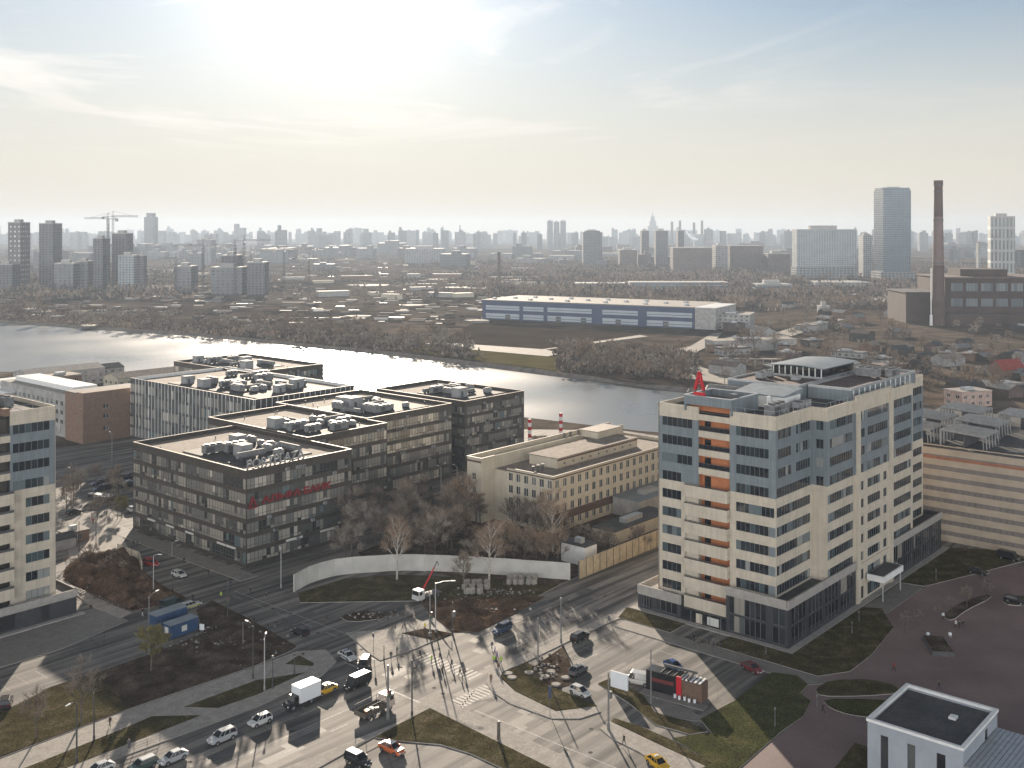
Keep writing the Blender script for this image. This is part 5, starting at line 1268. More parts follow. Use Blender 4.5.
for i in range(100):
    px = rs.uniform(-10, 1034); Y = rs.uniform(1900, 3600); base = HY + H * F / Y; h = rs.uniform(10, 38)
    if 470 < px < 800 and Y < 2200: continue
    if px > 780 and Y < 2000: continue
    city(px, base - h * F / Y, Y, rs.uniform(8, 34), rs.choice((g8, g9, g4, g7)), 'hazed mid-distance city block behind the wasteland', 'mid-distance city blocks')
# low sheds on the wasteland, houses on the right
for i in range(28):
    px = rs.uniform(0, 640); py = rs.uniform(262, 300); q = G(px, py); mb = MB(); w, d, h = rs.uniform(12, 50), rs.uniform(8, 18), rs.uniform(3, 8)
    mb.box(-w / 2, w / 2, 0, d, 0, h, rs.choice((M['greyblock'], M['brick'], M['wb']))); mb.box(-w / 2 - .3, w / 2 + .3, -.3, d + .3, h, h + .5, rs.choice((M['hvac'], M['walkpale'], M['roofbeige'], M['roofgrey'])))
    o = mb.build('shed'); o.location = q; o.rotation_euler = (0, 0, R(rs.uniform(-30, 30))); tag(o, 'low flat shed scattered on the far wasteland', 'shed', 'wasteland sheds')
for i in range(95):
    px = rs.uniform(700, 1060); py = rs.uniform(298, 402); q = G(px, py)
    if 915 < px and py < 330: continue
    if 655 < px < 930 and py > 375: continue
    if q.y < 500 and px < 925: continue
    w, d, h = rs.uniform(8, 22), rs.uniform(7, 11), rs.uniform(3, 6)
    box_house('house', 'small low house among the garages and trees on the right', 'house', q, (w, d, h), M[rs.choice(('greyblock', 'brick', 'ppdark', 'ppdark', 'roofbrown'))], M[rs.choice(('roofgrey', 'roofbrown', 'hvac', 'roofbeige', 'roofgrey'))], i % 3 == 0, R(rs.choice((49, -41, 20, -60)) + rs.uniform(-8, 8)), 'low houses on the right', rs.random() < .6, 2.2)
p = G(1003, 380); box_house('house', 'house with a bright red gabled roof above the car park', 'house', p, (16, 11, 5), M['brick'], mat('red_roof', (.24, .05, .04), .6), True, R(20), None, True, 5)
p = G(962, 408); box_house('house', 'pinkish two-storey ruin with dark openings behind the car park', 'house', p, (17, 11, 7), mat('pink_render', (.4, .29, .25), .85), M['walkpale'], True, R(20))
p = G(714, 352); box_house('shed', 'long concrete shed with a pale roof above the curved road', 'shed', p, (60, 14, 7), M['greyblock'], M['palepath'], False, R(14))
p = G(720, 366); t = thing('concrete_canopy', 'long white canopy on posts beside the curved road', 'canopy', p, R(-6)); c = MB(); c.box(0, 36, 0, 4, 4, 4.5, M['palepath']); c.box(4, 34, -5, -2, 2.4, 2.8, M['palepath']); c.build('deck', t)
for k in range(8): c = MB(); c.box(1 + k * 4.8, 1.5 + k * 4.8, 1, 1.5, 0, 4, M['greyblock']); c.build('post', t)
far_tower('silo_block', 'small pale square tower by the road near the trees on the right', 817, 830, 307, 1010, g5, 12)
s = MB()
for i in range(26):
    q = i / 26; s.ball((-8 + 46 * q + rs.uniform(-4, 4), rs.uniform(-5, 5), 4 + 36 * (1 - q) ** 1.5 + rs.uniform(-3, 3)), 5 + 5 * q, 6, 4 + 3 * q, M['steamm'] if 'steamm' in M else M.setdefault('steamm', mat('steam', (.85, .85, .85), 1, .03, .1, spec=0)), 8, 5)
o = s.build('steam', None, True); o.location = W(688, 5000, 30); tag(o, kind='stuff')

# ------------------------------------------------------------------ vehicles
WHEEL = {}
def wheel_data(r, w):
    if (r, w) not in WHEEL:
        a = MB(); a.cyl((0, -w / 2, 0), (0, w / 2, 0), r, r, M['rubber'], 14)
        b = MB(); b.cyl((0, -w / 2 - .012, 0), (0, w / 2 + .012, 0), r * .62, r * .62, M['rim'], 10)
        WHEEL[(r, w)] = (a.data('wheel'), b.data('rim'))
    return WHEEL[(r, w)]
def add_wheel(t, x, y, r=.33, w=.22):
    a, b = wheel_data(r, w); o = link('wheel', a, t); o.location = (x, y, r); q = link('rim', b, o)
def loft(mb, st, m, prof):
    rings = []
    for s in st: i = len(mb.v); pr = prof(*s[1:]); mb.v += [(s[0], y, z) for y, z in pr]; rings.append((i, len(pr)))
    k = mb.mi(m)
    for (i, n), (j, _) in zip(rings, rings[1:]):
        for q in range(n): mb.f.append((i + q, i + (q + 1) % n, j + (q + 1) % n, j + q)); mb.m.append(k); mb.r.append(0)
    for (i, n), rev in ((rings[0], 1), (rings[-1], 0)):
        f = tuple(i + q for q in range(n)); mb.f.append(f[::-1] if rev else f); mb.m.append(k); mb.r.append(0)
def body_prof(zb, zt, hw):
    d = zt - zb
    h = [(hw * .86, zb), (hw * .98, zb + .22 * d), (hw, zb + .55 * d), (hw * .97, zb + .85 * d), (hw * .88, zt)]
    return [(y, z) for y, z in h] + [(-y, z) for y, z in h[::-1]]
CAR = {
 'sedan': dict(st=[(-2.3, .42, .8, .72), (-2.18, .3, .95, .85), (-1.3, .22, 1.0, .9), (0, .2, .97, .91), (.95, .22, .95, .9), (1.85, .25, .83, .86), (2.2, .32, .7, .76), (2.3, .42, .6, .66)], g=(-1.95, 1.05, -1.15, .25, .96, 1.46, .78, .6), wb=1.36, lz=.62),
 'hatch': dict(st=[(-1.98, .4, .9, .75), (-1.9, .28, 1.0, .84), (-1., .22, 1.02, .88), (0, .2, 1.0, .88), (.9, .22, .98, .87), (1.6, .25, .86, .84), (1.95, .32, .72, .74), (2.02, .42, .62, .64)], g=(-1.9, 1.1, -1.5, .25, .99, 1.52, .77, .61), wb=1.24, lz=.66),
 'suv': dict(st=[(-2.3, .5, 1.0, .8), (-2.2, .36, 1.12, .9), (-1., .3, 1.15, .94), (0, .28, 1.13, .95), (1.0, .3, 1.1, .94), (1.85, .33, 1.0, .9), (2.25, .4, .88, .8), (2.33, .5, .75, .7)], g=(-2.2, 1.15, -1.95, .35, 1.12, 1.72, .84, .68), wb=1.38, lz=.78),
 'wagon': dict(st=[(-2.35, .42, .85, .74), (-2.25, .3, .98, .86), (-1.3, .22, 1.0, .9), (0, .2, .98, .91), (.95, .22, .96, .9), (1.85, .25, .83, .86), (2.2, .32, .7, .76), (2.3, .42, .6, .66)], g=(-2.25, 1.05, -1.9, .25, .97, 1.5, .79, .62), wb=1.38, lz=.62),
 'van': dict(st=[(-2.5, .5, 1.2, .85), (-2.45, .35, 1.25, .95), (-1., .3, 1.25, .97), (.8, .3, 1.22, .97), (1.7, .33, 1.15, .95), (2.3, .4, .95, .86), (2.42, .5, .8, .76)], g=(-2.46, 1.75, -2.42, 1.1, 1.22, 2.15, .94, .86), wb=1.5, lz=.8),
}
CARPAINT = {}
def cpaint(c, rough=.25):
    if c not in CARPAINT: CARPAINT[c] = paint('car_paint', c, rough, .15)
    return CARPAINT[c]
def car(kind, c, label, px, py, heading, name='parked_car', group=None, roofc=None, loc=None, extras=None):
    """heading in degrees against the street grid's u axis"""
    k = CAR[kind]; p = loc or G(px, py, .012)
    t = thing(name, label, 'taxi' if name == 'taxi' else 'van' if kind == 'van' else 'car', p, UA + R(heading), group)
    m = cpaint(c); mr = cpaint(roofc) if roofc else m
    b = MB(); loft(b, k['st'], m, body_prof)
    for sx in (-k['wb'], k['wb']):
        for sy in (-1, 1): b.cyl((sx, sy * (k['st'][3][3] - .02), .36), (sx, sy * (k['st'][3][3] + .004), .36), .4, .39, M['rubber'], 12)
    x0, x1 = k['st'][0][0], k['st'][-1][0]
    bo = b.build('body', t, False)
    r0, f0, r1, f1, z0, z1, w0, w1 = k['g']
    g = MB(); g.hexa([(r0, -w0, z0 - .05), (f0, -w0, z0 - .05), (f0, w0, z0 - .05), (r0, w0, z0 - .05), (r1, -w1, z1), (f1, -w1, z1), (f1, w1, z1), (r1, w1, z1)], M['carglass']); g.build('window_glass', t)
    f = MB(); f.hexa([(r1 - .06, -w1 - .02, z1 - .02), (f1 + .08, -w1 - .02, z1 - .02), (f1 + .08, w1 + .02, z1 - .02), (r1 - .06, w1 + .02, z1 - .02), (r1 + .05, -w1 + .08, z1 + .05), (f1 - .05, -w1 + .08, z1 + .05), (f1 - .05, w1 - .08, z1 + .05), (r1 + .05, w1 - .08, z1 + .05)], mr)
    for sy in (-1, 1):
        f.cyl((r0, sy * w0, z0), (r1, sy * w1, z1), .06, .05, m, 5); f.cyl((f0, sy * w0, z0), (f1, sy * w1, z1), .05, .04, m, 5)
        for q in (.4, .72) if kind != 'van' else (.3, .55, .8):
            xa, xb = r0 + (f0 - r0) * q, r1 + (f1 - r1) * q; f.cyl((xa, sy * (w0 + .005), z0), (xb, sy * (w1 + .005), z1), .04, .04, m, 5)
    if kind == 'van':
        for sy in (-1, 1): f.hexa([(r0, sy * (w0 + .012), z0), (.4, sy * (w0 + .012), z0), (.4, sy * (w0 - .05), z0), (r0, sy * (w0 - .05), z0), (r1, sy * (w1 + .012), z1), (.35, sy * (w1 + .012), z1), (.35, sy * (w1 - .05), z1), (r1, sy * (w1 - .05), z1)], m)
    f.build('roof', t)
    for sx in (-k['wb'], k['wb']):
        for sy in (-1, 1): add_wheel(t, sx, sy * (k['st'][3][3] - .1))
    for sy in (-1, 1):
        q = MB(); q.box(x1 - .16, x1 + .005, sy * .44, sy * .68, k['lz'], k['lz'] + .14, M['lamp']); q.build('headlight', t)
        q = MB(); q.box(x0 - .01, x0 + .1, sy * .5, sy * .72, k['lz'] + .1, k['lz'] + .28, M['tail']); q.build('tail_light', t)
        q = MB(); q.box(f0 - .45, f0 - .28, sy * (w0 + .02), sy * (w0 + .24), z0 + .02, z0 + .15, m); q.build('mirror', t)
    q = MB(); q.box(x1 - .02, x1 + .03, -.6, .6, .33, .48, M['framedark']); q.build('bumper', t)
    q = MB(); q.box(x1 + .005, x1 + .035, -.26, .26, .5, .6, M['signwhite']); q.build('number_plate', t)
    if extras: extras(t, k)
    return t
def taxi_sign(t, k):
    q = MB(); q.box(-.5, -.3, -.35, .35, k['g'][5] + .05, k['g'][5] + .2, M['signwhite']); q.build('roof_sign', t)
def blue_band(t, k):
    q = MB()
    for sy in (-1, 1): q.box(-1.5, 1.3, sy * .9, sy * .925, .62, .8, M['blue'])
    q.build('side_stripe', t); q = MB(); q.box(-.55, -.3, -.55, .55, k['g'][5] + .05, k['g'][5] + .18, M['blue']); q.build('light_bar', t)
def plain_bonnet(c):
    def f(t, k):
        q = MB(); q.box(1.15, 2.0, -.7, .7, .9, .965, cpaint(c)); q.build('bonnet', t)
    return f
WH, SI, BK, GY, DB = (.5, .5, .49), (.36, .37, .38), (.018, .018, .02), (.1, .105, .11), (.03, .05, .1)
YL, OR_, RD, MR = (.62, .36, .03), (.55, .14, .05), (.32, .02, .02), (.14, .025, .03)
car('suv', SI, 'silver estate car in the lower left lane, beside the tram-like railing side', 222, 741, 180, 'car')['label'] = 'silver off-roader driving in the lower left road, below the white hatchback'
car('sedan', SI, 'silver saloon at the bottom left, behind a dark green car with white roof', 173, 761, 180, 'car')
car('wagon', (.05, .08, .075), 'dark green estate car with a white roof at the bottom edge', 142, 769, 180, 'car', roofc=WH)
car('sedan', WH, 'white car cut by the bottom edge near the railing', 99, 773, 180, 'car')
car('hatch', WH, 'white hatchback driving ahead of the white box truck', 260, 724, 180, 'car')
car('sedan', YL, 'yellow taxi driving behind the white box truck', 325, 693, 180, 'taxi', roofc=(.66, .52, .2), extras=taxi_sign)
car('van', BK, 'black van with a pale roof behind the yellow taxi on the main road', 357, 687, 182, 'car', roofc=(.42, .42, .42))
car('suv', BK, 'black off-roader with a white roof turning between the van and police car', 364, 668, 215, 'car', roofc=WH)
car('sedan', WH, 'white police car with a blue side stripe turning at the crossroads', 347.5, 659, 262, 'car', extras=blue_band)
car('hatch', BK, 'black hatchback alone in the shaded junction arm', 300, 635, 95, 'car')
car('suv', DB, 'dark blue off-roader entering the crossroads from the main road', 502, 632, 182, 'car')
car('suv', BK, 'black off-roader parked on the kerb between tower and crossroads', 580, 640, 2, 'parked_car')
car('sedan', GY, 'grey saloon parked beside the paved yard, above the silver hatchback', 578, 673, 2, 'parked_car')
car('hatch', (.5, .49, .47), 'silver hatchback parked at the corner of the grass peninsula', 580, 695, 265, 'parked_car')
car('sedan', (.03, .08, .24), 'blue saloon parked behind the black advertising stage', 674, 669, 250, 'parked_car')
car('sedan', MR, 'dark red saloon in the shade of the tall tower', 752, 671, 250, 'parked_car')
car('sedan', YL, 'yellow taxi at the bottom edge right of the crossroads', 658, 767, 250, 'taxi', extras=taxi_sign)
car('sedan', OR_, 'orange and white saloon parked at the bottom beside the flatbed truck', 392, 752, 272, 'parked_car', roofc=WH, extras=plain_bonnet(WH))
car('suv', BK, 'black off-roader with a white roof parked at the bottom, left of an orange car', 358, 764, 272, 'parked_car', roofc=WH)
car('hatch', WH, 'white hatchback in the shaded street before the lettered office block', 179, 577, 275, 'car')
car('suv', RD, 'red off-roader in the shaded street by the dug mound', 151, 566, 275, 'car')
car('wagon', WH, 'white estate car with a yellow stripe beside the blue cabins', 191, 608, 2, 'parked_car', extras=lambda t, k: [q.build('side_stripe', t) for q in [MB()] if q.box(-1.6, 1.4, -.93, -.9, .55, .78, cpaint((.5, .5, .04))) is None])
car('van', (.02, .045, .045), 'dark green van parked behind the blue cabins', 172, 608, 2, 'parked_car')
car('suv', (.03, .025, .03), 'dark car with a bright rear window at the left edge, in the car park', 6, 706, 60, 'parked_car')
car('sedan', BK, 'black saloon parked on the plaza beside the white bay lines', 978, 574, -95, 'parked_car')
car('van', BK, 'black van parked against the beige multi-storey car park', 1009, 560, -95, 'parked_car')
car('wagon', BK, 'black estate car at the right edge of the plaza', 1016, 603, -95, 'parked_car')
car('hatch', WH, 'white car parked beside the green bush at the lettered block', 133, 512, 275, 'parked_car')
car('sedan', BK, 'black car under the trees by the left tower, in the shade', 74, 514, 5, 'parked_car')
car('suv', WH, 'white car in the yard behind the trees, nearest the lettered block', 371, 514, 80, 'parked_car')
car('hatch', WH, 'white car with sun on its roof in the yard between the office blocks', 411, 489, 80, 'parked_car')
car('sedan', (.03, .03, .06), 'dark car beside the sunlit white car in the yard between the office blocks', 398, 493, 80, 'parked_car')
car('suv', GY, 'grey car parked by the wing of the cream building', 463, 487, 5, 'parked_car')
rs2 = random.Random(4)
for r_, (x0, y0, n) in enumerate(((98, 485, 5), (100, 491, 5), (118, 480, 4), (122, 488, 3))):
    for i in range(n):
        car(rs2.choice(('sedan', 'hatch', 'suv')), rs2.choice((GY, BK, DB, SI, BK)), 'car in the shaded crowded car park left of the lettered block', x0 + i * (6.5 if r_ < 2 else 6), y0 - i * 1.3 + rs2.uniform(-.4, .4), rs2.choice((2, 182)) + rs2.uniform(-3, 3), 'parked_car', 'cars in the shaded car park')
for i in range(14):
    p_ = G(rs2.uniform(740, 806), 0 + 330); px = rs2.uniform(738, 800); py = 342 - (px - 738) * .26 + rs2.uniform(-.6, .6)
    car(rs2.choice(('sedan', 'suv')), rs2.choice((WH, GY, SI, BK)), 'tiny car on the sunlit highway right of the warehouse', px, py, -20, 'car', 'cars on the far highway')
def truck(label, px, py, heading, kind):
    t = thing('truck', label, 'truck', G(px, py, .012), UA + R(heading)); wh = [(2.1, 0), (-1.6, 0)] + ([(-2.7, 0)] if kind != 'box' else [])
    cabm = {'box': BK, 'flat': (.5, .42, .36), 'crane': WH, 'tip': (.06, .06, .06)}[kind]
    c = MB(); m = cpaint(cabm)
    if kind == 'box':
        loft(c, [(1.0, .5, 1.3, 1.0), (1.9, .5, 1.3, 1.0), (2.8, .5, 1.2, .9), (3.05, .6, 1.0, .8)], m, body_prof)
        c.hexa([(.9, -.95, 1.25), (2.0, -.95, 1.25), (2.0, .95, 1.25), (.9, .95, 1.25), (.9, -.85, 2.1), (1.65, -.85, 2.1), (1.65, .85, 2.1), (.9, .85, 2.1)], m)
    else:
        c.hexa([(1.3, -1.1, .6), (3.2, -1.1, .6), (3.2, 1.1, .6), (1.3, 1.1, .6), (1.35, -1.02, 2.6), (2.95, -1.02, 2.6), (2.95, 1.02, 2.6), (1.35, 1.02, 2.6)], m)
    co_ = c.build('cab', t)
    g = MB(); gx = 1.72 if kind == 'box' else 2.0
    if kind == 'box': g.hexa([(1.72, -.86, 1.4), (1.98, -.86, 1.34), (1.98, .86, 1.34), (1.72, .86, 1.4), (1.5, -.8, 2.02), (1.7, -.8, 2.02), (1.7, .8, 2.02), (1.5, .8, 2.02)], M['carglass']); g.box(1.0, 1.6, -.93, .93, 1.4, 1.95, M['carglass'])
    else: g.hexa([(3.0, -.95, 1.6), (3.12, -.98, 1.6), (3.12, .98, 1.6), (3.0, .95, 1.6), (2.9, -.9, 2.4), (3.0, -.92, 2.4), (3.0, .92, 2.4), (2.9, .9, 2.4)], M['carglass']); g.box(2.0, 2.8, -1.085, 1.085, 1.65, 2.3, M['carglass'])
    g.build('window_glass', co_)
    ch = MB(); ch.box(-3.4, 2.9, -.45, .45, .55, .8, M['darkmetal']); ch.box(-1, 0, -.95, -.5, .45, .8, M['metal']); ch.build('chassis', t)
    for x, _ in wh:
        for sy in (-1, 1): add_wheel(t, x, sy * .9, .46, .3)
    for sy in (-1, 1): q = MB(); q.box(3.0 + .0, 3.24 if kind != 'box' else 3.08, sy * .6, sy * .85, .75, .95, M['lamp']); q.build('headlight', t)
    if kind == 'box':
        b = MB(); b.box(-3.5, .85, -1.2, 1.2, .85, 3.4, M['signwhite']); b.build('box_body', t)
        q = MB(); q.box(-3.53, -3.5, -1.1, 1.1, .95, 3.3, M['white']); q.build('rear_door', t)
    elif kind in ('flat', 'tip'):
        b = MB(); bm = M['bark'] if kind == 'flat' else M['darkmetal']; b.box(-4, 1.2, -1.25, 1.25, .85, 1.0, bm)
        for q in ((-4, 1.2, -1.25, -1.17), (-4, 1.2, 1.17, 1.25), (-4, -3.92, -1.17, 1.17), (1.1, 1.2, -1.17, 1.17)): b.box(*q, 1.0, 1.55 if kind == 'flat' else 1.8, bm)
        b.build('load_bed', t)
        if kind == 'tip': q = MB(); q.hexa([(-3.9, -1.15, 1.7), (1.1, -1.15, 1.7), (1.1, 1.15, 1.7), (-3.9, 1.15, 1.7), (-3.9, -1.1, 2.0), (1.1, -1.1, 2.5), (1.1, 1.1, 2.5), (-3.9, 1.1, 2.0)], M['signwhite']); q.build('tarpaulin', t)
        else: q = MB(); [q.cyl((x, y, 1.55), (x, y, 2.4), .05, .05, M['darkmetal'], 5) for x in (-3.9, 1.1) for y in (-1.2, 1.2)]; [q.cyl((-3.9, y, 2.4), (1.1, y, 2.4), .05, .05, M['darkmetal'], 5) for y in (-1.2, 1.2)]; q.build('rack', t)
    else:
        b = MB(); b.box(-3.6, 1.0, -1.15, 1.15, .85, 1.05, M['darkmetal']); b.build('load_bed', t)
        q = MB(); q.cyl((.7, 0, 1.), (.7, 0, 2.6), .2, .18, M['redw'], 8); q.cyl((.7, 0, 2.5), (-1.9, .6, 6.6), .2, .15, M['redw'], 6); q.cyl((-1.9, .6, 6.6), (-2.9, .4, 7.6), .12, .1, M['darkmetal'], 6); q.cyl((-2.9, .4, 7.6), (-3.4, .4, 6.6), .09, .07, M['darkmetal'], 6); q.build('crane_arm', t)
    return t
truck('white box truck with a black cab driving on the main road', 300, 705, 180, 'box')
tf = truck('flatbed truck with a pale cab and open scrap bed beside the south kerb', 377, 713, 3, 'flat')
for i in range(16):
    q = MB(); rr = rs2.uniform(.2, .45); q.box(-rr, rr, -rr * .6, rr * .6, 0, rr, M[rs2.choice(('ppdark', 'brick', 'darkmetal', 'bark', 'psb', 'orange'))])
    o = q.build('scrap'); wv = Matrix.Rotation(UA + R(3), 4, 'Z') @ Vector((rs2.uniform(-3.5, .8), rs2.uniform(-.8, .8), 1.0)); o.location = Vector(tf.location) + wv; o.rotation_euler = (0, 0, rs2.uniform(0, 3)); tag(o, 'lump of scrap lying in the open truck bed', 'scrap', 'scrap in the truck bed')
truck('white truck with a raised red crane arm below the pale wall', 426, 599, 178, 'crane')
truck('dark tipper truck with a white sheet over its load at the shaded car park', 99, 502, 130, 'tip')

# ------------------------------------------------------------------ street furniture
def lamp_post(px, py, ytop, label, arm=0., rz=0., m='pole', r=.09, head=True, box=None, z=.0):
    p = G(px, py, z); h = ZY(ytop, p.y) - z; t = thing('lamp_post' if head else 'pole', label, 'lamp post' if head else 'pole', p, UA + R(rz)); s = MB()
    s.cyl((0, 0, 0), (0, 0, h), r * 1.4, r, M[m], 8); s.cyl((0, 0, 0), (0, 0, .9), r * 2, r * 2, M[m], 8); s.build('pole', t)
    if arm:
        a = MB(); a.cyl((0, 0, h - .1), (arm * .5, 0, h + .35), r * .7, r * .6, M[m], 6); a.cyl((arm * .5, 0, h + .35), (arm, 0, h + .45), r * .6, r * .5, M[m], 6); a.build('arm', t)
    if head:
        a = MB(); x = arm or 0
        if x: a.hexa([(x - .1, -.16, h + .38), (x + .8, -.12, h + .42), (x + .8, .12, h + .42), (x - .1, .16, h + .38), (x - .1, -.12, h + .55), (x + .75, -.08, h + .52), (x + .75, .08, h + .52), (x - .1, .12, h + .55)], M['white'])
        else: k_ = 1 if r > .05 else .5; a.cyl((0, 0, h), (0, 0, h + .35), .1 * k_, .25 * k_, M['hvacw'], 10); a.cyl((0, 0, h + .35), (0, 0, h + .45), .28 * k_, .15 * k_, M[m], 10)
        a.build('lamp_head', t)
    if box == 'signal':
        a = MB(); a.box(-.22, .22, -.6, -.1, h * .42, h * .42 + 1.2, M['darkmetal']); ao = a.build('traffic_light', t)
        for k, c in enumerate(((.3, .02, .02), (.35, .22, .02), (.02, .2, .05))): q = MB(); q.cyl((-.23, -.35, h * .42 + 1.0 - k * .4), (-.28, -.35, h * .42 + 1.0 - k * .4), .13, .13, paint('signal_lens', c, .2), 10); q.build('lens', ao)
    if box == 'cabinet': a = MB(); a.box(-.3, .3, -.55, -.1, h * .55, h * .55 + 1.1, M['pole']); a.build('cabinet', t)
    return t
LP = lamp_post
LP(76.7, 763, 703, 'tall dark lamp post nearest the bottom left corner', 1.4, 200, 'poledark', .1)
LP(94, 741, 693, 'dark pole on the sunlit path, right of the bottom left lamp', 0, 0, 'poledark', .1, False)
LP(149, 655, 597, 'lamp post rising through the yellow-green tree', 2., 20, 'pole')
LP(153.5, 597, 556, 'pale lamp post on the dug mound in the shade', 1.2, -60, 'metal')
LP(172.5, 592, 574, 'short dark post at the tip of the dug mound', 0, 0, 'poledark', .08, False)
LP(227.5, 621, 577, 'dark pole with a signal at the shaded junction', 0, 0, 'poledark', .1, False, 'signal')
LP(243, 645, 622, 'short grey post in the dark lawn left of the junction', 0, 0, 'pole', .07, False)
LP(253, 679, 626, 'dark lamp post on the shaded diagonal path', 1.6, 90, 'poledark')
LP(264.5, 691, 639, 'pale lamp post on the strip of lawn beside the main road', 1.2, 45, 'metal')
LP(272.7, 689, 658, 'short dark lamp post right of the pale one on the lawn strip', 0, 0, 'poledark', .07)
LP(294.5, 675, 657, 'shortest lamp post, at the corner of the west pavement', 0, 0, 'poledark', .07)
LP(388, 719, 665, 'thick traffic pole with a signal box beside the flatbed truck', 0, 0, 'pole', .16, False, 'signal')
LP(412, 716, 660, 'tall thin dark pole at the tip of the south grass triangle', 0, 0, 'poledark', .1, False)
LP(430, 637, 591, 'grey pole with signals on the traffic island verge', 0, 0, 'pole', .13, False, 'signal')
LP(435.5, 633, 583, 'lamp post with a long arm beside the traffic island signals', 3.2, -50, 'metal')
LP(452.5, 634, 602, 'pole with a small cabinet at the right end of the traffic island', 0, 0, 'poledark', .1, False, 'cabinet')
LP(538, 662, 618, 'grey pole on the north kerb of the grass peninsula', 0, 0, 'pole', .1, False, None, .12)
LP(561, 643, 600, 'lamp post with a cluster of big lamps near the black off-roader', 0, 0, 'pole', .11)
LP(608.5, 729, 672, 'grey pole on the tip of the lower right pavement', 0, 0, 'pole', .12, False, 'cabinet', .12)
LP(651, 704, 649, 'grey pole in front of the black advertising stage', 0, 0, 'pole', .1, False)
LP(384, 661, 645, 'short post with a sign plate on the sunlit traffic island', 0, 0, 'poledark', .06, False)
LP(281, 588, 552, 'pale lamp post at the left end of the curved wall', 1.4, 60, 'metal')
LP(112, 481, 434, 'tall lamp post in the shaded car park', 1.8, 80, 'pole', .12)
LP(71, 503, 470, 'lamp post under the trees next to the left tower', 1.4, 80, 'pole')
LP(172, 556, 544, 'low curved lamp post before the lettered office block', 1.2, 10, 'metal', .06)
LP(441, 498, 468, 'lamp post in the yard left of the cream building', 1.5, 80, 'metal')
LP(457, 494, 467, 'lamp post beside the wing of the cream building', 1.5, 80, 'metal')
LP(96, 548, 520, 'dark lamp post on the sunlit pavement by the huts', 0, 0, 'poledark', .08)
LP(79, 552, 521, 'dark pole beside the brown hut', 0, 0, 'poledark', .08, False)
for px, py, yt, lb in ((766, 655, 645, 'nearest the podium corner'), (775, 727, 710, 'in the dark lawn right of the stage'), (817, 707, 697, 'between the two planting beds'), (852, 634, 624, 'on the right lawn near the plaza edge'), (936, 580, 571, 'on the lawn at the far end of the podium'), (859, 622, 613, 'on the lawn left of the canopy')):
    LP(px, py, yt, 'grey low lamp post ' + lb, 0, 0, 'pole', .045)
def wires(label, a, b, h, n=2, gap=.6):
    t = thing('overhead_wire', label, 'wire', a); d = b - a; sd = Vector((-d.y, d.x, 0)).normalized() * gap; m = MB()
    for k in range(n):
        o = sd * (k - (n - 1) / 2); prev = None
        for i in range(17):
            f = i / 16; p = d * f + o + Vector((0, 0, h - 1.6 * (1 - (2 * f - 1) ** 2)))
            if prev is not None: m.cyl(prev, p, .018, .018, M['poledark'], 4, False)
            prev = p
    m.build('cable', t)
wires('pair of thin overhead cables between the traffic pole and the island', G(388, 719), G(430, 637), 8.2)
wires('pair of thin overhead cables from the island poles to the north kerb', G(452.5, 634), G(538, 662), 7.8)
def sign_post(px, py, h, label, c, rz=0, w=.7, hh=.9, arrow=False):
    t = thing('road_sign', label, 'sign', G(px, py, .1), UA + R(rz)); s = MB(); s.cyl((0, 0, 0), (0, 0, h), .05, .05, M['pole'], 6); s.build('post', t)
    q = MB(); q.box(-.06, -.03, -w / 2, w / 2, h - hh, h, M[c]); q.build('plate', t); return t
sign_post(550, 715, 4.8, 'blue sign on a pale post on the curved pavement', 'blue', 0, .6, 2.0)
sign_post(373.5, 652, 3.6, 'sign with a dark plate on the left of the sunlit traffic island', 'darkmetal', 0, .6, .8)
sign_post(433, 747, 3.2, 'small dark sign at the bottom beside the parking kerb', 'darkmetal', 0, .6, .6) if False else None
sign_post(202, 633, 1.8, 'small white notice board beside the front blue cabin', 'signwhite', 30, 1.0, 1.2)
def post_box(px, py, label):
    t = thing('concrete_post', label, 'post', G(px, py, .12)); s = MB(); s.cyl((0, 0, 0), (0, 0, 2.6), .3, .24, M['bark'], 10); s.build('shaft', t); s = MB(); s.cyl((0, 0, 2.6), (0, 0, 2.8), .28, .2, M['darkmetal'], 10); s.build('cap', t)
post_box(498.7, 739, 'stout brown post on the pavement of the south triangle')
def cabin(label, px, py, rz, L_, d, h, win):
    t = thing('site_cabin', label, 'cabin', G(px, py, .17), UA + R(rz)); m = mat('cabin_blue', (.02, .055, .135), .5, .12, .6)
    b = MB(); b.box(0, L_, 0, d, .15, h, m)
    for i in range(int(L_ / .3)): b.box(i * .3 + .05, i * .3 + .17, -.04, -.003, .3, h - .15, m)
    for i in range(int(d / .3)): b.box(-.04, -.003, i * .3 + .05, i * .3 + .17, .3, h - .15, m)
    b.build('wall', t); r = MB(); r.box(-.1, L_ + .1, -.1, d + .1, h + .001, h + .12, M['bluemetalroof']); r.build('roof', t)
    s = MB(); [s.box(x, x + .3, y, y + .3, 0, .15, M['darkmetal']) for x in (.1, L_ - .4) for y in (.1, d - .4)]; s.build('skid', t)
    if win: q = MB(); q.box(-.07, -.045, .8, 2.0, 1.0, 2.2, M['lightsign']); q.box(2.4, 3.6, -.07, -.045, .9, 2.0, M['lightsign']); q.build('window', t)
cabin('blue site cabin at the front, with a pale window', 171, 640, 3, 6.2, 2.5, 2.7, True)
cabin('blue site cabin at the back, taller and plain', 156, 634, 3, 7.2, 2.8, 3.4, False)
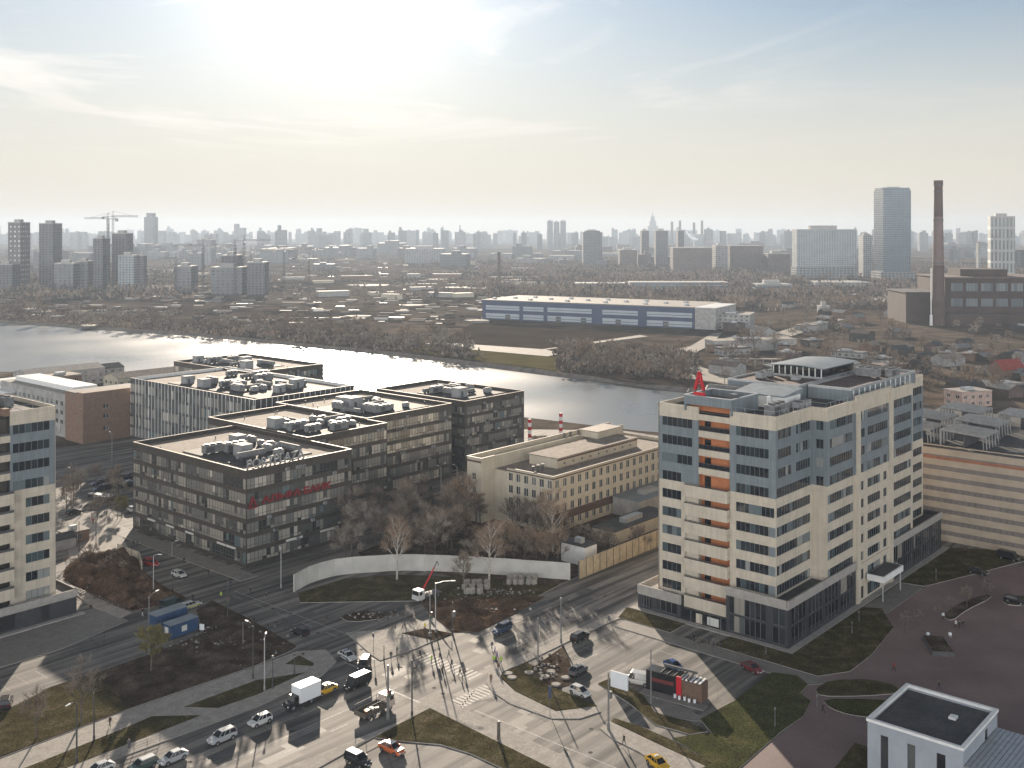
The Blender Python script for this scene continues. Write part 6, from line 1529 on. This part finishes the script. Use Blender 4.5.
def stage():
    t = thing('advertising_stage', 'black advertising stage with a red panel and brown slatted end by the car park', 'stage', G(702, 704, .01), UA + R(110))
    # local x runs towards the upper left of the photo
    rp = G(646, 689, .01); d = (rp - G(702, 704, .01)); t.rotation_euler = (0, 0, math.atan2(d.y, d.x)); L_ = d.length
    t.scale = (1, 1, .78)
    b = MB(); b.box(L_ * .45, L_, -2.6, 0, .1, 4.4, cpaint(BK, .5)); b.box(L_ * .5, L_ * .92, .001, .03, 2.2, 3.0, mat('dark_red_letters', (.12, .02, .02), .6)); b.build('black_panel', t)
    b = MB(); b.box(L_ * .36, L_ * .45 - .01, -.3, .15, .1, 4.6, M['redw']); b.build('red_panel', t)
    b = MB(); m = mat('brown_slat', (.14, .085, .06), .6, .2, 2)
    for i in range(12): b.box(.02, L_ * .36 - .02, -2.6, -.02, .1 + i * .33, .1 + i * .33 + .28, m)
    b.build('slatted_box', t); b = MB()
    for i in range(5): b.box(.3 + i * .8, .7 + i * .8, -2.7, 0, 4.1, 4.25, M['signwhite'])
    b.build('roof_slat', t)
    b = MB(); b.box(L_ * .2, L_ * .8, -3.0, -2.7, 4.6, 5.1, M['darkmetal'])
    for i in range(5): b.box(L_ * .25 + i * L_ * .12, L_ * .25 + i * L_ * .12 + .15, -3, 0, 4.3, 4.6, M['darkmetal'])
    b.build('truss', t); b = MB(); [b.box(x, x + .15, -.2, -.05, 0, .1, M['darkmetal']) for x in (.1, L_ - .3)]; b.build('foot', t)
    q = MB(); q.box(-1.2, L_ + .2, .3, 2.4, 0, .25, M['kerbwalk']); q.build('deck', t)
    for k in range(5): q = MB(); q.cyl((L_ * .1 + k * .9, .7 + .2 * (k % 2), .25), (L_ * .1 + k * .9, .7 + .2 * (k % 2), 1.0), .22, .25, M['signwhite'], 8); q.build('stool', t)
stage()
car('van', WH, 'white van parked at the left end of the black advertising stage', 638, 684, 110, 'parked_car')
t = thing('billboard', 'white flat billboard standing on the grass left of the white van', 'billboard', G(611, 688, .15)); d = G(628, 693, .15) - G(611, 688, .15); t.rotation_euler = (0, 0, math.atan2(d.y, d.x))
b = MB(); b.box(0, d.length, -.15, .15, .35, 3.1, M['signwhite']); b.build('panel', t); b = MB(); [b.box(x, x + .15, -.1, .1, 0, .35, M['darkmetal']) for x in (.3, d.length - .45)]; b.build('leg', t)
# pallets, slabs, planters
def pavers(px, py, label, group=None):
    t = thing('paver_pallet', label, 'pallet', G(px, py, .1), UA + R(rs2.uniform(-15, 15)), group); b = MB(); b.box(-.6, .6, -.5, .5, 0, .15, M['bark']); b.build('pallet', t); b = MB()
    for i in range(3): b.box(-.55, .55, -.45, .45, .16 + i * .36, .16 + i * .36 + .34, M['walkpale'])
    b.build('paver_stack', t)
for i in range(11): pavers(466 + (i % 4) * 7 + rs2.uniform(-2, 2), 585 + (i // 4) * 4.5, 'pallet of pale pavers in the stacked yard below the wall, left lot', 'paver pallets, left lot')
for i in range(10): pavers(510 + (i % 5) * 6 + rs2.uniform(-1.5, 1.5), 580 + (i // 5) * 4.5, 'pallet of pale pavers in the stacked yard below the wall, right lot', 'paver pallets, right lot')
for px, py in ((508, 674), (512, 678), (529, 673), (551, 672), (545, 677), (556, 685), (566, 678)):
    b = MB(); b.cyl((0, 0, 0), (0, 0, .25), .75, .7, M['kerbwalk'], 10); o = b.build('concrete_slab'); o.location = G(px, py, .12); o.scale = (1.2, 1, 1); tag(o, 'round concrete slab lying in the rough paved yard', 'slab', 'concrete slabs in the yard')
b = MB(); b.box(-2, 2, -4, 4, 0, .8, M['darkmetal']); b.box(-1.8, 1.8, -3.8, 3.8, .8, .9, M['dirt']); o = b.build('planter'); o.location = G(938, 648, .05); o.rotation_euler = (0, 0, R(-8)); tag(o, 'long dark planter box in the middle of the plaza', 'planter')
for px, py, lb in ((928, 637, 'left'), (950, 637, 'right')):
    t = thing('globe_light', 'white stone globe at the %s corner of the plaza planter' % lb, 'globe', G(px, py, .05)); b = MB(); b.ball((0, 0, .6), .36, .36, .36, M['signwhite'], 12, 8); b.build('globe', t, True); b = MB(); b.cyl((0, 0, 0), (0, 0, .3), .35, .3, M['pole'], 10); b.build('foot', t)

# ------------------------------------------------------------------ people
def body_mesh(step, arm, coat, trousers, lean=0.):
    bm = bmesh.new(); skin_r = []; 
    V_ = []; E_ = []; Rr = []
    def add(x, y, z, r, par=None):
        V_.append((x, y + lean * max(0, z - .9), z)); Rr.append(r)
        if par is not None: E_.append((par, len(V_) - 1))
        return len(V_) - 1
    pel = add(0, 0, .95, (.15, .11)); sp = add(0, 0, 1.16, (.14, .1), pel); ch = add(0, 0, 1.34, (.18, .115), sp)
    nk = add(0, .01, 1.49, (.06, .06), ch); hd = add(0, .03, 1.6, (.085, .095), nk); add(0, .02, 1.7, (.08, .09), hd)
    for s in (-1, 1):
        st = step * s; am = -arm * s
        sh = add(.19 * s, 0, 1.41, (.065, .065), ch); el = add(.25 * s, am * .5, 1.14, (.05, .05), sh); wr = add(.26 * s, am + .05, .9, (.036, .036), el); pa = add(.265 * s, am * 1.15 + .06, .82, (.034, .022), wr)
        for k in range(4):
            f0 = add(.265 * s + 0, am * 1.15 + .03 + k * .022, .755, (.01, .01), pa); add(.258 * s, am * 1.15 + .035 + k * .022, .71 + .006 * abs(k - 1.5), (.008, .008), f0)
        th = add(.255 * s, am * 1.15 + .1, .8, (.011, .011), wr); add(.25 * s, am * 1.15 + .105, .76, (.009, .009), th)
        hp = add(.095 * s, 0, .88, (.1, .1), pel); kn = add(.1 * s, st * .5 + .03, .5, (.065, .065), hp); an = add(.1 * s, st - (.05 if st < 0 else 0), .09 + (.05 if st < 0 else 0), (.045, .045), kn); add(.105 * s, st + .14, .045, (.045, .035), an)
    me = bpy.data.meshes.new('person_cage'); me.from_pydata(V_, E_, []); o = bpy.data.objects.new('person_cage', me); COL.objects.link(o)
    md = o.modifiers.new('s', 'SKIN'); md.use_smooth_shade = True
    for i, r in enumerate(Rr): me.skin_vertices[0].data[i].radius = r
    for i in range(len(Rr)): me.skin_vertices[0].data[i].use_root = i == 0
    sb = o.modifiers.new('d', 'SUBSURF'); sb.levels = 1
    dg = bpy.context.evaluated_depsgraph_get(); res = bpy.data.meshes.new_from_object(o.evaluated_get(dg)); bpy.data.objects.remove(o)
    res.materials.clear()
    for m in (coat, trousers, M['skin'], M['hair'], M['shoe'], M['eye']): res.materials.append(m)
    for p in res.polygons:
        c = p.center; x, y, z = abs(c.x), c.y, c.z
        if z > 1.47: k = 3 if (z > 1.66 or y < .0 + lean * .6) else 2
        elif z < .09: k = 4
        elif x > .2 and z < .89: k = 2
        elif z < .86: k = 1
        else: k = 0
        p.material_index = k; p.use_smooth = True
    b = bmesh.new(); b.from_mesh(res)
    hy = .03 + lean * .7
    for s in (-1, 1):                                           # eyes, ears and a nose
        for (c, r, mi) in (((.033 * s, hy + .088, 1.625), .011, 5), ((.088 * s, hy - .005, 1.61), .026, 2)):
            n0 = len(b.faces); bmesh.ops.create_icosphere(b, subdivisions=1, radius=r, matrix=Matrix.Translation(c)); b.faces.ensure_lookup_table()
            for f in b.faces[n0:]: f.material_index = mi
    n0 = len(b.faces); bmesh.ops.create_cone(b, segments=5, radius1=.02, radius2=.006, depth=.06, cap_ends=True, matrix=Matrix.Translation((0, hy + .1, 1.595)) @ Matrix.Rotation(R(20), 4, 'X')); b.faces.ensure_lookup_table()
    for f in b.faces[n0:]: f.material_index = 2
    n0 = len(b.faces); bmesh.ops.create_cube(b, size=1, matrix=Matrix.Translation((0, hy + .086, 1.555)) @ Matrix.Diagonal((.045, .02, .012, 1))); b.faces.ensure_lookup_table()
    for f in b.faces[n0:]: f.material_index = 0 if False else 2
    b.to_mesh(res); b.free(); return res
CL = {'black': mat('cloth_black', (.02, .02, .022), .9), 'navy': mat('cloth_navy', (.025, .03, .06), .9), 'green': mat('cloth_hi_vis', (.28, .45, .05), .8), 'violet': mat('cloth_violet', (.16, .12, .3), .9),
      'brown': mat('cloth_brown', (.12, .07, .045), .9), 'yellow': mat('cloth_yellow', (.55, .45, .03), .8), 'grey': mat('cloth_grey', (.12, .12, .13), .9), 'white': mat('cloth_white', (.55, .55, .55), .9), 'red': mat('cloth_red', (.3, .03, .03), .9), 'jeans': mat('cloth_jeans', (.04, .05, .09), .9)}
BODY = {}
def person(px, py, coat, trou, step, rz, label, group=None, z=.01, lean=0.):
    k = (coat, trou, step, lean)
    if k not in BODY: BODY[k] = body_mesh(step, step * .7, CL[coat], CL[trou], lean); BODY[k].name = 'person'
    o = link('person', BODY[k]); o.location = G(px, py, z); o.rotation_euler = (0, 0, UA + R(rz)); return tag(o, label, 'person', group)
PE = person
PE(420, 658, 'black', 'black', .3, 90, 'person in black leftmost on the crossing, walking up the street')
PE(431.5, 664, 'green', 'navy', .15, 200, 'person in a bright green vest on the crossing')
PE(440, 661, 'navy', 'black', .3, 100, 'person in navy walking between the green vest and the far kerb')
PE(449, 658, 'grey', 'black', .3, 60, 'person in a grey coat near the far kerb of the crossing')
PE(443, 673, 'brown', 'black', 0, 30, 'person in a brown coat standing lowest among those on the crossing')
PE(460, 676, 'black', 'black', .3, 250, 'person in black, left one of the pair walking right of the crossing')
PE(464, 677, 'brown', 'navy', .3, 250, 'person in a brown jacket, right one of the pair right of the crossing')
PE(452, 668, 'black', 'grey', .3, 80, 'person in black with grey trousers between the pair and the grey coat')
for i, (px, py, c, lb) in enumerate(((492, 650, 'navy', 'person in navy at the back of the group by the curved kerb'), (495, 655, 'violet', 'person in violet upper left in the group by the curved kerb'), (497, 660, 'violet', 'person in violet lower right in the group by the curved kerb'), (494, 664, 'green', 'person in a green vest, left one at the curved kerb'), (501, 665, 'green', 'person in a green vest, right one at the curved kerb'), (498, 671, 'brown', 'person in brown lowest in the group by the curved kerb'))):
    PE(px, py, c, 'jeans', .15 if i % 2 else .3, 40 * i, lb)
PE(491, 683, 'brown', 'black', 0, 120, 'person in a brown coat alone on the tip of the curved pavement', None, .13)
PE(609, 623, 'navy', 'jeans', .3, 60, 'person in navy walking the main road pavement near the tower', None, .13)
PE(391, 660, 'black', 'grey', .3, 160, 'person in black pulling along on the sunlit traffic island', None, .13)['label'] = 'person in black walking on the sunlit traffic island'
PE(397, 655, 'grey', 'black', .15, 20, 'person in grey standing on the sunlit traffic island', None, .13)
PE(425, 631, 'yellow', 'navy', .15, 90, 'person in a yellow vest working beside the island poles', None, .1)
PE(624, 745, 'black', 'black', .3, 80, 'person in black walking on the lower right pavement', None, .13)
for px, py, c, lb in ((694, 642, 'black', 'person in black leftmost before the tower entrance'), (699.5, 645, 'brown', 'person in brown second from left before the tower entrance'), (709, 645, 'navy', 'person in navy in the middle before the tower entrance'), (713.5, 646, 'grey', 'person in grey second from right before the tower entrance'), (721, 648, 'black', 'person in black rightmost before the tower entrance')):
    PE(px, py, c, 'black', .15, hash(lb) % 1 + px * 7 % 360, lb)
PE(823, 713, 'black', 'black', .3, 200, 'person in black between the plaza planting beds', None, .06)
PE(939, 690, 'black', 'navy', .3, 30, 'person in black walking behind the white pavilion', None, .06)
PE(894, 671, 'red', 'black', .3, 30, 'person in red alone in the middle of the plaza', None, .06)
for px, py, c, lb in ((943, 620, 'white', 'person in white by the plaza planter bed'), (956, 628, 'white', 'person in white, left of the trio on the plaza'), (959.5, 629, 'black', 'person in black, middle of the trio on the plaza'), (963, 628, 'black', 'person in black, right of the trio on the plaza')): PE(px, py, c, 'black', .15, px * 11 % 360, lb, None, .06)
PE(965, 556, 'black', 'black', .3, 90, 'person in black walking along the beige car park')
PE(133.5, 546, 'black', 'black', .3, 100, 'left one of two dark figures in the street by the lettered block')
PE(137.5, 546, 'navy', 'black', .3, 100, 'right one of two figures in the street by the lettered block')
PE(184, 564, 'black', 'black', .3, 20, 'person in black on the pavement below the lettered block, left one')
PE(208.5, 576, 'black', 'navy', .3, 200, 'person in black crossing before the corner of the lettered block')
PE(230.5, 588, 'navy', 'black', .3, 30, 'person in navy in the shaded junction, left of a lone walker')
PE(250.5, 594, 'black', 'black', .3, 210, 'lone person in black in the shaded junction near the pale lamp')
PE(266, 600, 'black', 'grey', .3, 160, 'person in black with grey trousers at the shaded junction corner')
PE(240, 576, 'grey', 'black', 0, 60, 'person in grey standing at the corner of the lettered block')
PE(110, 727, 'black', 'black', .3, 10, 'person in black walking the sunlit diagonal path', None, .13)
PE(129, 749, 'grey', 'navy', .3, 190, 'person in grey walking behind the kerb railing', None, .13)
PE(142.5, 616, 'black', 'white', .3, 190, 'person in black with white trousers left of the blue cabins', None, .1)
PE(193, 601, 'black', 'black', 0, 190, 'person in black standing behind the white estate car')
PE(221, 599, 'green', 'black', .15, 120, 'person in a bright green vest in the shaded junction')
PE(89, 590, 'black', 'black', .3, 190, 'person in black walking the path beside the dug mound', None, .13)
PE(93, 524, 'red', 'black', 0, 190, 'person in red beside the sunlit pavement', None, .1)

# ------------------------------------------------------------------ trees
def limb(mb, a, b, r0, r1, m, seg=5): mb.cyl(a, b, r0, r1, m, seg, False)
def bare_tree(seed, h, spread, ntw, mt, mtw, tw=.035, conifer=False):
    """trunk and crown meshes; the crown is limbs plus thousands of thin twigs"""
    rs_ = random.Random(seed); tr = MB(); cr = MB(); tips = []
    bend = Vector((rs_.uniform(-.04, .04), rs_.uniform(-.04, .04), 0)) * h
    p0 = Vector((0, 0, 0)); p1 = Vector((bend.x * .4, bend.y * .4, h * .34)); p2 = Vector((bend.x, bend.y, h * .86)); r = h * .014 + .04
    limb(tr, p0, p1, r * 1.25, r, mt, 7); limb(tr, p1, p2, r, r * .25, mt, 6); tr.cyl(p0 - Vector((0, 0, .1)), p0 + Vector((0, 0, .3)), r * 1.7, r * 1.2, mt, 7, False)
    def grow(p, d, L_, r_, dep):
        q = p + d * L_; limb(cr, p, q, r_, r_ * .6, mt, 4)
        if dep == 0: tips.append((p, q)); return
        for k in range(rs_.choice((2, 3, 3))):
            nd = (d + Vector((rs_.gauss(0, .42), rs_.gauss(0, .42), rs_.gauss(.12, .25)))).normalized(); grow(p.lerp(q, rs_.uniform(.45, 1)), nd, L_ * rs_.uniform(.55, .8), r_ * .6, dep - 1)
    n = 11
    for i in range(n):
        f = .3 + .6 * i / n; p = p1.lerp(p2, max(0, (f - .34) / .52)); an = i * 2.4 + rs_.uniform(-.5, .5); up = .5 + f * .7
        d = Vector((math.cos(an) * spread, math.sin(an) * spread, up)).normalized(); grow(p, d, h * (.28 - .14 * (f - .3)) * rs_.uniform(.75, 1.25), r * .5, 2)
    for i in range(ntw):
        p, q = rs_.choice(tips); o = p.lerp(q, rs_.uniform(.1, 1.1)) + Vector((rs_.gauss(0, .02), rs_.gauss(0, .02), rs_.gauss(0, .02))) * h
        d = ((q - p).normalized() + Vector((rs_.gauss(0, .55), rs_.gauss(0, .55), rs_.gauss(.15, .4)))).normalized(); L_ = h * rs_.uniform(.07, .18); s = d.cross(Vector((rs_.gauss(0, 1), rs_.gauss(0, 1), rs_.gauss(0, 1)))).normalized() * tw * rs_.uniform(.6, 1.3)
        cr.face([o - s, o + s, o + d * L_], mtw)
    return tr, cr
def conifer(seed, h):
    rs_ = random.Random(seed); tr = MB(); tr.cyl((0, 0, 0), (0, 0, h), h * .02, .02, M['bark'], 6, False); cr = MB()
    for i in range(1500):
        f = rs_.random() ** .8; z = h * (.1 + .9 * f); rad = h * .2 * (1 - f) + .1; an = rs_.uniform(0, 6.28); rr = rad * rs_.uniform(.35, 1); o = Vector((rr * math.cos(an), rr * math.sin(an), z)); d = Vector((math.cos(an), math.sin(an), rs_.uniform(-.5, .1))).normalized() * h * .05; s = d.cross(Vector((0, 0, 1))).normalized() * h * .014; cr.face([o - s, o + s, o + d], M['needle'])
    return tr, cr
def proto(name, label, cat, tc, group=None):
    t = thing(name, label, cat, (0, 0, -500), 0, group); tc[0].build('trunk', t); tc[1].build('crown', t); return t
PT = [proto('bare_tree', 'bare tree', 'tree', bare_tree(1, 9, .9, 1500, M['bark'], M['twig'])), proto('bare_tree', 'bare tree', 'tree', bare_tree(2, 11, .7, 1500, M['bark'], M['twigwarm'])),
      proto('bare_tree', 'bare tree', 'tree', bare_tree(3, 8, 1.1, 1400, M['bark'], M['twigpale'])), proto('birch_tree', 'birch', 'tree', bare_tree(4, 13, .55, 1400, M['birch'], M['twigwarm'])),
      proto('bare_tree', 'bare tree', 'tree', bare_tree(5, 7, .8, 900, M['bark'], M['twig'], .025)), proto('leafing_tree', 'tree', 'tree', bare_tree(6, 6.5, .7, 3600, M['bark'], M['leafyellow'], .06)),
      proto('conifer', 'conifer', 'tree', conifer(7, 7))]
rt = random.Random(9)
def tree(k, px, py, s, label, group=None, z=0.): return place(PT[k], USED, G(px, py, z), rt.uniform(0, 6.28), label, group, (s * rt.uniform(.9, 1.1), s * rt.uniform(.9, 1.1), s))
tree(4, 36.5, 738, .95, 'bare young tree casting a long shadow on the bottom left lawn', z=.17); tree(4, 81, 722, 1.15, 'taller bare young tree on the sunlit lawn, right of the first', z=.17)
tree(5, 151, 671, 1.05, 'yellow-green leafing tree in the shaded dirt by the path', z=.15); tree(5, 122, 518, .8, 'green leafing bush at the left corner of the lettered office block')
tree(3, 553, 552, 1.0, 'tall birch in front of the cream building facade'); tree(3, 397, 580, .95, 'birch standing before the pale wall, left one'); tree(3, 489, 583, .9, 'birch standing before the pale wall, right one'); tree(0, 463, 590, .8, 'thin bare tree in front of the pale wall between two birches')
GL = 'bare trees between the pale wall and cream building'; LL = 'bare brown tree in the thicket behind the pale wall'
for i in range(46):
    px = rt.uniform(345, 560); py = rt.uniform(522, 566); p_ = G(px, py); aa, bb = ab(px, py)
    if bb < 58 or (aa > 2 and bb < 82 and aa < 64 and False): continue
    q = ab(px, py); wb = ab(553.5, 534)
    if q[0] > wb[0] - 2 and q[1] > wb[1] - 2 and px > 500: continue
    if px < 375 and py < 540: continue
    tree(rt.choice((0, 0, 1, 2, 2)), px, py, rt.uniform(.8, 1.35) * (.55 if 462 < px < 512 else 1), LL, GL)
for i in range(8): tree(rt.choice((0, 1, 1)), 486 + i * 10 + rt.uniform(-3, 3), 566 + i * .8, rt.uniform(.72, .98), 'tall bare tree in the row just behind the pale wall, right half', 'tall trees behind the right half of the wall')
for i in range(14): tree(rt.choice((0, 2, 4)), rt.uniform(560, 650), 0 + rt.uniform(540, 556), rt.uniform(.4, .7), 'bare shrub between the cream building and yellow fence', 'shrubs by the yellow fence')
for i in range(5): tree(6, 395 + i * 11 + rt.uniform(-3, 3), 510 + rt.uniform(-4, 4), rt.uniform(.6, .95), 'dark conifer in the yard left of the cream building', 'conifers in the yard')
for i in range(16): tree(rt.choice((0, 2, 4)), rt.uniform(62, 120), rt.uniform(486, 520), rt.uniform(.5, .9), 'bare tree in the shade behind the left tower', 'trees behind the left tower')
for i in range(9): tree(rt.choice((2, 4)), 66 + i * 7, 560 + rt.uniform(-5, 18), rt.uniform(.3, .55), 'bare shrub growing on the dug mound', 'shrubs on the dug mound')
for i in range(6): tree(4, 905 + i * 16 + rt.uniform(-3, 3), 633 - i * 6.5, rt.uniform(.4, .6), 'small bare tree in the plaza planting beds', 'small plaza trees', .2)
for i in range(7): tree(4, rt.uniform(800, 930), 0 + 655 - rt.uniform(0, 5), .25, 'low bush on the lawn beside the podium', 'low lawn bushes', .15) if False else None
# lighter trees for the far banks
PF = [proto('river_tree', 'tree', 'tree', bare_tree(11, 9, 1.0, 420, M['bark'], M['twig'], .12)), proto('river_tree', 'tree', 'tree', bare_tree(12, 11, .8, 420, M['bark'], M['twigwarm'], .12)), proto('river_tree', 'tree', 'tree', bare_tree(13, 8, 1.1, 420, M['bark'], M['twigpale'], .12))]
def ftree(px, py, s, label, group): return place(rt.choice(PF), USED, G(px, py), rt.uniform(0, 6.28), label, group, s)
for i in range(110):
    px = rt.uniform(-5, 470); sh = 321 + max(0, px) * .068 if px < 200 else 334.5 + (px - 200) * .096; py = sh - 1.2 - 15 * rt.random() ** 1.6; ftree(px, py, (rt.uniform(1.0, 1.7), rt.uniform(1., 1.7), rt.uniform(.8, 1.25)), 'bare tree on the far river bank, left of the quay', 'trees on the far bank')
for i in range(38): px = rt.uniform(560, 690); py = rt.uniform(346, 372) + (px - 560) * .08; ftree(px, py, rt.uniform(.6, 1.1), 'bare tree in the scrub where the river bends', 'trees at the river bend')
for i in range(125):
    px = rt.uniform(715, 1030); py = rt.uniform(305, 400)
    if G(px, py).y < 480 or (920 < px < 960 and 316 < py < 330): continue
    ftree(px, py, rt.uniform(.6, 1.2), 'bare tree among the low houses on the right', 'trees among the low houses')
for i in range(14): ftree(rt.uniform(25, 50), rt.uniform(384, 392), rt.uniform(.4, .7), 'pale bush on the near river bank, left', 'bushes on the near bank')
for i in range(12): px = rt.uniform(60, 165); ftree(px, 383 - (px - 60) * .03, rt.uniform(.3, .6), 'low shrub along the near river bank by the finned block', 'shrubs along the near bank')
for i in range(5): tree(2, 533 + i * 3.4, 448, .5, 'bush beside the left striped pipe', 'bushes by the striped pipes')
# a far-off wood: one mass
fw = MB()
for i in range(2960):
    u_ = rt.random()
    if i > 2700:
        px = rt.uniform(-5, 470); py = (321 + max(0, px) * .068 if px < 200 else 334.5 + (px - 200) * .096) - 1 - 16 * rt.random() ** 1.5
    elif i > 2500: px = rt.uniform(560, 690); py = rt.uniform(344, 372) + (px - 560) * .08
    elif u_ < .5: px, py = rt.uniform(-10, 640), rt.uniform(258, 300)
    elif u_ < .8: px, py = rt.uniform(400, 800), rt.uniform(262, 296)
    else: px, py = rt.uniform(640, 1034), rt.uniform(262, 312)
    if 170 < px < 480 and 264 < py < 322 and rt.random() < .8: continue
    q = G(px, py); s = rt.uniform(4, 9) * (.55 if i > 2500 else 1); m = rt.choice((M['twig'], M['bark'], M['twig'], M['twigwarm']))
    for k in range(12):
        o = q + Vector((rt.gauss(0, s), rt.gauss(0, s * .5), rt.uniform(0, s * .9))); a = rt.uniform(0, 3.14); d = Vector((math.cos(a), math.sin(a), 0)) * s * .3
        fw.face([o - d, o + d, o + Vector((rt.gauss(0, 1), rt.gauss(0, 1), s * .6))], m)
tag(fw.build('far_woodland'), kind='stuff')
